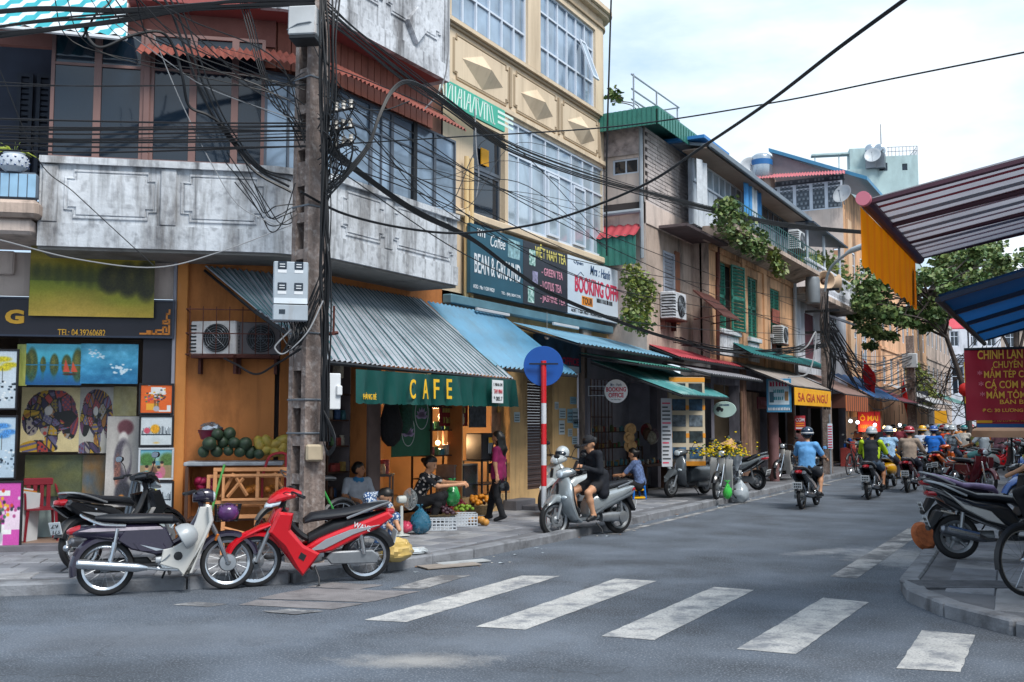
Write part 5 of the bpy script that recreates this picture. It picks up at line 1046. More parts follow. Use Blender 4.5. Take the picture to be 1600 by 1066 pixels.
um=thing('parasol','beige cloth parasol edge beyond the red banner','parasol',PD(1580,676,27)-Vector((0,0,1.6)));mb=MB();mb.lathe([(0,2.1),(.5,1.95),(.95,1.65),(.97,1.48),(.94,1.5),(.5,1.9),(0,2.05)],16);mb.build('canopy',fabric('beige_canvas','c9a58a',.4,rough=.8,var=.08),um);mb=MB();mb.tube([(0,0,0),(0,0,2.1)],.025,6);mb.build('pole',dark_metal,um)
a,b,c_,d_=LA.w(uL(-60,1.2),1.25,6.72),LA.w(uL(180,1.2),1.2,6.68),LA.w(uL(180,.6),.6,7.4),LA.w(uL(-60,.6),.6,7.4)
awning('blue and white striped tarpaulin over the upper windows at the top left corner',[d_,c_],[a,b],stripe_mat('blue_white_stripe','c3d0d8','2f9aa6',5.2,.5,0),n=10,amp=.015,barm=white_pt)
#concrete utility pole with boxes and brackets
PB=Vector((-8.17,9.65,.1));PRZ=R(-10.4)
pole=thing('utility_pole','tall square concrete utility pole with rows of openings on the corner pavement','utility pole',PB,PRZ)
pc=mat('pole_concrete','7f726c',.9,var=.3,sc=4,bump=.8,bsc=22,drip='453a36',da=.7,stain='4a3f3c',sa=.7,ssc=2.5,streak=.3,speck='b9b4b2',spa=.35,spsc=14)
hp=8.4
def taper(mb,x0,x1,y0,y1,z0,z1):
 k=lambda z:1-.02*z
 v=[(x*k(z),y*k(z),z)for z in(z0,z1)for x,y in((x0,y0),(x1,y0),(x1,y1),(x0,y1))];mb.add(v,[(0,3,2,1),(4,5,6,7)]+[(i,(i+1)%4,4+(i+1)%4,4+i)for i in range(4)])
for x0,x1 in((-.165,-.085),(.085,.165)):mb=MB();taper(mb,x0,x1,-.165,.165,-.1,hp);mb.build('flange',pc,pole)
mb=MB();taper(mb,-.085,.085,.02,.07,-.1,hp);mb.build('web',pc,pole)
for k in range(19):
 z=.05+k*.45;mb=MB();taper(mb,-.086,.086,-.155,.03,z,z+(.12 if k%5 else .3));mb.build('rung',pc,pole)
for z in(1.55,1.95,2.75,4.3,5.9):mb=MB();q_=1-.02*z;frect(mb,-.172*q_,.172*q_,-.172*q_,.172*q_,z,z+.02,.008)if 0 else mb.tube([(-.17*q_,-.17*q_,z),(.17*q_,-.17*q_,z),(.17*q_,.17*q_,z),(-.17*q_,.17*q_,z)],.012,5,closed=True);mb.build('strap',steel,pole)
def pl(px,py,d=12.3):return pole_inv@PD(px,py,d)
bpy.context.view_layer.update();pole_inv=pole.matrix_world.inverted()
fz_=YAW-PRZ
def zpx(py,d=12.3):return(660-py)/F*d+H-PB.z
box_m=mat('meter_box_grey','9fa9b2',.5,.1,var=.1,sc=4,stain='6d5a4c',sa=.5,ssc=3,streak=.3,st=.6)
mbx=thing('meter_box','pale grey electricity meter box with four windows strapped to the concrete pole','meter box',PD(453,503,12.05),YAW+R(14))
mb=MB();mb.box(-.2,.2,-.1,.14,.2,.7,.012);mb.box(-.2,.2,-.14,.14,0,.19,.012);mb.build('casing',box_m,mbx)
mb=MB();mb.prism([(-.14,.2),(-.1,.27),(-.09,.2)],-.19,.19,0,None,'x');mb.build('ledge',box_m,mbx)
for i in(0,1):
 for j in(0,1):
  x,z=-.1+i*.19,.36+j*.25;mb=MB();mb.box(x-.05,x+.05,-.112,-.1,z,z+.09,.004);wn=mb.build('meter_window',glass_dark,mbx);mb=MB();mb.box(x-.03,x+.03,-.116,-.112,z+.02,z+.03);mb.box(x-.03,x+.03,-.116,-.112,z+.05,z+.06);mb.build('meter_dial',white_pt,wn)
  mb=MB();mb.box(x-.05,x+.05,-.104,-.1,z-.045,z-.008);mb.build('label_plate',white_pt,mbx)
mb=MB();mb.box(-.13,-.06,-.146,-.14,.08,.13);mb.build('slot',glass_dark,mbx)
ub_x=thing('junction_box','rust streaked white junction box near the top of the concrete pole','junction box',PD(479,68,12.3),YAW-R(6))
rb_m=mat('rusty_white_box','b6b9bb',.55,var=.1,sc=4,stain='7a4a2e',sa=.8,ssc=4,streak=.25,st=.57)
mb=MB();mb.box(-.17,.17,-.2,.1,.04,.39,.015);mb.build('casing',rb_m,ub_x);mb=MB();mb.box(-.16,.16,-.19,.09,-.01,.04,.01);mb.build('lower_panel',dark_metal,ub_x);mb=MB();mb.tube([(-.18,-.19,.1),(-.05,-.21,.16),(.1,-.21,.18),(.18,-.15,.17)],.008,5);mb.build('strap',steel,ub_x)
sb_x=thing('junction_box','small beige box low on the concrete pole','junction box',PD(490,721,12.15),YAW+R(20));mb=MB();mb.box(-.1,.1,-.08,.1,0,.2,.02);mb.build('casing',mat('beige_box','a3957e',.6,var=.15,sc=6),sb_x);mb=MB();mb.box(-.08,.08,-.088,-.08,.02,.18,.01);mb.build('lid',MATS['beige_box'],sb_x)
gb=thing('junction_box','tall white switch box right of the concrete pole under the cafe awning','junction box',PD(520,640,12.5),YAW+R(25));mb=MB();mb.box(-.09,.08,-.06,.1,0,.44,.01);mb.build('casing',white_pt,gb);mb=MB();mb.box(.02,.09,-.1,-.05,.17,.29,.01);mb.build('switch',white_pt,gb)
mb=MB();mb.tube([(-.02,.02,.22),(-.32,.04,.22)],.012,5);mb.build('bracket',steel,gb)
spool=mat('white_porcelain','b9b5ae',.3,var=.05)
for i,(y0,x1,y1)in enumerate(((178,553,168),(206,552,198),(236,553,222),(524,528,520))):
 a=pole_inv@PD(500,y0,12.2);b=pole_inv@PD(x1,y1,12.35);mb=MB();mb.tube([a,b],.022,4);arm=mb.build('cross_arm',dark_metal if i<3 else rust,pole)
 for k in range(4 if i<3 else 0):p=a.lerp(b,.25+k*.22);mb=MB();mb.lathe([(.0,-.05),(.028,-.05),(.02,-.02),(.032,0),(.02,.02),(.028,.05),(0,.05)],8,Matrix.Translation(p+Vector((0,0,.05))));mb.build('insulator',spool,arm)
mb=MB();a=pole_inv@PD(522,478,12.2);b=pole_inv@PD(521,524,12.2);mb.tube([a,b],.018,4);mb.build('bracket',rust,pole)
#cables
def cable(pts,r,label,group=None,m=None,k=8,n=5,raw=False):
 P=[PD(*p)if len(p)==3 and not raw else Vector(p)for p in pts];P=spline(P,k);o=P[0].copy();mb=MB();mb.tube([p-o for p in P],r,n)
 return tag(mb.build('cable',m or cable_m,None,o),label,'cable',group)
jt=lambda s_:rnd.uniform(-s_,s_)
D0=12.35
g='cables running left from the pole top'
for k in range(7):
 a,b=rnd.uniform(-8,14),rnd.uniform(12,62);cable([(-70,b+12+jt(6),10.6),(60,b-6+jt(4),11),(200,b*.45+6+jt(4),11.6),(360,a+jt(3),12),(492,a-6,D0)],rnd.choice((.012,.016,.02)),'black cable strung from the top of the concrete pole out to the upper left',g)
g='level cables crossing the corner building'
for k,y in enumerate((129,132,187,194,198,202,207,212,216,221,226,232)):
 cable([(-60,y+jt(5),10.8),(120,y+4+jt(3),11.2),(300,y+3+jt(3),11.8),(478,y+jt(6),12.3)],rnd.choice((.006,.008,.011)),'thin black cable running level in front of the corner building balcony',g)
g='loose strands above the left of the pole'
for k in range(12):a=rnd.uniform(60,330);cable([(a,-15,11.3),(a+rnd.uniform(40,90),rnd.uniform(30,90),11.6),(420+jt(25),rnd.uniform(90,190),12),(476,rnd.uniform(110,250),12.25)],rnd.choice((.004,.006,.008)),'thin loose strand sagging from the top edge to the pole',g)
g='loose strands over the cream building'
for k in range(7):cable([(508,rnd.uniform(60,200),12.2),(600+jt(20),rnd.uniform(200,280),13.2),(700+jt(20),rnd.uniform(230,330),14.6),(800+jt(30),rnd.uniform(200,330),16.8),(948,rnd.uniform(240,400),21.5)],rnd.choice((.005,.007)),'thin loose strand sagging from the pole over the cream building',g)
g='cables looping down beside the windows'
for k in range(3):
 j=k*9;cable([(250+j,-12,11.9),(268+j,20,11.9),(290+j,80,11.9),(312+j,140,11.9),(345+j*.8,200,12),(400+j*.5,262,12.1),(452+j*.3,292-j,12.2)],.016-.003*k,'black cable sagging down in front of the brown framed windows to the pole',g)
cable([(135,50,11.4),(132,40,11.4),(140,62,11.4),(160,74,11.4),(205,56,11.5),(250,50,11.6),(272,75,11.7),(285,120,11.7),(295,165,11.8),(325,180,11.9),(350,200,12),(395,265,12.1),(455,300,12.2)],.017,'thick black cable with a loose loop in front of the brown framed windows')
cable([(128,60,11.4),(150,22,11.4),(170,5,11.5),(180,-20,11.6)],.012,'short black cable tail hanging at the top left')
cable([(240,55,11.7),(268,125,11.7),(290,175,11.8),(330,255,11.9),(372,320,12),(430,352,12.1)],.006,'thin pale cable running down past the windows',None,cable_w)
cable([(170,30,11.5),(260,95,11.7),(330,140,11.9),(470,190,12.2)],.006,'pale grey wire slanting across the brown framed windows',None,cable_w)
for k in range(4):cable([(372+k*3,-10,12.1),(385+k*4,40,12.1),(405+k*3,110,12.1),(428+k*5,165,12.2),(470,190+k*14,12.3)],.008,'black cable slanting from the top edge to the upper pole bracket','cables slanting to the upper bracket')
cable([(0,110,11),(60,250,11.3),(115,300,11.4),(180,360,11.6),(240,415,11.8)],.006,'thin black wire slanting over the grey balcony to the painting',None)
cable([(0,375,10.8),(120,405,11.2),(243,418,11.7),(340,395,12),(455,352,12.2)],.007,'pale wire drooping over the landscape painting',None,cable_w)
g='cables knotted on the left of the pole'
for k in range(6):
 x,y=rnd.uniform(395,430),rnd.uniform(315,350);cable([(x-rnd.uniform(20,60),y+rnd.uniform(-90,-40),12.1),(x-8,y-12,12.12),(x+8,y+rnd.uniform(8,16),12.15),(x+26,y+rnd.uniform(0,14),12.1),(458+jt(6),300+rnd.uniform(-20,40),12.25)],.007,'black cable tangled beside the pole above the meter box',g)
g='cables hanging below the meter box'
for k in range(9):cable([(440+k*4,503,12.05),(444+k*4+jt(4),525+jt(5),12.0),(450+jt(10),545+jt(8),12.0),(470+jt(4),520+jt(20),12.05),(508+jt(4),430+jt(30),12.15)],.008,'black service cable looping out below the meter box',g)
cable([(455,515,12.0),(435,535,12),(430,545,12),(445,552,12),(480,520,12),(505,470,12.1)],.01,'grey cable loop below the meter box',None,cable_w)
cable([(470,545,12.1),(430,570,12.3),(400,585,12.6),(370,570,12.9),(350,560,13.2)],.014,'thick black cable running from the pole to the air conditioners')
g='cables running down the right flank of the pole'
for k in range(13):
 x=503+k*.9;pts=[(x+jt(8)+(14 if k>8 else 0),-14,12.15)]
 for y in(60,150,250,340,430,520,600,690):pts.append((x+jt(5)+(8 if y<200 and k>7 else 0),y,12.12+jt(.03)))
 cable(pts,rnd.choice((.008,.011,.014)),'black cable running down the right flank of the concrete pole',g)
g='cable coil on the pole'
for k in range(4):cable([(505,640,12.1),(520,670+4*k,12.05),(524,690+3*k,12.0),(512,705+2*k,12.05),(504,680,12.1),(506,650,12.1)],.006,'black cable coiled low on the right of the concrete pole',g)
g='cables tangled round the brackets'
for k in range(22):
 x,y=508+rnd.uniform(0,40),160+rnd.uniform(0,95);cable([(500+jt(6),y+jt(40),12.15),(x,y,12.1+jt(.1)),(x+rnd.uniform(-14,24),y+rnd.uniform(-20,30),12.05+jt(.1)),(x+rnd.uniform(-20,30),y+rnd.uniform(5,50),12.1),(507+jt(5),y+rnd.uniform(30,110),12.2)],rnd.choice((.005,.007,.009)),'thin black wire tangled round the insulator brackets of the pole',g,k=5)
g='upper street cable bundle'
for k in range(7):
 o=k*3.6;cable([(505,-4+o*1.5,12.2),(560,48+o+jt(3),12.9),(640,110+o+jt(3),14),(700,155+o*.8+jt(3),15),(790,217+o*.8+jt(2),16.5),(900,262+o*.6+jt(2),19),(1000,293+o*.5+jt(1),21.5),(1120,325+o*.4,25),(1240,350+o*.3,29),(1420,366+o*.2,33)],rnd.choice((.008,.011,.014)),'thick black cable of the bundle sweeping from the pole top past the cream building',g)
g='middle street cable bundle'
for k in range(8):
 o=jt(6);cable([(508,225+o*2,12.25),(570,275+o,13),(650,330+o,14),(735,372+o*.7,15.4),(800,420+o*.6,16.8),(860,458+o*.6,18.4),(960,500+o*.5,21),(1060,532+o*.4,24),(1160,549+o*.3,28),(1290,540+jt(4),33.5)],rnd.choice((.008,.01,.012)),'black cable of the bundle dipping across the three signboards',g)
g='thin street wires'
for a,b,c,d in(((510,140),(640,205),(860,330),(1240,478)),((512,150),(700,250),(950,385),(1250,520)),((512,180),(680,300),(900,430),(1240,545)),((515,215),(700,300),(960,420),(1250,515)),((512,195),(640,290),(870,400),(1260,470)),((515,250),(720,330),(960,452),(1240,500)),((520,260),(760,415),(1000,505),(1290,525))):
 cable([(*a,12.3),(*b,14.5),(*c,19),(*d,33)],.008,'thin black wire running from the pole down the street in front of the cream building',g)
cable([(470,300,12.2),(540,335,12.8),(640,358,13.6),(735,364,14.2),(860,345,14),(1000,292,12.6),(1100,228,11),(1200,160,9.4),(1310,75,8),(1440,-20,7)],.017,'thick black cable swinging from the pole across the sky to the upper right')
cable([(520,226,12.3),(700,215,11.8),(960,198,11),(1200,162,10),(1400,122,9),(1660,70,8)],.008,'thin black wire crossing the sky to the right edge')
g='looping cables right of the pole'
for k in range(3):cable([(508,300+6*k,12.1),(540,268+5*k,12.1),(575,225+4*k,12.2),(592,180+3*k,12.3),(612,140+3*k,12.5),(636,126+2*k,12.8),(670,140+2*k,13.4),(720,175+3*k,14.4),(790,228+3*k,16)],.013,'black cable rising in a loop right of the pole to join the upper bundle',g)
cable([(500,70,12.1),(522,120,12.2),(560,165,12.5),(600,172,13),(640,158,13.5)],.008,'black cable drooping beneath the brown eaves')
cable([(490,72,12.1),(510,100,12.2),(580,128,12.8),(680,170,14),(710,190,14.8)],.007,'thin black wire under the red soffit')
for px,pts in((701,((701,0),(700,90),(688,140),(660,175))),(742,((742,170),(744,230),(748,275),(744,310)))):cable([(a,b,15.6)for a,b in pts],.012,'pale drain hose on the cream building at x' if 0 else('pale pipe running down the corner of the cream building' if px==701 else 'white hose hanging before the recessed window of the cream building'),None,cable_w)
cable([(955,0,22),(952,100,22),(948,250,22.3),(948,400,22.5)],.02,'dark cable hanging straight down the end of the cream building')
p2=PX(1292,640,-7.25)
up2=thing('utility_pole','grey utility pole with transformer clutter and a curved street lamp on the left pavement','utility pole',(p2.x,p2.y,.1))
mb=MB();taper(mb,-.13,.13,-.13,.13,0,PX(1292,458,-7.25).z);mb.build('shaft',pc,up2)
mb=MB();zl=PX(1300,500,-7.25).z;mb.tube(spline([(.05,0,zl),(.08,-.1,zl+.9),(.3,-.25,zl+1.5),(.9,-.5,zl+1.9)],6),.045,6);mb.build('lamp_arm',mat('pale_steel','a3adb5',.4,.4,var=.08),up2)
mb=MB();mb.loft([(.8,-.46,zl+1.87,.05,.05,0),(1.0,-.54,zl+1.95,.14,.09,-8),(1.4,-.7,zl+2.04,.17,.1,-8),(1.75,-.84,zl+2.06,.06,.04,0)],12);mb.build('lamp_head',mat('lamp_grey','b5bec4',.4,.1,var=.06),up2)
for k in range(3):mb=MB();mb.box(-.6,.5,-.2+.05*k,-.14+.05*k,4.6+k*.7,4.68+k*.7);mb.build('cross_arm',dark_metal,up2)
mb=MB();mb.lathe([(0,0),(.22,0),(.24,.1),(.24,.75),(.2,.85),(0,.85)],14,Matrix.Translation((-.3,-.3,5.6)));mb.build('transformer',mat('transformer_grey','747a80',.6,.2,var=.15),up2)
def horn(label,p,az):
 t=thing('loudspeaker',label,'loudspeaker',p,az);mb=MB();mb.lathe([(.04,.5),(.05,.4),(.08,.3),(.16,.14),(.3,.0),(.33,.0),(.32,.02),(.17,.2),(.1,.34)],20,None,'y');mb.build('horn',mat('horn_beige','d0b59a',.5,var=.06),t);mb=MB();mb.lathe([(0,.1),(.07,.12),(.07,.3),(0,.3)],12,None,'y');mb.build('driver_cone',mat('horn_dark','6a5348',.6,var=.1),t);mb=MB();mb.lathe([(0,.5),(.12,.5),(.12,.75),(0,.75)],14,None,'y');mb.build('motor',MATS['horn_beige'],t)
horn('round beige horn loudspeaker facing the camera above the street',PX(1290,438,-7.3),R(28));horn('second horn loudspeaker turned away behind the first',PX(1301,441,-7.2)+Vector((.1,.5,0)),R(120))
p3=PX(1425,640,-7.1)
up3=thing('utility_pole','far utility pole wrapped in cables near the street end','utility pole',(p3.x,p3.y,.1));mb=MB();taper(mb,-.2,.2,-.2,.2,0,PX(1425,530,-7.1).z);mb.build('shaft',pc,up3);mb=MB();mb.box(-.35,.35,-.4,-.18,4.3,5.0,.03);mb.build('box',mat('pale_box','b0b6bb',.5,var=.1),up3)
g='cables of the far poles'
for k in range(26):
 a=(1293+jt(8),505+rnd.uniform(-10,50),33.5);b=(1425+jt(6),560+rnd.uniform(-12,50),50);m_=((a[0]+b[0])/2+jt(12),max(a[1],b[1])+rnd.uniform(2,32),42);cable([a,m_,b],rnd.choice((.012,.018,.025)),'black cable drooping between the two far utility poles',g,k=5,n=4)
g='cables fanning from the far pole'
for k in range(26):cable([(1425+jt(6),575+rnd.uniform(-20,60),50),(1460+jt(20),600+rnd.uniform(-20,50),47),(1500+jt(15),590+rnd.uniform(-40,70),42),(1560+jt(20),560+rnd.uniform(-60,80),38)],rnd.choice((.012,.018)),'black cable fanning out from the far pole to the right',g,k=5,n=4)
g='cables hugging the peach house'
for k in range(7):cable([(1060+jt(10),530+jt(10),24.5),(1130+jt(10),548+jt(8),26),(1200,556+jt(8),30),(1255,548+jt(10),32),(1292,530+jt(14),33.5)],.014,'black cable hugging the lower wall of the peach house',g,k=5,n=4)
g='cables down the second pole'
for k in range(12):cable([(1290+jt(5),450+rnd.uniform(0,40),33.2),(1288+jt(9),520+jt(12),33.1),(1296+jt(10),565+jt(12),33.1),(1292+jt(6),640,33.2)],.016,'black cable hanging in a tangle down the second utility pole',g,k=5,n=4)
cable([(1248,550,29.5),(1262,540,29.5),(1275,520,30),(1265,580,29.5),(1232,590,29)],.02,'white hose bent over the awning of number 5A',None,cable_w)
#vegetation
def leafmat(name,a,b):
 return mat(name,a,.55,var=.35,sc=5,stain=b,sa=.8,ssc=2.2,st=.52,det=3)
lm1=leafmat('leaf_green_dark',(.06,.12,.035),(.11,.165,.05));lm2=leafmat('leaf_green_light',(.13,.19,.055),(.2,.22,.08));lm3=leafmat('leaf_yellow_green',(.15,.19,.03),(.25,.24,.05))
def leaf_mass(mb,blobs,n,s,up=.3):
 for _ in range(n):
  c,r=rnd.choice(blobs);
  d=Vector((rnd.gauss(0,1),rnd.gauss(0,1),rnd.gauss(0,1))).normalized()*(rnd.random()**.45);p=Vector(c)+Vector((d.x*r[0],d.y*r[1],d.z*r[2]))
  a=Vector((rnd.gauss(0,1),rnd.gauss(0,1),rnd.gauss(0,up))).normalized();b=a.cross(Vector((rnd.gauss(0,1),rnd.gauss(0,1),rnd.gauss(0,1)))).normalized();l_=s*rnd.uniform(.6,1.4);b=b*l_*.4
  mb.k=rnd.randrange(2);mb.add([p,p+a*l_*.5+b,p+a*l_-Vector((0,0,l_*.2)),p+a*l_*.5-b],[(0,1,2,3)])
 mb.k=0
def tree(label,base,trunk,blobs,n,s,name='tree',r0=.2,mats=(lm1,lm2)):
 t=thing(name,label,'tree',base);bark=mat('tree_bark','4c4441',.9,var=.25,sc=5,bump=.6,bsc=14)
 mb=MB();P=spline(trunk,6);mb.tube(P,[r0*(1-.6*i/(len(P)-1))for i in range(len(P))],9);tk_=mb.build('trunk',bark,t)
 tip=Vector(trunk[-1]);mid=Vector(trunk[len(trunk)//2])
 for c,r in blobs:
  st_=mid.lerp(tip,rnd.random());mb=MB();q_=Vector(c);P=spline([st_,st_.lerp(q_,.5)+Vector((jt(.3),jt(.3),.2)),q_],5);mb.tube(P,[r0*.42*(1-.8*i/(len(P)-1))for i in range(len(P))],6);mb.build('limb',bark,tk_)
 mb=MB();leaf_mass(mb,blobs,n,s);cr_=mb.build('crown',list(mats),t,flat=True)
 return t
dT=40.0;tb=PD(1515,660,dT);tb.z=.1
def rp2(px,py,dd=0):return PD(px,py,dT+dd)-tb
bl_=[]
for px,py,r in((1352,440,.9),(1380,425,.9),(1372,470,.9),(1395,490,.75),(1352,505,.75),(1368,520,.6),(1420,440,.9),(1428,480,.8),(1460,430,1.0),(1450,470,.8),(1495,415,.9),(1540,400,.9),(1520,440,.9),(1490,455,.8),(1560,420,.8),(1405,405,.6),(1345,475,.6),(1410,500,.5),(1465,500,.5)):bl_+=[(tuple(rp2(px+jt(8),py+jt(6),jt(2.0))),(r*.75,r*.85,r*.45)),(tuple(rp2(px+jt(26),py+jt(20),jt(2.4))),(r*.6,r*.7,r*.36)),(tuple(rp2(px+jt(30),py+jt(24),jt(2.4))),(r*.45,r*.5,r*.28))]
tree('broad green tree leaning over the street behind the orange valance',tb,[(0,0,0),tuple(rp2(1512,640)),tuple(rp2(1500,590)),tuple(rp2(1480,530)),tuple(rp2(1462,480)),tuple(rp2(1445,450))],bl_,12000,.18,r0=.13)
b3=PD(1420,640,58);b3.z=0
tree('bright yellow green street tree beyond the far pole',b3,[(0,0,0),(0,0,2.5),(.1,0,4)],[((-.6,0,3.6),(.9,.9,.7)),((.5,.2,4.1),(.9,.9,.8)),((-.1,0,4.8),(.8,.8,.6)),((.9,0,3.2),(.7,.7,.6)),((-.2,-.3,2.9),(.8,.7,.5))],1500,.24,r0=.14,mats=(lm2,lm3))
b4=PD(1590,600,60);b4.z=0
tree('dark tree beyond the blue awning',b4,[(0,0,0),(0,0,5),(0,0,8)],[((0,0,9),(2,2,1.6)),((-2,0,10.3),(1.8,1.6,1.4)),((1.2,0,10.8),(2,2,1.4)),((-3.2,0,11.6),(1.2,1.2,.8))],2200,.38,r0=.25)
def plant(label,base,blobs,n,s,mats,name='climbing_plant',cat='plant',stems=5):
 t=thing(name,label,cat,base);mb=MB();leaf_mass(mb,blobs,n,s);mb.build('foliage',list(mats),t,flat=True);mb=MB()
 for k in range(stems):
  c,r=blobs[k%len(blobs)];mb.tube(spline([(jt(.2),.05,-.1),(c[0]*.5+jt(.2),c[1]*.5,c[2]*.5),c],4),.012,4)
 mb.build('stem',mat('vine_stem','5a4a3a',.8,var=.2),t);return t
q_=on(S3,997,470,.1);vb_=[]
for px,py in((985,430),(1000,440),(990,465),(1008,480),(985,495),(1002,505),(1012,455)):p=on(S3,px,py,.25);vb_.append((tuple(p-q_),(.25,.25,.3)))
plant('yellow flowering climber covering the wall right of the booking office signboard',q_,vb_,1500,.1,(lm2,lm3))
q_=on(S4,1150,360,.8);vb_=[]
for px,py,r in((1125,330,.3),(1140,335,.4),(1155,352,.36),(1165,362,.4),(1180,374,.4),(1150,368,.3),(1170,385,.3),(1185,390,.28),(1130,350,.35),(1142,320,.25),(1190,378,.3)):p=on(S4,px,py,.75);vb_.append((tuple(p-q_),(r*.8,r,r)))
plant('leafy green plants spilling over the balcony of the peach house',q_,vb_,1500,.12,(lm1,lm2),'balcony_plant')
q_=on(S4,1210,400,.8);plant('small tuft of plants at the end of the planted balcony',q_,[((0,0,0),(.2,.5,.3)),((0,.6,-.3),(.2,.4,.3))],220,.14,(lm2,lm3),'balcony_plant')
q_=on(S5,1292,420,.6);vb_=[]
for px,py,r in((1262,410,.5),(1275,415,.6),(1290,412,.6),(1305,425,.7),(1312,445,.6),(1300,455,.5),(1255,405,.4)):p=on(S5,px,py,.5);vb_.append((tuple(p-q_),(r*.7,r,r*.8)))
plant('olive green plants on the balustraded balcony beside the loudspeakers',q_,vb_,900,.2,(lm2,lm3),'balcony_plant')
q_=PD(960,150,24.6);plant('small roof plant behind the railing of the green sheet roof',q_,[((0,0,0),(.15,.2,.2)),((.5,.5,-.4),(.3,.3,.15))],120,.14,(lm2,lm1),'roof_plant')
lampm=mat('lit_bulb',(1,.62,.25),.5,var=0,emit=4);lampw=mat('lit_bulb_white',(.7,.85,1),.5,var=0,emit=5)
for i,(px,py,y,w_)in enumerate(((1340,660,43,1),(1352,637,43,0),(1367,664,44.5,0),(1406,664,49,0),(1329,658,41,1),(1382,668,47,2),(1398,672,50,2))):
 p=PY(px,py,y);t=thing('hanging_lamp',['cool white lit bulb hanging in the far left shops','cool white lit bulb hanging in the far left shops','warm lit bulb hanging in the far left shops'][w_],'lamp',p,0,['white bulbs in the far shops','white bulbs in the far shops','warm bulbs in the far shops'][w_])
 mb=MB();mb.ball((0,0,0),.065,10,6);mb.build('bulb',lampm if w_==2 else lampw,t);mb=MB();mb.tube([(0,0,.08),(0,0,.9)],.01,4);mb.build('cord',cable_m,t)
 if i in(2,5):
  l_=bpy.data.lights.new('shop_lamp','POINT');l_.energy=10;l_.color=(1,.6,.25);l_.shadow_soft_size=.1;lo=bpy.data.objects.new('shop_lamp',l_);C.objects.link(lo);lo.location=p+Vector((-.3,0,-.2))
for i,(p,e_)in enumerate(((PD(672,652,18.6),34),(PD(684,692,18.9),24))):
 t=thing('hanging_lamp',['warm lit bulb over the cafe shelves','warm lit bulb beside the goods shelf of the cafe'][i],'lamp',p);mb=MB();mb.ball((0,0,0),.045,10,6);mb.build('bulb',lampm,t);mb=MB();mb.tube([(0,0,.03),(0,0,.5)],.006,4);mb.build('cord',cable_m,t)
 l_=bpy.data.lights.new('cafe_lamp','POINT');l_.energy=e_;l_.color=(1,.6,.28);l_.shadow_soft_size=.06;lo=bpy.data.objects.new('cafe_lamp',l_);C.objects.link(lo);lo.location=p+Vector((0.15,-.1,0))
def flag(label,p,h_,w_,m,slack=.5):
 t=thing('flag',label,'flag',p);mb=MB();vs=[];n=8
 for i in range(n+1):
  for j in range(7):u=j/6;vs.append((w_*u*(1-slack*.5)+.03*math.sin(i),.12*math.sin(u*6+i*.6)*u,-h_*i/n-h_*.55*slack*u))
 mb.add(vs,[(7*i+j,7*i+7+j,7*i+8+j,7*i+1+j)for i in range(n)for j in range(6)]);mb.build('cloth',m,t,sharp=80);mb=MB();mb.tube([(-.03,0,.3),(-.03,0,-h_-.6)],.02,5);mb.build('pole',dark_metal,t)
fr_=fabric('flag_red','c01f24',.3,rough=.7,var=.08)
flag('red flag drooping from the orange house above the blue tarpaulin',PX(1348,560,-7.6),1.1,.9,fr_,1.0);flag('small red flag near the yellow green street tree',PX(1409,585,-7.4),1.3,.5,fr_,1.2)
ln_=thing('lantern','round red paper lantern hanging left of the red banner','lantern',PD(1508,609,26));mb=MB();mb.ball((0,0,0),(.16,.16,.17),16,8);mb.build('shade',fabric('lantern_red','d0302c',.4,rough=.6,var=.1),ln_);mb=MB();mb.tube([(0,0,.17),(0,0,.7)],.008,4);mb.tube([(0,0,-.17),(0,0,-.35)],.02,5);mb.build('cord',yel,ln_)
#motorbikes (local x forward, ground at z = 0)
chrome=mat('chrome','b9bec4',.18,.95,var=.06,sc=8);alu=mat('cast_aluminium','8f9499',.4,.7,var=.12,sc=12);seat_bk=mat('black_vinyl','1c1f25',.42,var=.12,sc=5,spec=.6);plastic_bk=mat('black_plastic','1e2024',.45,var=.1,sc=6);exh=mat('exhaust_steel','777b82',.3,.8,var=.15,sc=8,stain='4a3c34',sa=.4,ssc=6)
tail_red=mat('tail_light_red','9c1420',.15,var=.05,coat=.8);lens=mat('lamp_lens','c9d6df',.08,.3,var=.08,sc=20);amber=mat('amber_lens','d0701c',.2,var=.05,coat=.6);plate_m=mat('plate_white','c3c8cb',.5,var=.05);mirror_m=mat('mirror_glass','c9d4dd',.03,.9,var=0)
def paint(name,col,metal=.1):return mat('bike_paint_'+name,col,.25,metal,var=.06,sc=4,coat=.6)
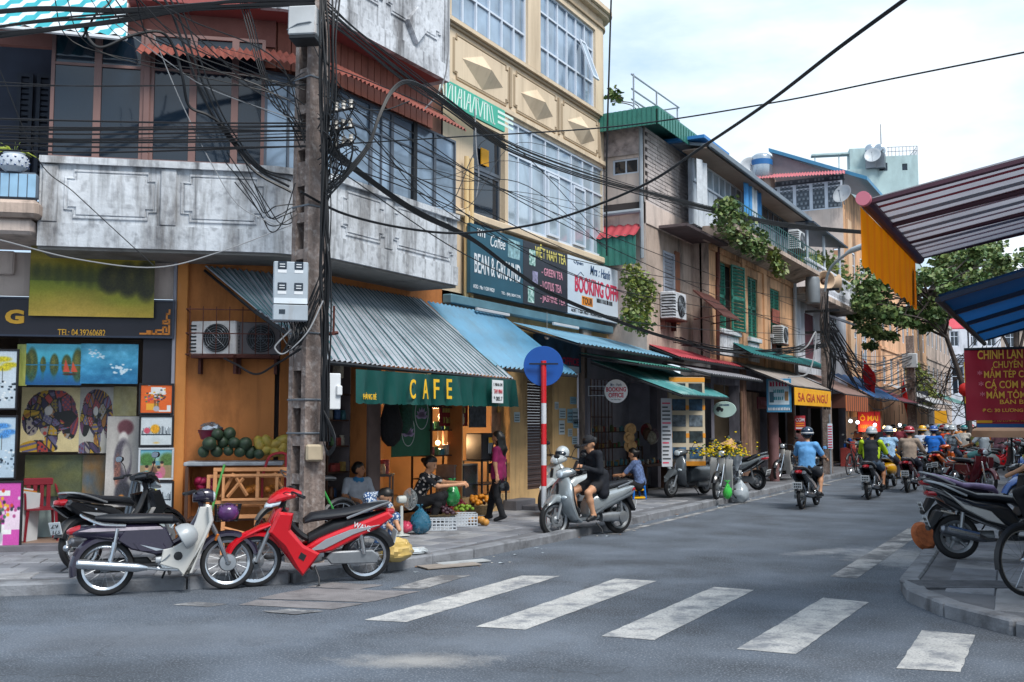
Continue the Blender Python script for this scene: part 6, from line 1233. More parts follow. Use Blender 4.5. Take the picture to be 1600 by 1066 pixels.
def wheel(t,x,r,w_,style='spoke',rim_c=None):
 T=Matrix.Translation((x,0,r));tr=w_*.5
 mb=MB()
 if style=='spoke':
  mb.lathe([(.02,-.09),(.05,-.06),(.055,0),(.05,.06),(.02,.09)],14,T,'y')
  for k in range(18):
   a=2*PI*k/18;b=a+(.35 if k%2 else-.35);y=.05 if k%4<2 else-.05;mb.tube([(x+.045*math.cos(a),y,r+.045*math.sin(a)),(x+(r-tr*1.3)*math.cos(b),0,r+(r-tr*1.3)*math.sin(b))],.0025,3,cap=False)
 else:
  mb.lathe([(.02,-.07),(.06,-.05),(.06,.05),(.02,.07)],14,T,'y')
  for k in range(5):a=2*PI*k/5+.3;b=a+.16;mb.tube([(x+.04*math.cos(a),0,r+.04*math.sin(a)),(x+(r-tr*1.2)*math.cos(b),0,r+(r-tr*1.2)*math.sin(b))],[.024,.018],6)
  mb.lathe([(.07,.055),(.11,.055),(.11,.06),(.07,.06)],18,T,'y')
 wl=mb.build('wheel',alu,t)
 mb=MB();mb.lathe([(r-tr*1.7,-w_*.42),(r-tr*.9,-w_*.5),(r-tr*.35,-w_*.42),(r-.006,-w_*.2),(r,0),(r-.006,w_*.2),(r-tr*.35,w_*.42),(r-tr*.9,w_*.5),(r-tr*1.7,w_*.42)],36,T,'y');mb.build('tyre',black_rubber,wl)
 mb=MB();mb.lathe([(r-tr*2.2,-w_*.3),(r-tr*1.6,-w_*.45),(r-tr*1.5,-w_*.46),(r-tr*2.1,0),(r-tr*1.5,w_*.46),(r-tr*1.6,w_*.45),(r-tr*2.2,w_*.3)],32,T,'y');mb.build('rim',rim_c or chrome,wl)
 return wl
def arc_fender(t,x,z,r,a0,a1,hw,m,name='fender',th=.02,drop=.05):
 mb=MB();vs=[];n=12
 for i in range(n+1):
  a=a0+(a1-a0)*i/n
  for y,rr in((-hw,r-drop),(-hw,r-drop*.4),(-hw*.6,r),(0,r+.012),(hw*.6,r),(hw,r-drop*.4),(hw,r-drop)):vs.append((x+rr*math.cos(a),y,z+rr*math.sin(a)))
  for y,rr in((hw-.008,r-drop),(hw*.6,r-.015),(0,r-.004),(-hw*.6,r-.015),(-hw+.008,r-drop)):vs.append((x+rr*math.cos(a),y,z+rr*math.sin(a)))
 k=12;mb.add(vs,[(i*k+j,i*k+(j+1)%k,(i+1)*k+(j+1)%k,(i+1)*k+j)for i in range(n)for j in range(k)]+[tuple(range(k)),tuple(n*k+j for j in range(k))]);return mb.build(name,m,t)
def place2(t,rear,front,lean=0,back=.6):
 d=front-rear;a=math.atan2(d.y,d.x);u=Vector((math.cos(a),math.sin(a),0));t.location=rear+u*back;t.rotation_euler=Euler((lean,0,a),'XYZ')
def bars(t,x,z,hw,m=plastic_bk,mirrors=True,mirror_mat=None,back=.1,rise=.03):
 mb=MB();mb.tube(spline([(x-back,hw,z),(x-.02,hw*.6,z+rise),(x,0,z),(x-.02,-hw*.6,z+rise),(x-back,-hw,z)],4),.012,6);h_=mb.build('handlebar',dark_metal,t)
 for s_ in(1,-1):
  mb=MB();mb.tube([(x-back+.035,s_*(hw-.1),z+.006),(x-back-.01,s_*(hw+.02),z)],.019,8);mb.build('grip',m,h_)
  mb=MB();mb.tube([(x-back+.07,s_*(hw-.09),z+.01),(x-back+.07,s_*(hw+.01),z+.0)],.006,5);mb.build('brake_lever',chrome,h_)
  if mirrors:
   mb=MB();mb.tube([(x-.03,s_*hw*.65,z+.01),(x-.02,s_*(hw*.8),z+.14),(x-.03,s_*(hw*.92),z+.2)],.006,5);mb.loft([(x-.05,s_*(hw*.97),z+.23,.06,.038,0),(x-.02,s_*(hw*.97),z+.23,.055,.034,0),(x-.0,s_*(hw*.97),z+.23,.02,.012,0)],12);mr=mb.build('mirror',m,h_);mb=MB();mb.loft([(x-.054,s_*(hw*.97),z+.23,.054,.033,0),(x-.051,s_*(hw*.97),z+.23,.055,.034,0)],12);mb.build('mirror_glass',mirror_mat or mirror_m,mr)
 mb=MB()
 for s_ in(1,-1):mb.tube(spline([(x-back+.08,s_*(hw-.1),z+.01),(x+.06,s_*.16,z+.03),(x+.1,s_*.06,z-.06),(x+.07,s_*.05,z-.25)],5),.005,4)
 mb.build('control_cable',black_rubber,h_)
 return h_
def number_plate(t,x,z,tilt=-15,txt=None):
 mb=MB();T=Matrix.Translation((x,0,z))@Matrix.Rotation(R(-tilt),4,'Y');mb.box(-.004,.004,-.095,.095,-.07,.07,.003,T);p_=mb.build('number_plate',plate_m,t)
 if txt:
  for j,s_ in enumerate(txt):q_=T@Vector((-.006,0,.03-.065*j));text(s_,ink,p_,q_,(PI/2,0,-PI/2),.13,.045,.001)
 else:
  mb=MB()
  for j in(0,1):
   for k in range(4):mb.box(-.0055,-.004,-.07+k*.037,-.045+k*.037,.012-.055*j,.047-.055*j,0,T)
  stuff(mb.build('plate_characters',ink,p_))
def cub(label,rear,front,body,shield,seat=seat_bk,lean=R(-7),wave=False,basket=False,txt=None,group=None,accent=None,mir=True,tailp=None,low=False):
 t=thing('motorbike',label,'motorbike',group=group);r=.285;xr_,xf=-.61,.61
 if wave:shield_side=body
 place2(t,rear,front,lean,.61)
 wheel(t,xr_,r,.075);wheel(t,xf,r,.07)
 mb=MB()
 for s_ in(1,-1):mb.tube([(xf,s_*.075,r),(xf-.1,s_*.075,r+.26),(.36,s_*.05,.86)],[.02,.024,.022],8)
 mb.build('fork',chrome if not wave else alu,t)
 mb=MB();mb.tube([(xf-.13,-.07,r+.24),(xf-.11,-.1,r+.3)],.015,6);mb.build('reflector',amber,t)
 mb=MB();mb.lathe([(0,-.08),(.085,-.075),(.095,-.04),(.095,.03),(.05,.05)],20,Matrix.Translation((xf,0,r)),'y');mb.build('brake_drum',alu,t)
 arc_fender(t,xf,r,r+.045,R(15)if not wave else R(20),R(150),.062,body,'front_fender')
 if wave:mb=MB();mb.loft([(.86,0,.47,.03,.02,20),(.76,0,.55,.075,.035,25),(.6,0,.63,.09,.05,35),(.46,0,.68,.09,.06,50)],14);mb.build('front_cowl',body,t)
 mb=MB();mb.tube(spline([(.34,0,.84),(.2,0,.62),(.02,0,.5),(-.25,0,.56),(-.5,0,.6)],5),.035,8);mb.tube([(.36,0,.8),(.3,0,1.0)],.03,8);mb.build('frame',body if not wave else plastic_bk,t)
 if not wave:
  mb=MB()
  for s_ in(1,-1):
   mb.prism([(.40,.88),(.31,.88),(.27,.74),(.2,.56),(.05,.47),(-.05,.45),(-.08,.3),(.1,.24),(.15,.18),(.22,.2),(.33,.5),(.42,.74)],s_*.12,s_*.16,.012);mb.prism([(.42,.88),(.38,.88),(.4,.72),(.3,.5),(.2,.2),(.14,.18),(.24,.2),(.36,.52),(.445,.74)],s_*.1,s_*.25,.012)
  mb.loft([(.4,0,.9,.06,.05,75),(.39,0,.8,.1,.05,75),(.36,0,.68,.11,.06,70),(.3,0,.5,.12,.06,65),(.2,0,.3,.11,.05,60)],14);mb.build('leg_shield',shield,t)
  for s_ in(1,-1):mb=MB();mb.ball((.1,s_*.165,.38),(.045,.006,.045),14,6);mb.build('shield_vent',plastic_bk,t)
  mb=MB();mb.loft([(.24,0,.98,.06,.05,0),(.32,0,1.0,.09,.075,0),(.4,0,1.0,.085,.075,0),(.45,0,.985,.075,.065,0)],14);mb.build('handlebar_cowl',body,t)
  mb=MB();mb.loft([(.45,0,.985,.07,.06,0),(.47,0,.985,.05,.045,0),(.475,0,.985,.01,.01,0)],14);mb.build('headlight',lens,t)
 else:
  mb=MB()
  for s_ in(1,-1):mb.prism([(.40,.84),(.24,.82),(.27,.64),(.12,.47),(-.06,.37),(.02,.25),(.12,.13),(.2,.22),(.34,.46),(.5,.62)],s_*.11,s_*.2,.03)
  mb.loft([(.38,0,.86,.08,.05,80),(.42,0,.74,.12,.06,70),(.42,0,.6,.14,.06,75),(.3,0,.42,.15,.05,60),(.16,0,.2,.1,.03,60)],16);mb.build('leg_shield',body,t)
  for s_ in(1,-1):mb=MB();mb.prism([(.15,.4),(.09,.36),(.12,.3),(.18,.34)],s_*.198,s_*.206,.002);mb.build('shield_vent',plastic_bk,t)
  mb=MB();mb.loft([(.14,0,1.0,.05,.03,0),(.22,0,1.01,.15,.05,0,2.2),(.32,0,1.0,.16,.075,10,2.2),(.42,0,.97,.13,.07,20),(.48,0,.94,.08,.05,20),(.5,0,.93,.02,.02,20)],18);mb.build('handlebar_cowl',body,t)
  mb=MB();mb.loft([(.38,0,.925,.135,.045,25),(.46,0,.9,.11,.045,25),(.52,0,.885,.06,.03,25),(.53,0,.88,.01,.01,25)],16);mb.build('headlight',lens,t)
  for s_ in(1,-1):mb=MB();mb.prism([(.06,.40),(-.1,.41),(-.42,.56),(-.72,.66),(-.4,.62),(-.12,.52)],s_*.155,s_*.168,.004);mb.build('silver_stripe',paint('silver','a9adb3',.5),t)
  for s_ in(1,):text('WAVE',white_pt,t,(-.52,s_*.165,.645),(PI/2,R(17),PI),.2,.06,.002,bold=.01)
 bars(t,.27,1.02,.32,mirrors=mir)
 if wave:
  mb=MB()
  for s_ in(1,-1):mb.prism([(.08,.44),(-.05,.36),(-.2,.38),(-.45,.5),(-.72,.62),(-.88,.74),(-.82,.8),(-.6,.72),(-.25,.6),(-.05,.52)],s_*.06,s_*.155,.025)
  mb.build('side_panel',body,t)
  mb=MB();mb.loft([(.05,0,.5,.07,.06,0),(-.2,0,.62,.1,.09,15),(-.5,0,.68,.1,.07,12),(-.8,0,.76,.06,.04,12)],12);mb.build('inner_body',plastic_bk,t)
  mb=MB();mb.loft([(.1,0,.7,.07,.03,0),(.02,0,.74,.11,.05,5),(-.15,0,.76,.125,.05,0),(-.35,0,.78,.13,.045,-4),(-.6,0,.83,.12,.04,-6),(-.82,0,.85,.08,.03,-6)],16);mb.build('seat',seat,t)
  mb=MB();mb.tube(spline([(-.35,.14,.74),(-.7,.12,.86),(-.86,.0,.88),(-.7,-.12,.86),(-.35,-.14,.74)],5),.014,6);mb.build('grab_rail',alu,t)
  mb=MB();mb.loft([(-.8,0,.77,.08,.05,20),(-.9,0,.77,.06,.04,20),(-.93,0,.76,.02,.01,20)],12);mb.build('tail_light',tail_red,t)
 else:
  mb=MB();mb.loft([(-.02,0,.56,.07,.1,0),(-.12,0,.6,.11,.13,0),(-.35,0,.62,.125,.11,0),(-.6,0,.64,.12,.09,0),(-.85,0,.65,.09,.06,0),(-.93,0,.64,.06,.03,0)],16);mb.build('body',body,t)
  mb=MB()
  for s_ in(1,-1):mb.prism([(-.05,.66),(-.08,.69),(-.75,.69),(-.88,.66),(-.75,.65)],s_*.115,s_*.13,.004)
  mb.build('side_stripe',accent or chrome,t)
  for s_ in(1,-1):mb=MB();mb.prism([(.06,.5),(-.03,.68),(-.42,.69),(-.5,.56),(-.36,.46),(-.12,.4),(.02,.42)],s_*.07,s_*.128,.015);mb.build('side_panel',body,t)
  for s_ in(1,-1):mb=MB();mb.prism([(.0,.44),(-.05,.52),(-.35,.53),(-.28,.44),(-.1,.42)],s_*.1,s_*.135,.01);mb.build('side_cover',body,t);mb=MB();mb.prism([(-.04,.45),(-.28,.51),(-.12,.44)],s_*.136,s_*.14,.001);mb.build('cover_emblem',chrome,t)
  mb=MB();mb.loft([(.1,0,.74,.05,.02,0),(.04,0,.76,.105,.055,0),(-.15,0,.77,.13,.055,0),(-.4,0,.775,.135,.055,0),(-.62,0,.785,.125,.045,0),(-.72,0,.79,.09,.025,0)],18);mb.build('seat',seat,t)
  mb=MB();mb.tube(spline([(-.42,.14,.71),(-.66,.14,.73),(-.82,.1,.8),(-.86,0,.83),(-.82,-.1,.8),(-.66,-.14,.73),(-.42,-.14,.71)],5),.014,6);mb.build('grab_rail',chrome,t)
  mb=MB();mb.loft([(-.86,0,.68,.07,.05,0),(-.96,0,.66,.06,.04,0),(-.99,0,.655,.02,.02,0)],12);mb.build('tail_light',tail_red,t)
 arc_fender(t,xr_,r,r+.055,R(60),R(195 if not wave else 160),.07,body if not wave else plastic_bk,'rear_fender',drop=.07)
 if not wave:
  for s_ in(1,-1):mb=MB();mb.ball((-.98,s_*.1,.5),(.035,.035,.035),10,6);mb.build('indicator',chrome,t)
 number_plate(t,-.97 if not wave else-.93,.5,12,txt)
 mb=MB();mb.loft([(-.12,0,.33,.1,.08,0),(0,0,.32,.12,.095,0),(.1,0,.33,.1,.08,0),(.14,0,.34,.06,.05,0)],14);mb.tube([(.1,0,.36),(.28,0,.4)],[.065,.05],10)
 for k in range(4):mb.lathe([(.02,0),(.075,0),(.075,.012),(.02,.012)],12,Matrix.Translation((.13+k*.03,0,.365+.006*k))@Matrix.Rotation(PI/2,4,'Y'))
 mb.build('engine',alu,t)
 for s_ in(1,-1):mb=MB();mb.lathe([(0,.0),(.075,.0),(.08,-.01*s_),(.06,-.03*s_)],18,Matrix.Translation((0 if s_<0 else .05,s_*.14,.32)),'y');mb.build('engine_cover',chrome,t)
 mb=MB();mb.tube(spline([(.27,-.05,.34),(.2,-.1,.25),(.05,-.14,.24),(-.2,-.15,.27)],4),.018,7);mb.tube([(-.2,-.15,.27),(-.3,-.155,.28),(-.86,-.16,.34),(-.88,-.16,.343)],[.022,.048,.05,.03],12);mb.build('exhaust',exh if wave else chrome,t)
 mb=MB();mb.prism([(-.72,.22),(-.74,.3),(-.66,.37),(-.2,.37),(-.14,.3),(-.2,.23)],.08,.125,.015);mb.build('chain_case',alu if wave else plastic_bk,t)
 for s_ in(1,-1):
  mb=MB();mb.tube([(-.56,s_*.135,.34),(-.52,s_*.135,.54)],.026,9);mb.tube([(-.52,s_*.135,.54),(-.5,s_*.135,.68)],.018,8);mb.build('shock_absorber',chrome,t)
  mb=MB();mb.tube([(.02,s_*.1,.2),(.02,s_*.26,.22)],.016,7);mb.build('footrest',black_rubber,t)
  mb=MB();mb.tube([(-.6,s_*.1,r),(-.1,s_*.09,.3)],.02,6);mb.build('swing_arm',dark_metal,t)
 mb=MB();mb.tube([(-.02,.1,.22),(-.06,.18,.1),(-.05,.24,.03)],.011,6);mb.tube([(-.05,.24,.03),(-.02,.27,.025)],.016,6);mb.build('kickstand',dark_metal,t)
 mb=MB();mb.tube([(-.1,-.14,.3),(-.02,-.17,.36),(.02,-.17,.4)],.008,5);mb.build('kick_lever',chrome,t)
 if basket:
  mb=MB();
  for z in(.72,.78,.84,.9):k=.12+.05*(z-.72)/.18;mb.tube([(.5-.02,-k,z),(.5+.2+.03*(z-.72)/.18,-k,z),(.5+.2+.03*(z-.72)/.18,k,z),(.48,k,z)],.004,4,closed=True)
  for k in range(9):a=-.13+k*.0325;mb.tube([(.7,a*.92,.72),(.735,a*1.25,.9)],.004,4);mb.tube([(.48,a*.92,.72),(.48,a*1.25,.9)],.004,4);mb.tube([(.48,a*.9,.72),(.7,a*.9,.72)],.004,4)
  for k in range(6):x=.5+k*.04;mb.tube([(x,-.12,.72),(x,-.17,.9)],.004,4);mb.tube([(x,.12,.72),(x,.17,.9)],.004,4)
  stuff(mb.build('basket',black_rubber,t))
 return t
def scooter(label,rear,front,col,lean=R(-6),r=.255,seat=seat_bk,group=None,vespa=False,lower=None,txt=None,mir=True,stripe=None,sport=False):
 t=thing('scooter',label,'scooter',group=group);wb=.66;place2(t,rear,front,lean,wb)
 lower=lower or plastic_bk
 wheel(t,-wb,r,.1,'cast',alu);wheel(t,wb,r,.09,'cast',alu)
 mb=MB()
 for s_ in(1,-1):mb.tube([(wb,s_*.075,r),(wb-.09,s_*.07,r+.26),(.45,s_*.05,.72)],[.022,.026,.022],8)
 mb.build('fork',alu,t)
 mb=MB();mb.loft([(wb+.23,0,r+.12,.03,.03,60),(wb+.17,0,r+.22,.08,.05,40),(wb+.02,0,r+.31,.1,.07,5),(wb-.12,0,r+.31,.1,.08,-15),(wb-.26,0,r+.2,.07,.06,-50)],14);mb.build('front_fender',col,t)
 mb=MB();mb.loft([(.44,0,.93,.1,.05,80),(.47,0,.84,.2,.075,78,2.2),(.5,0,.72,.25,.09,75,2.2),(.5,0,.58,.26,.09,80,2.2),(.45,0,.44,.25,.07,70,2.2),(.36,0,.3,.22,.045,50,2.4),(.26,0,.24,.2,.03,20)],20);mb.build('leg_shield',col,t)
 mb=MB();mb.loft([(.40,0,.9,.085,.02,80),(.415,0,.78,.19,.03,80),(.41,0,.6,.21,.03,80),(.36,0,.45,.2,.03,70),(.29,0,.34,.18,.02,60)],16);mb.build('inner_shield',plastic_bk,t)
 mb=MB();mb.prism([(.585,.8),(.575,.84),(.57,.55),(.6,.52)],-.03,.03,.008);mb.build('front_grille',plastic_bk if not vespa else chrome,t)
 for s_ in(1,-1):mb=MB();mb.ball((.575,s_*.14,.62),(.03,.06,.03),10,6);mb.build('indicator',lens,t)
 mb=MB();mb.loft([(.36,0,.27,.19,.03,0,4),(.2,0,.265,.19,.03,0,4),(0,0,.265,.18,.035,0,4),(-.12,0,.3,.17,.06,0,3)],14);mb.build('floorboard',lower,t)
 up=.1 if sport else 0
 secs=[(.04,0,.42,.1,.14,0,2.4),(-.08,0,.5,.15,.19,0,2.4),(-.25,0,.55,.2,.16,8,2.4),(-.45,0,.6,.22,.13,10,2.4),(-.68,0,.66+up*.4,.2,.1,10,2.4),(-.88,0,.7+up,.14,.07,10,2.4),(-1.0,0,.72+up*1.3,.07,.03,10)]
 if vespa:secs=[(.04,0,.42,.1,.15,0),(-.1,0,.5,.18,.2,0),(-.3,0,.5,.25,.2,0),(-.55,0,.52,.27,.19,0),(-.8,0,.54,.22,.15,0),(-.97,0,.55,.12,.08,0)]
 mb=MB();mb.loft(secs,20);mb.build('rear_body',col,t)
 if stripe:
  for s_ in(1,-1):mb=MB();mb.prism([(-.15,.42),(-.3,.58),(-.6,.66),(-.85,.74+up),(-.6,.6),(-.35,.47)],s_*.18,s_*.232,.012);mb.build('side_panel',stripe,t)
 if not vespa:
  for s_ in(1,-1):mb=MB();mb.prism([(.02,.33),(-.1,.36),(-.4,.46),(-.8,.6+up*.6),(-.86,.66+up),(-.5,.56),(-.2,.46)],s_*.12,s_*.22,.02);mb.build('lower_panel',lower,t)
 mb=MB();mb.loft([(.06,0,.66,.07,.03,0),(0,0,.72,.12,.05,8),(-.2,0,.745,.145,.05,0),(-.42,0,.755,.15,.045,-2),(-.62,0,.79+up*.4,.14,.045,-6),(-.82,0,.82+up*.8,.1,.03,-6),(-.9,0,.82+up*.9,.05,.015,-4)],18);mb.build('seat',seat,t)
 mb=MB();mb.tube(spline([(-.55,.16,.73+up*.3),(-.85,.13,.8+up),(-1.0,0,.82+up*1.2),(-.85,-.13,.8+up),(-.55,-.16,.73+up*.3)],5),.016,6);mb.build('grab_rail',alu,t)
 xt=-.97 if vespa else-.96;zt2=.56 if vespa else .69+up
 mb=MB();mb.loft([(xt+.08,0,zt2,.13,.05,15),(xt-.02,0,zt2,.11,.04,15),(xt-.05,0,zt2,.05,.02,15)],14);mb.build('tail_light',tail_red,t)
 mb=MB();mb.prism([(-.8,.56),(-.9,.58),(-1.0,.38),(-.98,.34),(-.9,.42)],-.09,.09,.01);mb.build('rear_fender',plastic_bk,t)
 number_plate(t,-1.0,.45,18,txt)
 mb=MB();mb.loft([(.24,0,.99,.06,.04,0),(.32,0,1.01,.15,.06,0,2.2),(.42,0,1.0,.15,.08,5,2.2),(.5,0,.985,.1,.075,10),(.53,0,.98,.085,.065,10)],18);mb.build('headset',col,t)
 mb=MB();mb.loft([(.53,0,.98,.08,.062,10),(.555,0,.975,.06,.045,10),(.565,0,.972,.01,.01,10)],16);mb.build('headlight',lens,t)
 bars(t,.34,1.03,.33,mirrors=mir)
 mb=MB();mb.loft([(-.2,.1,.28,.06,.07,0),(-.4,.11,.28,.07,.08,0),(-.62,.11,.27,.07,.08,0),(-.74,.11,.26,.05,.05,0)],12);mb.lathe([(0,.17),(.08,.17),(.09,.19),(.05,.2),(0,.2)],16,Matrix.Translation((-.62,0,.27)),'y');mb.build('engine',alu,t)
 mb=MB();mb.tube([(-.2,-.1,.24),(-.35,-.15,.24)],.02,7);mb.tube([(-.35,-.15,.24),(-.45,-.16,.27),(-.85,-.17,.36),(-.88,-.17,.365)],[.03,.055,.06,.035],12);ex_=mb.build('exhaust',plastic_bk if not sport else exh,t);mb=MB();mb.tube([(-.45,-.19,.29),(-.8,-.2,.37)],[.045,.05],10);mb.build('heat_shield',chrome if sport else alu,ex_)
 for s_ in(1,-1):mb=MB();mb.tube([(-.64,s_*.13,.3),(-.6,s_*.14,.58)],.026,8);mb.build('shock_absorber',alu,t)
 mb=MB();mb.tube([(-.1,.1,.2),(-.14,.18,.1),(-.12,.23,.03)],.012,6);mb.build('kickstand',dark_metal,t)
 return t
pz=lambda x,y,z=0.0:PZ(x,y,z)
white_sh=paint('white_shield','b3b3b0');purple_bk=paint('purple_black','241f33');red_p=paint('red','c0101f');silver_p=paint('silver_grey','9aa3a8',.4);white_p2=paint('pearl_white','aeb5b8',.2);grey_p=paint('dark_grey','5b6268',.3);black_p2=paint('black','17191e');yellow_p=paint('yellow','d09a12');blue_p=paint('blue','1d4f93');orange_p=paint('orange','d0601c');maroon_p=paint('maroon','5c1722')
b_cub=cub('black underbone motorbike with white leg shield parked at the left kerb',pz(163,931),pz(352,921),purple_bk,white_sh,basket=True,lean=R(-4),accent=mat('stripe_mix','a9a0a8',.3,.3,var=.2,sc=12),mir=False)
b_red=cub('red motorbike with silver stripes parked facing left before the concrete pole',pz(570,907),pz(391,917),red_p,red_p,wave=True,lean=R(-6),mir=False)
b_dark=cub('black motorbike parked behind the black underbone in front of the painting shop',pz(128,893,.12),pz(262,873,.12),black_p2,black_p2,wave=True,lean=R(-6),txt=('29','373'))
b_sil=scooter('silver scooter with a woman in black sitting on it at the kerb',pz(966,833),pz(854,843),silver_p,r=.29,lower=mat('scooter_lower_grey','4f565c',.4,var=.1),stripe=None,lean=R(3))
b_wht=scooter('pale scooter parked on the pavement behind the round blue road sign',pz(912,797,.12),pz(826,809,.12),white_p2,r=.285,lean=R(-5))
b_vesp=scooter('grey round bodied scooter parked on the pavement facing left',pz(1100,772,.12),pz(1031,778,.12),grey_p,vespa=True,r=.235)
b_flow=cub('motorbike loaded with yellow flowers parked facing the camera at the kerb',pz(1143,775,.12),pz(1113,791,.0),black_p2,white_sh,lean=R(-5),low=True)
b_s2=scooter('silver scooter with raised tail parked beyond the flower motorbike',pz(1184,766,.12),pz(1130,763,.12),silver_p,sport=True)
b_s3=cub('dark motorbike parked near the vegetable seller on the left pavement',pz(1240,748,.12),pz(1205,752,.12),black_p2,white_sh,lean=R(-6))
heading=Vector((0.02,1,0))
def ridden(kind,px,py,label,**k):
 p=pz(px,py);f_=p+heading.normalized()*1.3;return kind(label,p,f_,lean=0,**k)
r_a=ridden(cub,1253,796,'grey motorbike ridden by the man in a light blue shirt',body=paint('graphite','45494f',.3),shield=grey_p,wave=True)
r_b=ridden(cub,1357,781,'dark motorbike ridden by the man in black and lime green',body=black_p2,shield=black_p2,wave=True)
r_d=ridden(scooter,1384,764,'yellow scooter ridden by the man in a pale blue shirt',col=yellow_p,vespa=True)
r_c=ridden(cub,1418,770,'dark motorbike ridden by the man in a beige shirt',body=maroon_p,shield=black_p2,wave=True)
r_e=ridden(cub,1457,753,'black motorbike ridden by the man in a bright blue shirt',body=black_p2,shield=black_p2)
r_f=ridden(scooter,1439,749,'silver scooter ridden by the man with a yellow helmet',col=silver_p)
r_g=ridden(cub,1479,737,'red motorbike with its tail light on further up the street',body=red_p,shield=red_p,wave=True)
b_r1=scooter('black and white scooter with raised tail parked on the right corner pavement',pz(1496,874,.12),pz(1660,877,.12),paint('black_gloss','22262c'),r=.27,sport=True,stripe=paint('pearl','b9bab8',.2),lean=R(-5))
b_r2=scooter('dark scooter with a lilac seat cover parked just behind the black and white one',pz(1480,842,.12),pz(1640,844,.12),black_p2,r=.26,sport=True,seat=mat('lilac_vinyl','7d6c8f',.5,var=.4,sc=8),lean=R(-5))
b_r3=cub('black motorbike with chrome and a maroon tank parked on the right kerb',pz(1492,768,.1),pz(1560,775,.1),maroon_p,maroon_p,lean=R(-5))
b_r4=cub('black and orange motorbike parked nose in on the right',pz(1470,752,.05),pz(1510,744,.1),orange_p,black_p2,wave=True)
b_r5=cub('blue and silver motorbike parked on the right behind the dark scooter',pz(1655,800,.12),pz(1545,806,.12),blue_p,blue_p,wave=True)
b_r6=scooter('black scooter parked on the right beyond the man in the grey shirt',pz(1640,752,.12),pz(1588,747,.12),black_p2)
b_r7=scooter('white scooter standing near the red shirted rider',pz(1540,712,.1),pz(1500,708,.1),white_p2)
b_r8=cub('dark motorbike parked near the beige parasol',pz(1590,716,.1),pz(1555,722,.1),black_p2,black_p2,wave=True)
far_p=[black_p2,silver_p,blue_p,red_p,white_p2,maroon_p]
for i,(px,py,c,k)in enumerate(((1500,722,0,1),(1468,722,2,0),(1447,716,1,0),(1518,714,3,0),(1488,712,4,1),(1430,712,0,0),(1404,722,5,0))):
 ridden(cub if k else scooter,px,py,['small dark motorbike in the distant traffic','small blue scooter in the distant traffic','small silver scooter in the distant traffic','small red scooter in the distant traffic','small white motorbike in the distant traffic','small black scooter in the distant traffic','small maroon scooter in the distant traffic'][i],**({'body':far_p[c],'shield':far_p[c]}if k else{'col':far_p[c]}))
def bicycle(label,rear,front,m,group=None,lean=R(-4),basket=False):
 t=thing('bicycle',label,'bicycle',group=group);r=.33;place2(t,rear,front,lean,.52)
 for x in(-.52,.52):
  mb=MB();mb.lathe([(.02,-.04),(.03,0),(.02,.04)],10,Matrix.Translation((x,0,r)),'y')
  for k in range(18):a=2*PI*k/18;mb.tube([(x,.025*(1 if k%2 else-1),r),(x+(r-.03)*math.cos(a),0,r+(r-.03)*math.sin(a))],.0015,3,cap=False)
  wl=mb.build('wheel',chrome,t);mb=MB();mb.tube([(x+(r-.018)*math.cos(2*PI*k/40),0,r+(r-.018)*math.sin(2*PI*k/40))for k in range(40)],.018,8,closed=True);mb.build('tyre',black_rubber,wl);mb=MB();mb.tube([(x+(r-.04)*math.cos(2*PI*k/40),0,r+(r-.04)*math.sin(2*PI*k/40))for k in range(40)],.01,6,closed=True);mb.build('rim',chrome,wl)
 mb=MB();P=lambda*a:mb.tube(a,.016,7)
 P((-.52,.04,r),(-.18,0,.85));P((-.52,.04,r),(-.06,0,.3));P((-.06,0,.3),(-.2,0,.92));P((-.06,0,.3),(.38,0,.78));P((-.12,0,.62),(.37,0,.86));P((.34,0,.95),(.42,0,.72));P((.42,.05,.7),(.52,.05,r));P((.42,-.05,.7),(.52,-.05,r));mb.build('frame',m,t)
 mb=MB();mb.loft([(-.34,0,.95,.09,.03,0),(-.22,0,.96,.08,.03,0),(-.06,0,.95,.02,.015,0)],10);mb.build('saddle',seat_bk,t)
 mb=MB();mb.tube(spline([(.18,.28,1.02),(.3,.24,1.05),(.36,.08,1.0),(.36,-.08,1.0),(.3,-.24,1.05),(.18,-.28,1.02)],4),.011,6);mb.build('handlebar',chrome,t)
 mb=MB();mb.lathe([(.02,-.03),(.09,-.03),(.09,-.025),(.02,-.025)],16,Matrix.Translation((-.06,0,.3)),'y');mb.tube([(-.06,-.05,.3),(.08,-.06,.2)],.01,5);mb.box(.05,.13,-.14,-.06,.19,.21);mb.build('crank',dark_metal,t)
 for x,a0,a1 in((-.52,20,190),(.52,30,170)):arc_fender(t,x,r,r+.03,R(a0),R(a1),.03,plastic_bk,'mudguard',drop=.03)
 return t
bicycle('black bicycle whose wheel shows at the right edge of the photo',pz(1606,932,.12),pz(1700,925,.12),plastic_bk)
bicycle('green bicycle leaning behind the red motorbike by the concrete pole',pz(528,862,.12),pz(452,872,.12),mat('bicycle_green','3f9a4c',.4,var=.1,sc=5))
for i,(x,y)in enumerate(((1318,743),(1330,740),(1342,738))):bicycle(['first dark bicycle in the rack by the striped sign','middle dark bicycle in the rack by the striped sign','last dark bicycle in the rack by the striped sign'][i],pz(x+24,y-2,.12),pz(x-6,y+2,.12),plastic_bk,'bicycles in the rack on the left pavement')
more=[(1394,716,1),(1412,712,4),(1426,708,2),(1440,706,0),(1456,706,5),(1474,705,3),(1510,704,1),(1530,702,2),(1398,704,0),(1420,702,4),(1446,701,1),(1466,700,2)]
more_l=['silver','white','blue','black','maroon','red','pale silver','dark blue','plain black','bright white','grey','deep blue']
for i,(px,py,c)in enumerate(more):ridden(scooter,px,py,'tiny %s scooter in the crowd of traffic at the far end'%more_l[i],col=far_p[c],group='crowd of scooters at the far end')
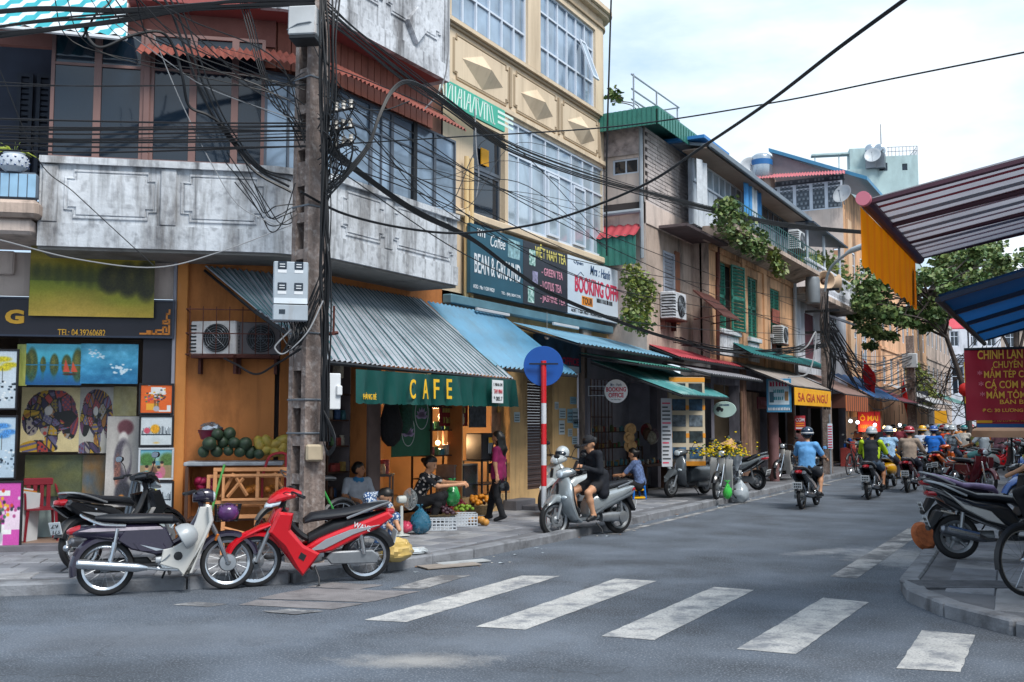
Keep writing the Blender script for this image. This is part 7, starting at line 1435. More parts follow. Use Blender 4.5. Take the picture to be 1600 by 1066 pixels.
fcn=['black','silver','blue','red','white','maroon']
for i in range(9):
 y=36+i*1.5;p=Vector((-2.95-.02*i,y,.1));b_=cub if i%2 else scooter;c=far_p[(i*2+1)%6];k={'body':c,'shield':c}if i%2 else{'col':c};b_('%s %s in the parked row along the far right kerb'%(fcn[(i*2+1)%6],'motorbike' if i%2 else 'scooter'),p,p+Vector((1.1,.5,0)),group='bikes parked along the far right kerb',**k)
for i in range(7):
 y=41+i*2.1;p=Vector((-7.25,y,.1));b_=scooter if i%2 else cub;c=far_p[(i*3+2)%6];k={'col':c}if i%2 else{'body':c,'shield':c};b_('%s %s in the parked row along the far left kerb'%(fcn[(i*3+2)%6],'scooter' if i%2 else 'motorbike'),p,p+Vector((-.7,.9,0)),group='bikes parked along the far left kerb',**k)
mid=[(1506,733,0,'navy'),(1530,727,1,'silver'),(1472,731,2,'blue'),(1585,722,4,'white'),(1552,719,3,'red')]
for px,py,c,n in mid:ridden(scooter,px,py,'%s scooter among the riders behind the parked motorbikes on the right'%n,col=far_p[c])
#people
def nets(f,org,h):
 ins=f<0;nx,ny,nz=f.shape
 c=np.zeros((nx-1,ny-1,nz-1),np.int8)
 for a in(0,1):
  for b in(0,1):
   for d in(0,1):c+=ins[a:nx-1+a,b:ny-1+b,d:nz-1+d]
 mask=(c>0)&(c<8);I=np.argwhere(mask);idx=-np.ones(mask.shape,np.int64);idx[mask]=np.arange(len(I))
 acc=np.zeros((len(I),3));cnt=np.zeros(len(I));cs=[(a,b,d)for a in(0,1)for b in(0,1)for d in(0,1)]
 for i,p in enumerate(cs):
  for q in cs[i+1:]:
   if sum(abs(x-y)for x,y in zip(p,q))!=1:continue
   fa=f[I[:,0]+p[0],I[:,1]+p[1],I[:,2]+p[2]];fb=f[I[:,0]+q[0],I[:,1]+q[1],I[:,2]+q[2]];m=(fa<0)!=(fb<0)
   t=np.where(m,fa/np.where(fa-fb==0,1,fa-fb),0)[:,None];acc+=np.where(m[:,None],np.array(p)+(np.array(q)-np.array(p))*t,0);cnt+=m
 V=(I+acc/cnt[:,None])*h+org;Q=[]
 for ax in range(3):
  o1,o2=[(1,2),(2,0),(0,1)][ax];sl=[slice(None)]*3;sl[ax]=slice(0,-1);sh=[slice(None)]*3;sh[ax]=slice(1,None)
  s=ins[tuple(sl)]!=ins[tuple(sh)];E=np.argwhere(s);ok=(E[:,o1]>0)&(E[:,o2]>0)&(E[:,o1]<f.shape[o1]-1)&(E[:,o2]<f.shape[o2]-1);E=E[ok]
  def cell(d1,d2):e=E.copy();e[:,o1]-=d1;e[:,o2]-=d2;return idx[e[:,0],e[:,1],e[:,2]]
  q=np.stack([cell(1,1),cell(0,1),cell(0,0),cell(1,0)],1);fl=~ins[E[:,0],E[:,1],E[:,2]];q[fl]=q[fl][:,::-1];Q.append(q)
 return V,np.concatenate(Q)
def blend(caps,h,k=.025):
 """caps: (a, b, ra, rb, label). returns mesh of their smooth union and a label per vertex"""
 A=np.array([c[0]for c in caps],float);B_=np.array([c[1]for c in caps],float);ra=np.array([c[2]for c in caps]);rb=np.array([c[3]for c in caps]);mr=np.maximum(ra,rb).max()
 lo=np.minimum(A,B_).min(0)-mr-2*h;hi=np.maximum(A,B_).max(0)+mr+2*h;n=np.ceil((hi-lo)/h).astype(int)+1
 g=np.stack(np.meshgrid(*[lo[i]+h*np.arange(n[i])for i in range(3)],indexing='ij'),-1).astype(np.float32)
 def dist(P,i):
  ba=(B_[i]-A[i]).astype(np.float32);pa=P-A[i].astype(np.float32);t=np.clip(pa@ba/max(float(ba@ba),1e-9),0,1);return np.sqrt(((pa-t[...,None]*ba)**2).sum(-1))-(ra[i]+(rb[i]-ra[i])*t)
 f=np.full(g.shape[:3],9.,np.float32)
 for i in range(len(caps)):
  m=max(ra[i],rb[i])+k*2+h*2;l=np.maximum(0,((np.minimum(A[i],B_[i])-m-lo)/h).astype(int));u=np.minimum(n,((np.maximum(A[i],B_[i])+m-lo)/h).astype(int)+2);s=tuple(slice(a,b)for a,b in zip(l,u))
  d=dist(g[s],i);w=np.maximum(k-np.abs(d-f[s]),0)/k;f[s]=np.minimum(f[s],d)-w*w*k*.25
 V,Q=nets(f,lo,h);D=np.stack([dist(V.astype(np.float32),i)+(caps[i][5]if len(caps[i])>5 else 0)for i in range(len(caps))],1);return V,Q,D.argmin(1)
PARTS_=('skin','shirt','pants','hair','shoe','extra')
SKIN=mat('skin','b98a6b',.55,var=.08,sc=8);SKIN2=mat('skin_tan','9a6a4c',.55,var=.08,sc=8);HAIR=mat('black_hair','14110f',.45,var=.25,sc=25);EYE=mat('eye_dark','1a1412',.3,var=0);LIP=mat('lips','8f4f46',.5,var=0)
def cloth(name,col,**k):return mat('cloth_'+name,col,k.pop('rough',.85),var=k.pop('var',.14),sc=k.pop('sc',9),bump=.35,bsc=k.pop('bsc',16),**k)
RIDE=dict(pelvis=(-.14,0,.86),chest=(-.1,0,1.16),neck=(-.06,0,1.36),head=(-.03,0,1.51),sh=(-.09,.18,1.31),el=(.08,.29,1.07),ha=(.27,.31,1.0),hi=(-.12,.1,.83),kn=(.26,.19,.68),an=(.12,.2,.3),to=(.28,.21,.25))
STAND=dict(pelvis=(0,0,.88),chest=(0,0,1.15),neck=(0,0,1.35),head=(.02,0,1.49),sh=(-.01,.17,1.29),el=(-.02,.23,1.03),ha=(.06,.24,.82),hi=(0,.09,.85),kn=(.03,.1,.47),an=(0,.11,.08),to=(.16,.13,.03))
SQUAT=dict(pelvis=(-.1,0,.3),chest=(.02,0,.58),neck=(.08,0,.78),head=(.13,0,.91),sh=(.05,.17,.73),el=(.22,.22,.52),ha=(.42,.12,.5),hi=(-.08,.1,.28),kn=(.32,.17,.42),an=(.22,.16,.08),to=(.36,.17,.03))
SIT=dict(pelvis=(-.05,0,.42),chest=(-.05,0,.72),neck=(-.02,0,.92),head=(.02,0,1.06),sh=(-.04,.19,.87),el=(.03,.27,.62),ha=(.25,.12,.56),hi=(-.03,.1,.42),kn=(.4,.17,.46),an=(.4,.17,.08),to=(.55,.18,.03))
def human(label,loc,rz,pose,shirt,pants,skin=None,hair='short',helmet=None,shoe=None,sleeve='short',leg='long',over={},h=.024,scale=1.0,fingers=False,look=0.0,tilt=0.0,group=None,fem=False,extra=None,extram=None,lean=None):
 J=dict(pose)
 for k in('sh','el','ha','hi','kn','an','to'):
  p=J.pop(k);J[k+'L']=p;J[k+'R']=(p[0],-p[1],p[2])
 J.update(over);J={k:Vector(v)for k,v in J.items()}
 skin=skin or SKIN;sw=.9 if fem else 1.0;lp_=lambda a,b,t:a.lerp(b,t)
 c=[];add=lambda a,b,r1,r2,l,bias=0:c.append((tuple(a),tuple(b),r1,r2,PARTS_.index(l),bias))
 Y=(J['shL']-J['shR']).normalized();Yh=(J['hiL']-J['hiR']).normalized()
 for s_ in(1,-1):
  add(J['chest']+Y*.075*s_*sw,J['pelvis']+Yh*.07*s_,.105*sw,.1,'shirt');add(lp_(J['chest'],J['neck'],.5)+Y*.08*s_*sw,J['chest']+Y*.075*s_,.085,.108*sw,'shirt');add(J['pelvis']+Yh*.06*s_+Vector((0,0,-.01)),J['hi'+('L' if s_>0 else 'R')],.105,.1,'pants')
 add(J['chest']-Vector((.015,0,0)),J['pelvis'],.118*sw,.108,'shirt');add(J['neck']-Vector((.02,0,.09)),J['chest'],.09,.115*sw,'shirt')
 add(J['shL'],J['shR'],.062*sw,.062*sw,'shirt');add(lp_(J['chest'],J['neck'],.75),J['neck']+(J['head']-J['neck'])*.3,.055,.048,'skin',.004)
 for s_ in('L','R'):
  a,b,d=J['sh'+s_],J['el'+s_],J['ha'+s_];cut_={'short':.75,'none':.0,'long':1.0}[sleeve]
  if cut_>0:add(a,lp_(a,b,cut_),.066*sw,.06*sw,'shirt')
  if cut_<1:add(lp_(a,b,max(0,cut_-.2)),b,.045*sw,.04*sw,'skin')
  add(b,d,(.05 if sleeve=='long' else .04)*sw,(.042 if sleeve=='long' else .028)*sw,'shirt' if sleeve=='long' else 'skin')
  fd=(d-b).normalized();add(d,d+fd*.07,.03,.034,'skin')
  hp_,k_,an_,to_=J['hi'+s_],J['kn'+s_],J['an'+s_],J['to'+s_];kt={'long':1,'short':.75,'knee':1.0,'mini':.45}[leg]
  add(hp_,lp_(hp_,k_,kt),.098,.075 if kt==1 else .088,'pants')
  if kt<1:add(lp_(hp_,k_,kt-.1),k_,.075,.055,'skin')
  pl_=leg=='long';add(k_,lp_(k_,an_,.35),.062 if pl_ else .055,.064 if pl_ else .055,'pants' if pl_ else 'skin');add(lp_(k_,an_,.35),lp_(k_,an_,.93),.064 if pl_ else .055,.055 if pl_ else .036,'pants' if pl_ else 'skin')
  add(lp_(k_,an_,.9),an_,.036,.036,'skin' if not pl_ else 'pants');add(an_-Vector((.0,0,.02)),to_,.042,.035,'shoe');add(an_+(an_-to_).normalized()*.05-Vector((0,0,.03)),an_,.035,.035,'shoe')
 hd=J['head'];Rm=Matrix.Rotation(look,3,'Z')@Matrix.Rotation(tilt,3,'Y');q_=lambda x,y,z:hd+Rm@Vector((x,y,z))
 add(q_(.0,0,.03),q_(-.02,0,.03),.088,.088,'skin');add(q_(.035,0,-.02),q_(.045,0,-.075),.066,.045,'skin');add(q_(.092,0,.02),q_(.108,0,-.018),.011,.016,'skin')
 for s_ in(1,-1):add(q_(-.005,s_*.085,.01),q_(-.015,s_*.09,-.025),.016,.012,'skin')
 if hair!='none':add(q_(-.015,0,.055),q_(-.045,0,.02),.09,.088,'hair',-.004);add(q_(.03,.0,.088),q_(-.02,0,.09),.05,.055,'hair',-.002)
 if hair=='long':add(q_(-.07,0,.0),q_(-.1,0,-.2),.075,.085,'hair');add(q_(-.1,0,-.2),q_(-.09,0,-.34),.085,.05,'hair');add(q_(-.03,.06,0),q_(-.06,.07,-.18),.04,.04,'hair');add(q_(-.03,-.06,0),q_(-.06,-.07,-.18),.04,.04,'hair')
 if hair=='bun':add(q_(-.1,0,.03),q_(-.135,0,.02),.045,.045,'hair')
 if extra:c+=[(a,b,r1,r2,PARTS_.index(l),0)for a,b,r1,r2,l in extra(J)]
 V,Q,lab=blend(c,h)
 labs=np.array([x[4]for x in c])[lab];V=V*scale
 mv=np.isin(labs,(1,2,5));ph=np.sin(V[:,0]*41+V[:,2]*33+np.sin(V[:,1]*27)*2)*np.sin(V[:,1]*36-V[:,2]*21);V[:,0]+=mv*ph*.0022;V[:,1]+=mv*np.sin(V[:,2]*52+V[:,0]*31)*.0018
 fm=np.array([np.bincount(labs[q]).argmax()for q in Q])if len(Q)<60000 else labs[Q[:,0]]
 mb=MB();mb.v=[tuple(v)for v in V];mb.f=[tuple(q)for q in Q.tolist()];mb.m=fm.tolist()
 for s_ in(1,-1):
  mb.k=6;mb.ball(q_(.082,s_*.034,.012)*scale,.0115*scale,8,5);mb.k=3;mb.tube([q_(.083,s_*.018,.034)*scale,q_(.08,s_*.052,.034)*scale],.005,5)
 mb.k=7;mb.loft([(0,0,0,.001,.001,0)],3,cap=False)if 0 else mb.ball(q_(.088,0,-.048)*scale,(.008,.022,.006),8,5)
 mb.k=0
 if fingers:
  for s_ in('L','R'):
   d=J['ha'+s_];fd=(d-J['el'+s_]).normalized();up=Vector((0,0,1));sd_=fd.cross(up);sd_=sd_.normalized()if sd_.length>.1 else Vector((0,1,0));nn=sd_.cross(fd);p0=d+fd*.075
   for i,ln in enumerate((.062,.07,.066,.052)):
    b0=p0+sd_*(-.027+.018*i);b1=b0+fd*ln*.45-nn*.012;b2=b1+fd*ln*.25-nn*.024;b3=b2-fd*.004-nn*.024;mb.tube([x*scale for x in(b0-fd*.02,b0,b1,b2,b3)],[.01,.0095,.009,.008,.006],6)
   sg=1 if s_=='L' else-1;b0=d+fd*.03+sd_*(.026*sg);mb.tube([x*scale for x in(b0-fd*.02,b0+fd*.02+sd_*(.014*sg),b0+fd*.05+sd_*(.012*sg)-nn*.016)],[.013,.011,.008],6)
 fl=mb.build('person',[skin,shirt,pants,HAIR,shoe or plastic_bk,extram or shirt,EYE,LIP],None,loc,(0,0,rz),sharp=60)
 if lean:fl.rotation_euler=(lean[0],lean[1],rz)
 tag(fl,label,'person',group)
 if helmet is not None:
  hc=q_(-.015,0,.045)*scale;T=Matrix.Translation(hc)@Rm.to_4x4()@Matrix.Scale(scale,4);mb=MB();mb.lathe([(.0,.135),(.05,.13),(.095,.105),(.122,.06),(.13,.01),(.132,-.03),(.124,-.035),(.118,.0),(.0,.1)],22,T);hm=mb.build('helmet',helmet,fl)
  mb=MB();mb.loft([(.1,0,.0,.1,.012,0),(.17,0,-.012,.08,.006,0),(.185,0,-.015,.05,.004,0)],12);mb.v=[tuple(T@Vector(v))for v in mb.v];mb.build('visor',helmet,hm);mb=MB();mb.tube([T@Vector((0,.125,-.03)),T@Vector((.035,.07,-.115)),T@Vector((.04,0,-.135)),T@Vector((.035,-.07,-.115)),T@Vector((0,-.125,-.03))],.006,4);mb.build('chin_strap',plastic_bk,hm)
  mb=MB();mb.lathe([(.1335,-.005),(.1345,.005),(.1325,.018)],22,T);mb.build('helmet_band',white_pt if helmet is not HELM_W else blue_p,hm)
 return fl
HELM=lambda n,c:paint('helmet_'+n,c)
HELM_W=HELM('white','b9c2c8')
def rider(bike,label,shirt,pants,helmet,over={},dz=0,**k):
 f_=human(label,bike.location+Vector((0,0,dz)),bike.rotation_euler.z,RIDE,shirt,pants,helmet=helmet,over=over,**k);return f_
jean=cloth('navy_trousers','2a3040');blackc=cloth('black','17181d');khaki=cloth('khaki','8c7f6c');denim=cloth('denim_shorts','44566a')
rider(r_a,'man in a light blue shirt and shorts riding the nearest motorbike',cloth('light_blue','5f9ad0'),cloth('dark_shorts','2b3038'),HELM('navy','1c2f45'),leg='short',h=.02,sleeve='short')
rider(r_b,'man in a black top with lime green sides riding away',cloth('black_top','1b2029'),denim,HELM('white_stripe','a9b4bb'),leg='short',h=.02,skin=SKIN2,extra=lambda J:[(tuple(J['shL']+Vector((-.03,.03,0))),tuple(J['elL']),.062,.056,'extra'),(tuple(J['shR']+Vector((-.03,-.03,0))),tuple(J['elR']),.062,.056,'extra'),(tuple(J['chest']+Vector((-.02,.16,.0))),tuple(J['pelvis']+Vector((-.02,.155,.1))),.045,.04,'extra'),(tuple(J['chest']+Vector((-.02,-.16,.0))),tuple(J['pelvis']+Vector((-.02,-.155,.1))),.045,.04,'extra')],extram=cloth('lime','a5c21e'))
rider(r_d,'man in a pale blue short sleeved shirt riding the yellow scooter',cloth('pale_blue_check','8fb4d4',var=.3,sc=30),jean,HELM_W,h=.024)
rider(r_c,'man in a loose beige shirt and red helmet riding away',cloth('beige','9a8a7d'),jean,HELM('crimson','9c1c2c'),sleeve='long',h=.022)
rider(r_e,'man in a bright blue shirt and blue helmet riding away',cloth('bright_blue','1766c0'),blackc,HELM('royal_blue','23509a'),h=.026)
rider(r_f,'rider in a white shirt and yellow helmet',cloth('white_shirt','b5c0d3'),jean,HELM('yellow','d9a012'),sleeve='long',h=.026)
rider(r_g,'rider in a red orange top on the red motorbike',cloth('red_orange','d04a22'),blackc,HELM_W,h=.03)
p=pz(1490,741);human('man in a grey patterned shirt and pale helmet facing the camera on a parked motorbike',p,R(-75),RIDE,cloth('grey_pattern','6f7c88',var=.45,sc=26),jean,helmet=HELM('silver','a3adb2'),h=.022,over={'haL':(.2,.1,1.22),'elL':(.12,.25,1.05)})
p=pz(1535,752,.1);human('man in a white tee shirt and shorts sitting sideways on a parked motorbike',p,R(150),RIDE,cloth('white_tee','a9b4bd'),cloth('teal_shorts','4a7d80'),leg='short',skin=SKIN2,h=.022,over={'knL':(.3,.3,.7),'anL':(.32,.34,.3),'toL':(.42,.4,.26)},look=R(40))
human('woman in a mauve patterned blouse and trousers standing beside the parked motorbikes',pz(1563,736,.1),R(100),STAND,cloth('mauve_pattern','7d5560',var=.4,sc=24),cloth('mauve_trousers','8a6a78'),fem=True,h=.026,hair='bun')
tr=[('tiny rider in an orange top in the distant traffic','c07a3a','black'),('tiny rider with a teal helmet in the distant traffic','3a4450','teal'),('tiny rider in grey in the distant traffic','8f98a0','silver'),('tiny rider in a pink top in the distant traffic','c05a68','crimson'),('tiny rider in white in the distant traffic','b9c0c8','white'),('tiny rider in black in the distant traffic','22262c','navy'),('tiny rider in a maroon top in the distant traffic','7d3040','black2')]
hcol=dict(black='1b1d22',teal='2c8f96',silver='a3adb2',crimson='9c1c2c',white='b9c2c8',navy='1c2f45',black2='2a2a30')
for(px,py),(lb,c_,hn)in zip(((1500,722),(1468,722),(1447,716),(1518,714),(1488,712),(1430,712),(1404,722)),tr):
 p=pz(px,py);human(lb,p+Vector((0,.62,0)),PI/2,RIDE,cloth('far_'+hn,c_),blackc,helmet=HELM(hn,hcol[hn]),h=.034)
nx_=cloth('navy_cardigan','10151f')
f_=human('woman in a black cardigan sitting on the silver scooter looking at her phone',b_sil.location,b_sil.rotation_euler.z,RIDE,nx_,blackc,hair='bun',sleeve='long',leg='mini',h=.014,fem=True,fingers=True,tilt=R(25),scale=.98,over={'pelvis':(-.2,0,.86),'chest':(-.16,0,1.15),'neck':(-.1,0,1.33),'head':(-.05,0,1.46),'elL':(-.08,.23,1.02),'haL':(.14,.06,1.1),'elR':(-.04,-.23,1.02),'haR':(.16,-.04,1.08),'knL':(.16,.2,.7),'anL':(.06,.22,.34),'toL':(.2,.24,.28),'knR':(.2,-.15,.7),'anR':(.1,-.16,.34),'toR':(.25,-.17,.28),'hiL':(-.16,.1,.82),'hiR':(-.16,-.1,.82)},extra=lambda J:[(tuple(J['pelvis']+Vector((-.04,.1,.1))),(-.22,.14,.68),.11,.1,'shirt'),(tuple(J['pelvis']+Vector((-.06,-.1,.1))),(-.24,-.14,.68),.11,.1,'shirt')])
hb=MB();hdp=Vector((-.05,0,1.46));Rm=Matrix.Rotation(R(25),4,'Y');T=Matrix.Translation(hdp*.98)@Rm@Matrix.Translation((-.015,0,.05));hb.lathe([(0,.1),(.06,.085),(.098,.04),(.103,.0),(.098,-.005),(.0,.08)],20,T);hb.loft([(.08,0,.0,.075,.008,0),(.15,0,-.01,.06,.005,0),(.17,0,-.012,.03,.003,0)],12);n0=len(hb.v)-36;hb.v[n0:]=[tuple(T@Vector(v))for v in hb.v[n0:]];hb.build('cap',cloth('black_cap','17191f'),f_)
ph_=thing('mobile_phone','mobile phone held by the woman on the silver scooter','phone',b_sil.matrix_world@Vector((0,0,0)),b_sil.rotation_euler.z);ph_.location=b_sil.location+Matrix.Rotation(b_sil.rotation_euler.z,3,'Z')@Vector((.245,.01,1.12));mb=MB();T=Matrix.Rotation(R(-30),4,'Y');mb.box(-.006,.006,-.036,.036,-.07,.07,.004,T);mb.build('case',plastic_bk,ph_);mb=MB();mb.box(-.0075,-.006,-.032,.032,-.06,.06,0,T);mb.build('screen',glass_dark,ph_)
mag=cloth('magenta','8a1f55')
f_=human('woman with long dark hair in a magenta top standing by the fruit display',pz(779,814,.12),PI+YAW-R(20),STAND,mag,blackc,hair='long',fem=True,h=.016,fingers=True,scale=.93,over={'anL':(-.12,.1,.1),'toL':(.02,.12,.03),'knL':(-.0,.1,.47),'anR':(.22,-.08,.08),'toR':(.36,-.09,.03),'knR':(.15,-.09,.47),'haL':(-.06,.24,.82)},extra=lambda J:[(tuple(J['pelvis']+Vector((0,.07,.08))),tuple(J['pelvis']+Vector((0,.08,-.06))),.115,.115,'shirt'),(tuple(J['pelvis']+Vector((0,-.07,.08))),tuple(J['pelvis']+Vector((0,-.08,-.06))),.115,.115,'shirt')])
hl=thing('helmet','black open helmet hanging from the hand of the woman in magenta','helmet',pz(787,814,.12)+Vector((0,-.05,.55)));mb=MB();mb.lathe([(0,.14),(.06,.13),(.11,.09),(.13,.02),(.12,-.04),(.11,-.04),(.1,.05),(0,.11)],18);mb.build('shell',paint('gloss_black','15171b'),hl);mb=MB();mb.tube([(.08,0,.1),(.0,0,.27),(-.08,0,.1)],.006,4);mb.build('strap',plastic_bk,hl)
bg_=thing('handbag','small dark handbag carried by the woman in magenta','bag',pz(771,814,.12)+Vector((.02,.0,.88)));mb=MB();mb.loft([(-.1,0,0,.03,.08,0,4),(0,0,0,.045,.1,0,4),(.1,0,0,.03,.08,0,4)],14);mb.build('body',cloth('bag_grey','2b2530',rough=.5),bg_);mb=MB();mb.tube(spline([(-.08,0,.09),(-.03,0,.4),(.03,0,.4),(.08,0,.09)],4),.007,5);mb.build('strap',plastic_bk,bg_)
dots=cloth('dotted_blouse','14161d');t_=dots.node_tree;b_=t_.nodes['Principled BSDF'];v_=t_.nodes.new('ShaderNodeTexVoronoi');v_.inputs['Scale'].default_value=14;gg=t_.nodes.new('ShaderNodeTexCoord');t_.links.new(gg.outputs['Object'],v_.inputs['Vector']);r2=t_.nodes.new('ShaderNodeMath');r2.operation='LESS_THAN';r2.inputs[1].default_value=.34;t_.links.new(v_.outputs['Distance'],r2.inputs[0]);x_=t_.nodes.new('ShaderNodeMixRGB');t_.links.new(r2.outputs[0],x_.inputs['Fac']);x_.inputs['Color1'].default_value=(.008,.009,.013,1);x_.inputs['Color2'].default_value=(.5,.45,.42,1);t_.links.new(x_.outputs[0],b_.inputs['Base Color'])
human('woman in a black blouse with pale dots squatting and filling a green bag',pz(669,829,.12)+Vector((-.35,.35,.08)),YAW+R(-8),SQUAT,dots,blackc,hair='bun',fem=True,h=.015,fingers=True,look=R(-8),tilt=R(22),over={'haL':(.62,.05,.62),'elL':(.32,.16,.62),'haR':(.6,-.06,.6),'elR':(.3,-.2,.58),'pelvis':(-.1,0,.34)})
polo=cloth('grey_polo','9aa0aa')
human('man in a grey polo shirt sitting back in a chair behind the standing fan',pz(572,838,.12)+Vector((-.5,.45,.0)),YAW+R(-60),SIT,polo,cloth('dark_trousers','2f2b30'),skin=SKIN2,h=.016,scale=.88,fingers=True,look=R(55),extra=lambda J:[(tuple(J['neck']+Vector((.03,.05,-.03))),tuple(J['neck']+Vector((.03,-.05,-.03))),.05,.05,'extra')],extram=cloth('blue_collar','2f6f9a'))
pat=cloth('blue_white_pattern','2a4f80');t_=pat.node_tree;b_=t_.nodes['Principled BSDF'];v_=t_.nodes.new('ShaderNodeTexVoronoi');v_.inputs['Scale'].default_value=34;gg=t_.nodes.new('ShaderNodeTexCoord');t_.links.new(gg.outputs['Object'],v_.inputs['Vector']);r2=t_.nodes.new('ShaderNodeMath');r2.operation='LESS_THAN';r2.inputs[1].default_value=.42;t_.links.new(v_.outputs['Distance'],r2.inputs[0]);x_=t_.nodes.new('ShaderNodeMixRGB');t_.links.new(r2.outputs[0],x_.inputs['Fac']);x_.inputs['Color1'].default_value=(.03,.08,.2,1);x_.inputs['Color2'].default_value=(.5,.55,.6,1);t_.links.new(x_.outputs[0],b_.inputs['Base Color'])
human('person in blue and white patterned clothes crouching head down behind the red motorbike',pz(573,856,.12)+Vector((-.05,.15,.0)),YAW+R(-25),SQUAT,pat,pat,h=.018,scale=.92,sleeve='short',hair='short',tilt=R(40),over={'head':(.24,0,.72),'neck':(.14,0,.66),'haL':(.4,.1,.3),'haR':(.4,-.1,.3)})
fl_s=cloth('blue_floral','55688f',var=.5,sc=22)
human('woman in a blue floral shirt sitting on the blue and yellow plastic stool',pz(992,780,.12)+Vector((0,.1,0)),PI+YAW+R(-25),SQUAT,fl_s,blackc,hair='bun',fem=True,h=.018,scale=1.0,tilt=R(15),over={'pelvis':(-.1,0,.36),'chest':(-.03,0,.64),'neck':(.02,0,.83),'head':(.07,0,.96),'shL':(-.0,.16,.78),'shR':(-.0,-.16,.78)})
human('woman sitting low behind the grey round bodied scooter',PZ(1103,765,.12)+Vector((-.6,.7,.1)),R(-60),SQUAT,cloth('dark_floral','4a4e66',var=.5,sc=24),blackc,hair='bun',fem=True,h=.022,over={'haR':(.2,-.05,.8),'elR':(.2,-.2,.6)})
human('man in a magenta shirt standing by the maroon shop entrance',PZ(1180,742,.12),R(-40),STAND,cloth('magenta_shirt','a03a70'),blackc,h=.022,over={'haL':(.3,.3,1.0),'elL':(.12,.28,1.05)},skin=SKIN2)
human('person in a pink top bending over green bags on the left pavement',PZ(1208,744,.12),R(-70),STAND,cloth('pink_top','b56a72'),cloth('dark_slacks','22242b'),h=.026,over={'chest':(.12,0,1.05),'neck':(.22,0,1.18),'head':(.3,0,1.25),'shL':(.2,.17,1.14),'shR':(.2,-.17,1.14),'haL':(.4,.12,.8),'haR':(.4,-.12,.8),'elL':(.3,.2,.95),'elR':(.3,-.2,.95)},hair='bun',fem=True)
for i,(px,py,c_,a)in enumerate(((1236,738,'3a4a5c',30),(1252,736,'6a4a4c',-60),(1383,716,'8a2c3a',100),(1342,722,'5c3a34',-30))):human(['dark haired person in slate blue in the shop behind the parked bikes','person in brown in the shop under the red sign','pedestrian in a dark red top beside the far stall','person in a brown top beside the bicycles'][i],PZ(px,py,.1),R(a),STAND,cloth('by_%d'%i,c_),blackc,h=.03,scale=.97)
human('person in a teal top at the right edge beside the parked scooter',PZ(1634,850,.12),R(160),RIDE,cloth('teal_top','1f9a96'),blackc,h=.026,over={'elL':(.1,.3,1.05),'haL':(.3,.3,.95)})
mc=['3a4450','b5606a','4f7fae','c9c4bc','7d3040','2f6a5a','c07a3a','55586a','a9b4bd','6a4a6a','23262e','8a8f4a']
ml=['slate','pink','blue','cream','maroon','dark green','orange','grey','pale blue','purple','black','olive']
for i,(px,py,c)in enumerate(more):p=pz(px,py);human('tiny rider in %s in the crowd of traffic at the far end'%ml[i],p+Vector((0,.62,0)),PI/2,RIDE,cloth('crowd_%d'%i,mc[i]),blackc,helmet=HELM(list(hcol)[i%7],hcol[list(hcol)[i%7]]),h=.04)
for i in range(8):p=Vector((-7.4 if i%2 else-3.3,43+i*3.1,.1));human('tiny pedestrian in %s among the far stalls'%ml[-1-i],p+Vector((jt(.3),0,0)),rnd.uniform(0,6),STAND,cloth('walk_%d'%i,mc[-1-i]),blackc,h=.04,scale=.96)
for i in range(14):
 px,py=1350+i*17+jt(5),705+jt(6);c=mc[(i*5+3)%12];p=pz(px,py);human('very small pedestrian in %s amid the far crowd, number of the row unclear'%ml[(i*5+3)%12]if 0 else 'very small figure in %s amid the far crowd beyond the riders'%ml[(i*5+3)%12],p,rnd.uniform(0,6),STAND,cloth('crowd_%d'%((i*5+3)%12),c),blackc,h=.05,group='far crowd beyond the riders')
for(px,py,c,n),(cc,cn,hn)in zip(mid,(('c9c4bc','cream','teal'),('b5455c','rose','white'),('3a4450','slate','crimson'),('6a8fb0','mid blue','silver'),('e07a3a','orange','navy'))):p=pz(px,py);human('rider in a %s top among the riders behind the parked motorbikes on the right'%cn,p+Vector((0,.62,0)),PI/2,RIDE,cloth('mid_'+hn,cc),blackc,helmet=HELM(hn,hcol[hn]),h=.03)
#painting shop: pictures drawn here, pixel by pixel
def canvas(w_,h_,c):a=np.empty((h_,w_,3),np.float32);a[:]=[int(c[i:i+2],16)/255 for i in(0,2,4)];return a
_c=lambda c:np.array([int(c[i:i+2],16)/255 for i in(0,2,4)],np.float32)if isinstance(c,str)else np.array(c,np.float32)
def noisef(h_,w_,s,seed):
 r=np.random.RandomState(seed);o=np.zeros((h_,w_),np.float32)
 for k in range(3):
  n=max(2,int(s*2**k));g=r.rand(n+2,n+2);y=np.linspace(0,n,h_);x=np.linspace(0,n,w_);yi=y.astype(int);xi=x.astype(int);fy=(y-yi)[:,None];fx=(x-xi)[None];o+=((g[yi][:,xi]*(1-fy)+g[yi+1][:,xi]*fy)*(1-fx)+(g[yi][:,xi+1]*(1-fy)+g[yi+1][:,xi+1]*fy)*fx)/2**k
 return o/1.75
def grad(a,c1,c2,y0=0,y1=1):h_=a.shape[0];i0,i1=int(y0*h_),int(y1*h_);t=np.linspace(0,1,max(1,i1-i0))[:,None,None];a[i0:i1]=_c(c1)*(1-t)+_c(c2)*t
def ell(a,cx,cy,rx,ry,c,soft=.15,al=1.0,tex=0):
 h_,w_=a.shape[:2];Y,X=np.mgrid[0:h_,0:w_];d=np.sqrt(((X/w_-cx)/rx)**2+((Y/h_-cy)/ry)**2);m=np.clip((1-d)/soft,0,1)[...,None]*al;cc=_c(c)
 if tex:cc=cc*(1-tex+2*tex*nrs.rand(h_,w_,1))
 a[:]=a*(1-m)+cc*m
def rec(a,x0,y0,x1,y1,c):h_,w_=a.shape[:2];a[int(y0*h_):int(y1*h_),int(x0*w_):int(x1*w_)]=_c(c)
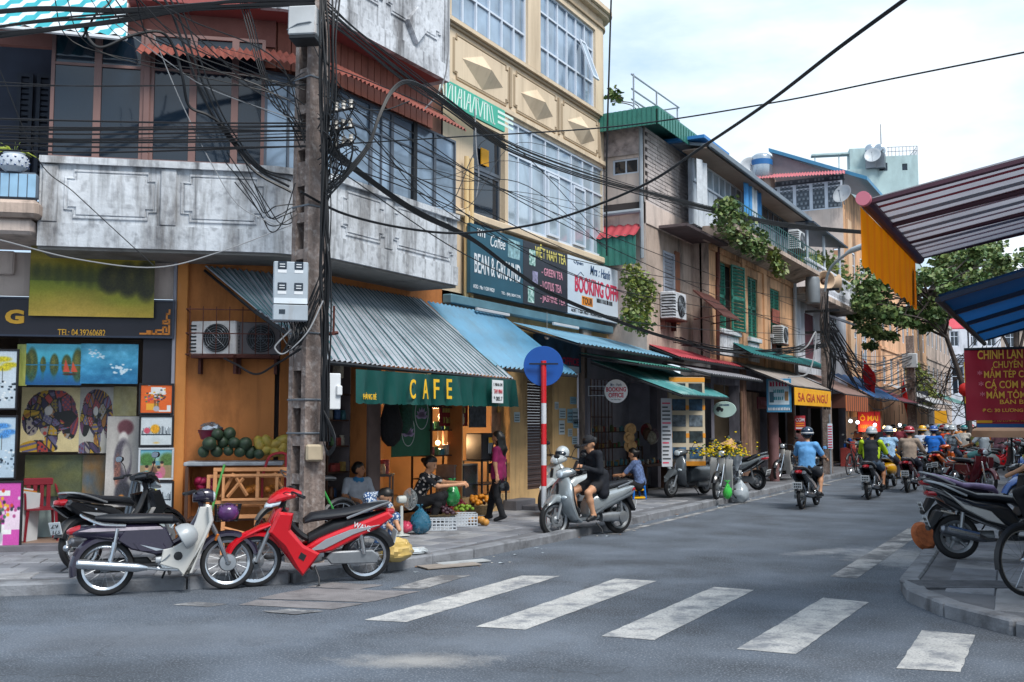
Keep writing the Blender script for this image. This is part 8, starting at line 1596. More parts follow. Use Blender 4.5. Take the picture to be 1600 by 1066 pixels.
def tri(a,p,c):
 h_,w_=a.shape[:2];Y,X=np.mgrid[0:h_,0:w_];X=X/w_;Y=Y/h_;s=[(p[(i+1)%3][0]-p[i][0])*(Y-p[i][1])-(p[(i+1)%3][1]-p[i][1])*(X-p[i][0])for i in range(3)];m=np.all([x>=0 for x in s],0)|np.all([x<=0 for x in s],0);a[m]=_c(c)
def tx(a,k=.12,s=6,seed=3):a*=(1-k+2*k*noisef(*a.shape[:2],s,seed))[...,None];a+=(nrs.rand(*a.shape[:2],1)-.5)*.06;return a
def p_landscape():
 a=canvas(120,80,'8c7a2c');grad(a,'7d7546','b09a2c',0,.22);grad(a,'9c8a20','556012',.22,.52);grad(a,'7d8a1c','c9a936',.52,1)
 ell(a,.35,.95,.6,.36,'e0b84c',.9,.9);ell(a,.75,.75,.3,.12,'8d9420',.8,.6)
 for i in range(7):ell(a,.05+i*.085,.38+.012*i,.06,.14+.012*i,'3a420c',.7,.8)
 for cx,ry in((.64,.24),(.78,.29),(.93,.34)):ell(a,cx,.47,.115,ry,'2c2c0a',.35,.97,.3);ell(a,cx+.03,.42,.06,ry*.7,'5c5620',.9,.6)
 return tx(a)
def p_bay():
 a=canvas(96,72,'2f9fc4');grad(a,'59b9cf','39a2bd',0,.45);grad(a,'1787b3','0d4f86',.45,1)
 for cx,rx,y in((.1,.12,.05),(.3,.06,.28),(.5,.09,.2),(.72,.1,.22),(.92,.12,.05),(.02,.08,.2)):ell(a,cx,.5,rx,.5-y,'39471f',.25,1,.4);ell(a,cx-.02,.45,rx*.5,.4-y,'6d6a2c',.5,.7,.3);ell(a,cx,.75,rx*.7,.22,'1d5a5a',.9,.5)
 rec(a,0,.51,1,.53,'1d6f93');tri(a,[(.66,.68),(.7,.36),(.79,.68)],'b8432c');tri(a,[(.8,.68),(.83,.42),(.93,.68)],'c04a2c');ell(a,.78,.73,.15,.03,'3a1e14',.3);return tx(a)
def p_lotus():
 a=canvas(96,72,'2f86b4');grad(a,'55b0cf','1d6f9f');a+=(noisef(72,96,8,9)-.5)[...,None]*.3
 for cx,cy in((.25,.2),(.3,.3),(.7,.6),(.62,.55),(.78,.65),(.7,.7)):
  for k in range(9):ell(a,cx+nrs.uniform(-.12,.12),cy+nrs.uniform(-.07,.07),.03,.025,'cfdde6',.4,.9)
 return tx(a,.08)
def p_eleph(seed,bgc,mir=False):
 a=canvas(110,120,bgc);r=np.random.RandomState(seed);h_,w_=120,110;Y,X=np.mgrid[0:h_,0:w_];X=X/w_;Y=Y/h_
 M=np.zeros((h_,w_),bool);wob=(noisef(h_,w_,5,seed)-.5)*.16
 for cx,cy,rx,ry in((.5,.3,.42,.27),(.5,.5,.23,.26),(.52,.74,.11,.22),(.17,.5,.15,.24),(.83,.52,.15,.27),(.3,.93,.34,.11)):M|=((X-cx)/rx)**2+((Y-cy)/ry)**2<1+wob*3
 P=r.rand(46,2);d=(X[...,None]-P[:,0])**2+(Y[...,None]-P[:,1])**2;o=np.sort(d,-1);k=d.argmin(-1);pal=np.stack([_c(c)for c in('5c3550','7d6a2a','4a3a5c','6b2c3a','b08a26','39304a','8a5a2a','8d8580','2a2440','a03a34','5f5a78')]);ci=r.randint(len(pal),size=46);cj=r.randint(len(pal),size=46);ang=r.rand(46)*3.1;fr=40+60*r.rand(46)
 pt=np.sin((X*np.cos(ang[k])+Y*np.sin(ang[k]))*fr[k])*np.where(r.rand(46)[k]>.5,np.sin((Y*np.cos(ang[k])-X*np.sin(ang[k]))*fr[k]),1)>.35
 im=np.where(pt[...,None],pal[cj[k]],pal[ci[k]]);im[(np.sqrt(o[...,1])-np.sqrt(o[...,0]))<.012]=.08;a[M]=im[M]
 ell(a,.46,.36,.08,.08,'b9b4ae',.2);ell(a,.58,.42,.045,.035,'15131f',.2);return tx(a)
def p_street(bgc,col,cx=.55,cy=.42,r_=.16,second=None):
 a=canvas(72,66,bgc);rr=np.random.RandomState(int(cx*100))
 for k in range(26):rec(a,.04+k*.037,.42+rr.uniform(-.1,.08),.04+k*.037+.02,.62+rr.uniform(-.06,.06),['1d2733','35424f','7d8a94'][rr.randint(3)])
 rec(a,.02,.62,.98,.66,'2a3540');ell(a,.5,.85,.5,.14,'b9c2c4',.8,.7);ell(a,cx,cy,r_,r_*1.1,col,.3,1,.2)
 if second:ell(a,cx-.26,cy+.06,r_*.7,r_*.7,second,.3,1,.2);
 ell(a,cx+.05,.92,.14,.05,col,.8,.6);return tx(a,.06)
def p_bouquet(bg1,bg2,seed):
 a=canvas(72,84,bg1);r=np.random.RandomState(seed)
 for k in range(16):x,y=r.rand(),r.rand();rec(a,max(0,x-.2),max(0,y-.12),min(1,x+.2),min(1,y+.12),[bg1,bg2,'d9d9d9',bg1][r.randint(4)])
 for k in range(60):ell(a,.5+r.randn()*.17,.42+r.randn()*.13,.045,.035,['c0392c','d9a52a','2c2a3a','ccc4c9','3a6a4a','a0467a'][r.randint(6)],.4)
 for k in range(9):x=.5+r.uniform(-.08,.08);rec(a,x,.55,x+.015,.82,'2c3a34')
 ell(a,.5,.85,.12,.12,'a9a7b4',.3);return tx(a,.06)
def p_moon():a=canvas(70,66,'5d7480');grad(a,'7d939c','4a616d');ell(a,.68,.5,.3,.4,'aab6b9',.12,1,.15);ell(a,.55,.45,.2,.3,'5f7680',.6,.6);return tx(a)
def p_photo():
 a=canvas(72,64,'5d8f9f');grad(a,'5f9fb8','8fb0a0',0,.4);ell(a,.2,.35,.3,.3,'3f6b34',.4,1,.3);ell(a,.85,.35,.3,.3,'4a6a34',.4,1,.3);rec(a,0,.55,1,1,'8a7a5a')
 for cx,cy,c in((.2,.72,'4fa0a4'),(.42,.58,'6a4a3a'),(.68,.58,'b06a78'),(.58,.75,'c0608a')):ell(a,cx,cy+.2,.13,.22,c,.2);ell(a,cx,cy-.08,.06,.09,'b88a6c',.2);ell(a,cx,cy-.14,.065,.06,'241a14',.3)
 ell(a,.3,.95,.2,.06,'c9c9c4',.4);return tx(a,.05)
def p_figure():
 a=canvas(56,110,'a4a09c');ell(a,.55,.12,.28,.1,'5c2a34',.3);ell(a,.5,.25,.16,.1,'cfcac6',.3);ell(a,.5,.5,.3,.28,'4a4450',.2,1,.3);ell(a,.6,.45,.18,.2,'b0aca8',.4,.9);ell(a,.35,.6,.12,.22,'7d4a3a',.4,.8,.4);ell(a,.55,.85,.3,.16,'2a2a34',.3,1,.4);ell(a,.5,.9,.12,.05,'c07a2a',.4);return tx(a)
def p_tree(bgc,c):
 a=canvas(56,90,bgc);r=np.random.RandomState(len(c)+ord(c[0]))
 for cx,cy in((.6,.14),(.3,.2),(.6,.3),(.8,.24)):ell(a,cx,cy,.3,.06,c,.5,1,.25)
 for k in range(5):x=.3+.1*k;rec(a,x,.3,x+.012,.55,'3a3f3c')
 for k in range(50):x,y=r.rand(),.52+r.rand()*.36;rec(a,x,y,min(1,x+.07),y+.03,['16222c','35485a','8fa0ac','cfd4d6'][r.randint(4)])
 return tx(a,.06)
def p_abstract(c1,c2,seed):a=canvas(72,50,c1);n=noisef(50,72,4,seed)[...,None];a[:]=a*(1-n)+_c(c2)*n;return tx(a)
pn=[0]
def painting(label,arr,fr_,px0,py0,px1,py1,v,frame='1d1d22',fw=.025,tiltx=0.0,rz=0.0,rough=.5):
 ua,za=fr_.px(px0,py0,v);ub_,zb_2=fr_.px(px1,py1,v);W_,Hh=abs(ub_-ua),abs(za-zb_2);pn[0]+=1
 t=thing('painting',label,'painting',fr_.w((ua+ub_)/2,v,min(za,zb_2)),fr_.a);t.rotation_euler=Euler((tiltx,0,fr_.a+rz),'XYZ')
 im=img_mat('picture_print_%d'%pn[0],arr,rough);mb=MB();mb.uv=[(0,0),(1,0),(1,1),(0,1)];f2=fw if frame else 0
 mb.add([(-W_/2+f2,-.012,f2),(W_/2-f2,-.012,f2),(W_/2-f2,-.012,Hh-f2),(-W_/2+f2,-.012,Hh-f2)],[(0,1,2,3)]);mb.build('canvas',im,t,flat=True)
 mb=MB();mb.box(-W_/2+.004,W_/2-.004,-.008,.02,.004,Hh-.004);mb.build('stretcher',white_pt if not frame else mat('backing_board','5a4c40',.8),t)
 if frame:mb=MB();frect(mb,-W_/2,W_/2,0,Hh,-.025,.02,fw,.004);mb.build('frame',mat('picture_frame_'+frame,frame,.4,var=.06),t)
 return t
painting('large yellow green landscape painting hung over the black signboard',p_landscape(),LA,49,380,240,497,.16,None)
painting('painting of a blue bay with a red sailed boat',p_bay(),LA,42,537,127,602,-.05,None)
painting('blue painting of white water flowers next to the bay painting',p_lotus(),LA,127.5,537,215,600,-.05,None)
painting('narrow green painting left of the bay painting',p_abstract('7d8a3a','b5b86a',4),LA,28,538,41.5,603,-.05,None)
painting('painting of a patchwork elephant head on cream ground',p_eleph(3,'c9b98a'),LA,35,605,123,706,-.5,None)
painting('painting of a patchwork elephant with long trunk on white ground',p_eleph(8,'aaa7a0'),LA,126,605,177,708,-.5,None)
painting('small pale yellow painting above the figure canvas',p_abstract('b5ad8a','9a8f5a',6),LA,178,604,213,650,-.45,None)
painting('tall canvas of a masked figure leaning at the right of the shop',p_figure(),LA,167,650,214,792,-.25,None,tiltx=R(-6),rz=R(4))
painting('dark green abstract painting low on the back of the shop',p_abstract('3f4a3c','6b6a34',12),LA,40,711,128,775,-.6,None)
painting('orange and blue abstract painting behind the parked motorbike',p_abstract('8a5a1e','3a5a7a',15),LA,128,711,168,790,-.6,None)
painting('framed orange bouquet painting at the top of the right column',p_bouquet('d9601e','e0a02c',2),LA,218,599,271,648,.1)
painting('framed street painting with yellow and pink trees in the right column',p_street('c4ccd0','d99a14',.45,.42,.17,'c04a5c'),LA,218,649,271,698,.1)
painting('white framed family photograph in the right column',p_photo(),LA,217,700,271,750,.1,'b9bec4')
painting('framed street painting with one yellow tree in the right column',p_street('b9c4cc','c9b414',.42,.38,.17,'7d86b0'),LA,217,752,271,799,.1)
painting('grey painting of a pale moon at the bottom of the right column',p_moon(),LA,209,800,271,852,.12,'aab4ba')
painting('painting of yellow trees over a dark street at the left edge',p_tree('b5c2cc','b5a814'),LA,-30,545,27,641,.12)
painting('painting of blue trees over a dark street at the left edge',p_tree('a9bccb','3f7fc0'),LA,-30,649,25,749,.13)
painting('framed magenta bouquet painting at the lower left edge',p_bouquet('c04aa0','d9c4d4',5),LA,-36,752,33,858,.2)
for i,(px,c,l_)in enumerate(((36,'c9d2d9','white canvas edge'),(41,'c07a2c','orange canvas edge'),(46,'d0d6da','pale canvas edge'))):
 t=thing('stacked_canvas',l_+' leaning in the stack beside the magenta bouquet painting','canvas',LA.w(uL(px,-.1),-.1-.03*i,.2),A40);mb=MB();T=Matrix.Rotation(R(-9),4,'X')@Matrix.Rotation(R(70),4,'Z');mb.box(-.25,.25,-.012,.012,0,.72-.03*i,.003,T);mb.build('board',mat('canvas_edge_%d'%i,c,.7,var=.08),t)
t=thing('whiteboard','blank pale board leaning behind the red plastic chair','board',LA.w(uL(64,-.7),-.7,.2),A40);ua,ub_=uL(36,-.7),uL(95,-.7);mb=MB();mb.box(-(ub_-ua)/2,(ub_-ua)/2,0,.02,0,.75,.004,Matrix.Rotation(R(-5),4,'X'));mb.build('panel',mat('pale_board','9db0b0',.6,var=.06),t)
for i,(px,l_)in enumerate(((200,'first leaning roll of frame moulding beside the right picture column'),(206,'second leaning roll of frame moulding beside the right picture column'))):
 t=thing('frame_moulding',l_,'frame moulding',LA.w(uL(px,.0),.0,.2),A40);mb=MB();mb.tube([(-.04,-.02,0),(.1,.04,.85)],.022,6);mb.build('length',mat('moulding_steel','59636e',.35,.4,var=.1),t)
def chair(label,loc,rz,m):
 t=thing('plastic_chair',label,'chair',loc,rz);mb=MB();mb.loft([(-.2,0,.42,.19,.015,0,4),(0,0,.41,.2,.015,0,4),(.2,0,.42,.2,.012,0,4)],12);mb.build('seat',m,t)
 mb=MB();mb.box(-.22,-.19,-.2,.2,.72,.82,.01)
 for k in range(4):mb.box(-.215,-.195,-.16+k*.085,-.11+k*.085,.42,.73)
 mb.build('backrest',m,t)
 for sx in(1,-1):
  for sy in(1,-1):mb=MB();mb.tube([(sx*.17,sy*.17,.42),(sx*.21,sy*.2,0)],[.022,.016],6);mb.build('leg',m,t)
  mb=MB();mb.tube(spline([(-.2,sx*.2,.74),(-.05,sx*.22,.62),(.17,sx*.21,.62),(.2,sx*.2,.42)],4),.015,6);mb.build('armrest',m,t)
 return t
chair('dark red plastic armchair inside the painting shop',LA.w(uL(70,-.35),-.35,.2),A40-R(70),mat('maroon_plastic','7d1f2c',.35,var=.05))
#ochre wall: air conditioners, fruit counter, wooden frames
ac_unit('white air conditioner on brackets on the ochre wall',LA.w(uL(343,.05),.05,LA.px(343,556,.1)[1]),A40-R(18),.82,None,'c2c0c0')
ac_unit('dark grey air conditioner right of the white one',LA.w(uL(402,.05),.05,LA.px(396,556,.1)[1]),A40,.8,None,'5c5558')  # this unit has a darker casing colour
cg=thing('iron_cage','thin iron cage around the air conditioners on the ochre wall','cage',LA.w(uL(360,0),0,LA.px(360,560,0)[1]),A40)
for z_ in(0.02,.3,.62):mb=MB();mb.tube([(-.55,-.02,z_),(-.55,-.5,z_),(.55,-.5,z_),(.55,-.02,z_)],.008,5);mb.build('bar',rust,cg)
for k in range(7):mb=MB();x=-.5+k*.17;mb.tube([(x,-.5,0),(x,-.5,.66)],.006,4);mb.build('bar',rust,cg)
u0_,u1_=uL(294,.35),uL(445,.35);zc2=LA.px(360,722,.6)[1]
ct=thing('fruit_counter','fruit counter with a grey top against the ochre wall','counter',LA.w((u0_+u1_)/2,.35,.12),A40);W_=u1_-u0_
mb=MB();mb.box(-W_/2,W_/2,-.3,.32,zc2-.12-.05,zc2-.12,.01);mb.build('top',mat('counter_top','8d949c',.7,var=.25,sc=9,bump=.3),ct)
mb=MB();mb.box(-W_/2+.02,W_/2-.02,.2,.3,0,zc2-.18);mb.box(-W_/2+.02,-W_/2+.06,-.28,.3,0,zc2-.18);mb.build('panel',ochre,ct)
mb=MB();mb.box(-W_/2+.03,W_/2-.03,-.28,.28,.38,.41);mb.build('shelf',wood_d,ct)
for sx in(-1,1):mb=MB();mb.box(sx*W_/2*.93-.02,sx*W_/2*.93+.02,-.3,-.26,0,zc2-.18);mb.build('leg',wood_d,ct)
melon=mat('watermelon_skin','2b3b2c',.5,var=.4,sc=16,stain='40573c',sa=.6,ssc=14);
wm=MB();wm.ball((0,0,0),(.105,.095,.095),14,9);wme=_me('watermelon',wm);wme.materials.append(melon);wme.polygons.foreach_set('use_smooth',[True]*len(wme.polygons))
def fruit(name,me,p,label,cat,group,s=1.0):o=link(name,me,None,p,(rnd.uniform(0,3),rnd.uniform(0,3),rnd.uniform(0,3)));o.scale=(s,s,s);return tag(o,label,cat,group)
for px,py in((318,703),(338,702),(357,702),(375,703),(392,704),(328,690),(348,688),(366,689),(383,691),(405,706),(340,676),(358,675)):
 u,z_=LA.px(px,py+3,.45);fruit('watermelon',wme,LA.w(u,.42+rnd.uniform(-.02,.12)-(.05 if py<680 else 0),z_),'dark green watermelon in the pile on the fruit counter','watermelon','watermelons piled on the fruit counter',rnd.uniform(.68,1.0))
def fmesh(name,r,m,n=10):b=MB();b.ball((0,0,0),r,n,7);me=_me(name,b);me.materials.append(m);me.polygons.foreach_set('use_smooth',[True]*len(me.polygons));return me
pap=fmesh('papaya',(.075,.075,.12),mat('papaya_skin','9a8238',.5,var=.3,sc=12,stain='5d7a2c',sa=.6,ssc=9))
for px,py in((405,693),(418,692),(430,695),(442,688),(412,704),(428,706),(440,702)):u,z_=LA.px(px,py,.45);fruit('papaya',pap,LA.w(u,.45,z_),'yellow green papaya beside the watermelons','papaya','papayas at the right end of the fruit counter')
drg=fmesh('dragon_fruit',(.05,.05,.065),mat('dragon_fruit_skin','a32350',.5,var=.3,sc=20))
for k in range(12):u,z_=LA.px(318+rnd.uniform(-10,13),765-rnd.uniform(0,18),.4);fruit('dragon_fruit',drg,LA.w(u,.4+rnd.uniform(-.1,.1),z_),'pink dragon fruit heaped on the lower shelf of the fruit counter','dragon fruit','dragon fruit on the lower shelf')
mgo=fmesh('mango',(.045,.05,.06),mat('mango_skin','b5702c',.5,var=.4,sc=12));
for k in range(14):u,z_=LA.px(365+rnd.uniform(0,70),768-rnd.uniform(0,10),.4);fruit('mango',mgo,LA.w(u,.4+rnd.uniform(-.1,.1),z_),'small orange fruit glimpsed through the wooden frames','fruit','fruit behind the wooden frames')
u,z_=LA.px(329,687,.35);bw=thing('basin','maroon plastic basin with crumpled foil on the fruit counter','basin',LA.w(u,.3,z_),A40)
mb=MB();mb.lathe([(0,0),(.13,.0),(.17,.12),(.18,.13),(.165,.12),(.12,.01)],18);mb.build('bowl',mat('maroon_bowl','6d2038',.4,var=.1),bw)
mb=MB();mb.ball((0,0,.13),(.16,.15,.09),14,9);mb.v=[tuple(Vector(v)+Vector((jt(.018),jt(.018),jt(.022))))for v in mb.v];mb.build('foil',mat('crumpled_foil','a4a9b0',.25,.85,var=.15,sc=20),bw,flat=True)
def stretch_frame(label,px0,py0,px1,py1,v,bars_,t_=.05,tiltx=-.12,extra=()):
 ua,za=LA.px(px0,py0,v);ub_,zb_2=LA.px(px1,py1,v);W_,Hh=ub_-ua,za-zb_2;t=thing('wooden_frame',label,'wooden frame',LA.w((ua+ub_)/2,v,zb_2),A40);t.rotation_euler=Euler((tiltx,0,A40),'XYZ')
 for nm,b in(('rail',(-W_/2,W_/2,Hh-t_,Hh)),('rail',(-W_/2,W_/2,0,t_)),('stile',(-W_/2,-W_/2+t_,t_,Hh-t_)),('stile',(W_/2-t_,W_/2,t_,Hh-t_))):mb=MB();mb.box(b[0],b[1],-.02,.02,b[2],b[3],.004);mb.build(nm,wood,t)
 for x in bars_:mb=MB();mb.box(-W_/2+W_*x-.02,-W_/2+W_*x+.02,-.015,.015,t_,Hh-t_,.003);mb.build('bar',wood,t)
 for(xa,ya,xb,yb)in extra:mb=MB();a,b=Vector((-W_/2+W_*xa,0,Hh*ya)),Vector((-W_/2+W_*xb,0,Hh*yb));mb.tube([a,b],.022,4);mb.build('brace',wood,t)
stretch_frame('large pine stretcher frame leaning before the fruit counter',333,731,459,787,.95,(.55,),.05,-.15,((.1,.2,.25,.85),(.75,.85,.9,.2)))
stretch_frame('smaller pine stretcher frame inside the large leaning one',347,741,456,782,1.0,(.5,.78),.035,-.15,((.08,.15,.3,.85),(.2,.85,.36,.2)))
stretch_frame('low pine frame at the bottom of the leaning stack',345,805,452,880,1.05,(.5,),.05,-.1,((.0,.75,.9,.4),(.1,.2,.9,.75)))
stretch_frame('tall pine frame standing behind the stretcher frames',322,742,452,868,.88,(),.045,-.12,((.6,.7,.75,.4),(.1,.62,.9,.62)))
t=thing('bamboo_pole','green pole leaning on the wooden frames','pole',LA.w(uL(335,1.0),1.0,.12),A40);mb=MB();mb.tube([(.0,0,.55),(.14,.1,1.12)],.016,6);mb.build('stick',mat('green_pole','4f9a4a',.4,var=.1),t)
for i,(px,py,l_)in enumerate(((432,735,'red plastic chair frame behind the papayas'),)):
 t=thing('chair',l_,'chair',LA.w(uL(425,.75),.75,.12),A40);mb=MB();mb.tube(spline([(-.1,0,.95),(-.02,0,1.2),(.12,0,1.26),(.2,0,1.24)],5),.018,6);mb.build('back_rail',mat('red_tube','8f1f2c',.4,var=.08),t);mb=MB();mb.tube([(.2,0,1.24),(.18,0,.2)],.016,6);mb.tube([(-.1,0,.95),(-.1,0,.2)],.016,6);mb.build('leg',MATS['red_tube'],t)
def bag(label,p,r,m,knot=True,cat='bag'):
 t=thing('plastic_bag',label,cat,p,rnd.uniform(0,3));mb=MB();mb.ball((0,0,0),(1,1,1),26,18);ph=[(rnd.uniform(2,6),rnd.uniform(2,6),rnd.uniform(2,7),rnd.uniform(0,6))for _ in range(7)];V=[]
 for x,y,z in mb.v:
  n=sum(abs(math.sin(a*x+b*y+c*z+d))for a,b,c,d in ph)/7-.6;k=1+.42*n;tp=max(0,z)**2*.45 if knot else 0
  V.append((r[0]*x*k*(1-tp),r[1]*y*k*(1-tp),max(0.0,r[2]*(.75+z*k*(.75 if z<0 else 1.0+.25*tp)))))
 mb.v=V;mb.build('sack',m,t,sharp=25)
 if knot:
  mb=MB();zt_=max(v[2]for v in V)-.02
  for k in range(3):a=k*2.1+.4;mb.tube([(0,0,zt_),(.03*math.cos(a),.03*math.sin(a),zt_+.05),(.07*math.cos(a),.07*math.sin(a),zt_+.06)],[.014,.02,.006],5,flat=.4)
  mb.build('knot',m,t)
 return t
def film(name,c,a=.75):return mat(name,c,.2,var=.12,sc=8,alpha=a,coat=.3)
bag('yellow plastic bag lying on the pavement behind the red motorbike',pz(618,878,.12),(.26,.2,.16),film('yellow_bag','c9ad68',.9),False)
bag('white plastic bag lying flat beside the yellow one',pz(648,866,.12),(.2,.14,.05),film('white_bag','c3cbd0',.95),False)
bag('red and clear bag hanging by the concrete pole',pz(471,850,.12)+Vector((.1,.1,.95)),(.09,.08,.16),film('pinkish_bag','b96a78',.8))
bag('green plastic bag held over the fruit by the woman in dotted blouse',pz(707,822,.12)+Vector((0,0,.32)),(.12,.11,.2),film('green_bag','35a05a',.75))
bag('blue plastic bag on the pavement behind the fan',pz(645,836,.12)+Vector((0,.2,0)),(.16,.15,.2),film('blue_bag','2b6580',.8))
bag('small pink bag beside the fan foot',pz(622,838,.12)+Vector((0,.2,.03)),(.1,.09,.1),film('pink_bag','c0405c',.9),False)
hm=thing('helmet','purple and blue helmet lying in the basket of the black underbone','helmet',b_cub.location,b_cub.rotation_euler.z);hm.location=b_cub.location+Matrix.Rotation(b_cub.rotation_euler.z,3,'Z')@Vector((.6,-.04,.77));mb=MB();mb.ball((0,0,.05),(.12,.11,.1),16,10);mb.build('shell',mat('purple_helmet','4f2a5c',.25,.1,var=.4,sc=8,coat=.5),hm)
hm=thing('helmet','pale grey helmet hanging on the leg shield of the black underbone','helmet',b_cub.location,b_cub.rotation_euler.z);hm.location=b_cub.location+Matrix.Rotation(b_cub.rotation_euler.z,3,'Z')@Vector((.16,-.2,.6));mb=MB();T=Matrix.Rotation(R(60),4,'Y');mb.lathe([(0,.13),(.05,.125),(.1,.09),(.13,.03),(.135,-.04),(.12,-.05),(.11,.02),(0,.1)],20,T);mb.build('shell',mat('grey_helmet','9aa0a4',.35,.1,var=.05),hm);
for k in range(5):mb=MB();a=-.6+k*.3;mb.box(-.01,.01,-.02,.02,.1,.128,.003,T@Matrix.Rotation(a,4,'X'));mb.build('vent',plastic_bk,hm)
hm=thing('helmet','white helmet resting on the pale scooter behind the road sign','helmet',b_wht.location,b_wht.rotation_euler.z);hm.location=b_wht.location+Matrix.Rotation(b_wht.rotation_euler.z,3,'Z')@Vector((.1,0,1.1));mb=MB();mb.ball((0,0,.0),(.15,.125,.13),16,10);mb.build('shell',paint('helmet_pale','b5bfc4'),hm);mb=MB();mb.ball((.06,0,-.01),(.11,.118,.07),14,8);mb.build('visor',glass_dark,hm)
#standing fan
fn=thing('standing_fan','beige standing fan seen from behind on the pavement','fan',pz(627,838,.12),YAW+R(35));fn.scale=(.74,.74,.74);fm_=mat('fan_beige','b3b7b4',.45,var=.06,sc=5)
mb=MB();mb.loft([(-.16,0,.015,.02,.015,0),(-.12,0,.02,.14,.02,0,3),(.12,0,.02,.14,.02,0,3),(.16,0,.015,.02,.015,0)],14);mb.build('base',fm_,fn)
mb=MB();mb.lathe([(.055,.02),(.04,.1),(.034,.5),(.03,.6)],12);mb.build('column',fm_,fn)
mb=MB();mb.loft([(-.09,0,.72,.05,.055,0,3),(-.05,0,.72,.075,.075,0,3),(.07,0,.72,.075,.075,0,3),(.1,0,.72,.04,.04,0)],14);mb.build('motor',fm_,fn)
mb=MB()
for k in range(40):
 a=2*PI*k/40;c_,s_=math.cos(a),math.sin(a);mb.tube([(.1,.04*c_,.72+.04*s_),(.12,.17*c_,.72+.17*s_),(.19,.215*c_,.72+.215*s_),(.26,.17*c_,.72+.17*s_),(.28,.04*c_,.72+.04*s_)],.0022,3,cap=False)
for x,r_ in((.19,.217),(.125,.17),(.255,.17)):mb.tube([(x,r_*math.cos(k*PI/18),.72+r_*math.sin(k*PI/18))for k in range(36)],.004,4,closed=True)
stuff(mb.build('guard',mat('fan_guard','a9b0b2',.4,.2,var=.05),fn))
for k in range(3):mb=MB();a=2*PI*k/3;mb.add([(.2,.03*math.cos(a),.72+.03*math.sin(a)),(.17,.18*math.cos(a+.35),.72+.18*math.sin(a+.35)),(.2,.19*math.cos(a+.8),.72+.19*math.sin(a+.8)),(.22,.05*math.cos(a+1),.72+.05*math.sin(a+1))],[(0,1,2,3)]);mb.build('blade',mat('fan_blade','8a9094',.4,var=.05,alpha=.7),fn)
#fruit display on the pavement
def crate(label,p,rz,w_=.5,d_=.34,h_=.2):
 t=thing('crate',label,'crate',p,rz);m=mat('white_crate','b5bcc4',.5,var=.08,sc=6);mb=MB();frect(mb,-w_/2,w_/2,-d_/2,d_/2,0,.02,.02)
 mb=MB();mb.box(-w_/2,w_/2,-d_/2,d_/2,0,.012);mb.build('floor',m,t)
 for sx in(1,-1):
  mb=MB();
  for z_ in(0,.05,.1,.15,h_-.02):mb.box(-w_/2,w_/2,sx*d_/2-.006,sx*d_/2+.006,z_,z_+.02)
  for k in range(9):x=-w_/2+k*w_/8;mb.box(max(-w_/2,x-.009),min(w_/2,x+.009),sx*d_/2-.004,sx*d_/2+.004,0,h_)
  mb.build('long_side',m,t);mb=MB()
  for z_ in(0,.05,.1,.15,h_-.02):mb.box(sx*w_/2-.006,sx*w_/2+.006,-d_/2,d_/2,z_,z_+.02)
  for k in range(7):y=-d_/2+k*d_/6;mb.box(sx*w_/2-.004,sx*w_/2+.004,max(-d_/2,y-.009),min(d_/2,y+.009),0,h_)
  mb.build('short_side',m,t)
 return t
crate('white plastic crate in front of the fruit display',pz(678,829,.12)+Vector((0,.16,0)),YAW+R(8));crate('second white crate right of the front one under green fruit',pz(712,823,.12)+Vector((.02,.2,0)),YAW+R(8),.42)
gp_=pz(690,822,.12)
def heap(name,me,label,group,cat,px,py,n,rx,z0,up,s=(1,1)):
 c=pz(px,py,.12);a=YAW
 for k in range(n):
  r_=math.sqrt(rnd.random());th=rnd.uniform(0,2*PI);x,y=r_*rx*math.cos(th),r_*rx*.7*math.sin(th);z_=z0+up*(1-r_*r_)*rnd.uniform(.6,1);fruit(name,me,c+Vector((x*math.cos(a)-y*math.sin(a),x*math.sin(a)+y*math.cos(a)+.18,z_)),label,cat,group,rnd.uniform(*s))
org_=fmesh('orange',(.042,.042,.04),mat('orange_peel','c07a1a',.5,var=.2,sc=20));man=fmesh('mangosteen',(.032,.032,.03),mat('mangosteen_skin','3a2430',.5,var=.3,sc=20));plm=fmesh('plum',(.03,.03,.03),mat('plum_red','7d1f34',.4,var=.3,sc=20));lime_=fmesh('lime',(.032,.032,.03),mat('lime_green','6d8f2a',.5,var=.25,sc=20));pom=fmesh('custard_apple',(.055,.055,.055),mat('custard_skin','8a7a4a',.7,var=.3,sc=25));ong=fmesh('grapefruit',(.06,.06,.055),mat('grapefruit_peel','b5803a',.5,var=.25,sc=15))
heap('orange',org_,'orange in the bright heap right of the fruit display','oranges heaped by the woman in magenta','orange',741,805,34,.26,.18,.2);heap('mangosteen',man,'dark mangosteen heaped on the front white crate','mangosteens on the front crate','mangosteen',675,826,60,.26,.22,.13);heap('plum',plm,'red plum in the middle of the fruit display','plums in the fruit display','plum',703,814,46,.25,.2,.14);heap('lime',lime_,'green lime on the second white crate','limes on the second crate','lime',716,819,22,.16,.22,.08);heap('grapefruit',ong,'large tan grapefruit on the ground by the second crate','grapefruit on the ground','grapefruit',737,823,7,.14,.05,.06);heap('custard_apple',pom,'knobbly custard apple at the left of the fruit display','custard apples at the left of the display','custard apple',658,818,10,.14,.2,.08);heap('mangosteen',man,'dark purple fruit at the back of the display','purple fruit at the back','mangosteen',728,804,30,.25,.18,.14)
tb_=thing('basket','round woven basket holding the heap of oranges','basket',pz(741,805,.12)+Vector((0,.18,0)),0);mb=MB();mb.lathe([(0,0),(.2,0),(.3,.16),(.31,.18),(.29,.17),(.18,.02)],20);mb.build('bowl',mat('wicker','8f7a5a',.8,var=.3,sc=25,bump=.5),tb_)
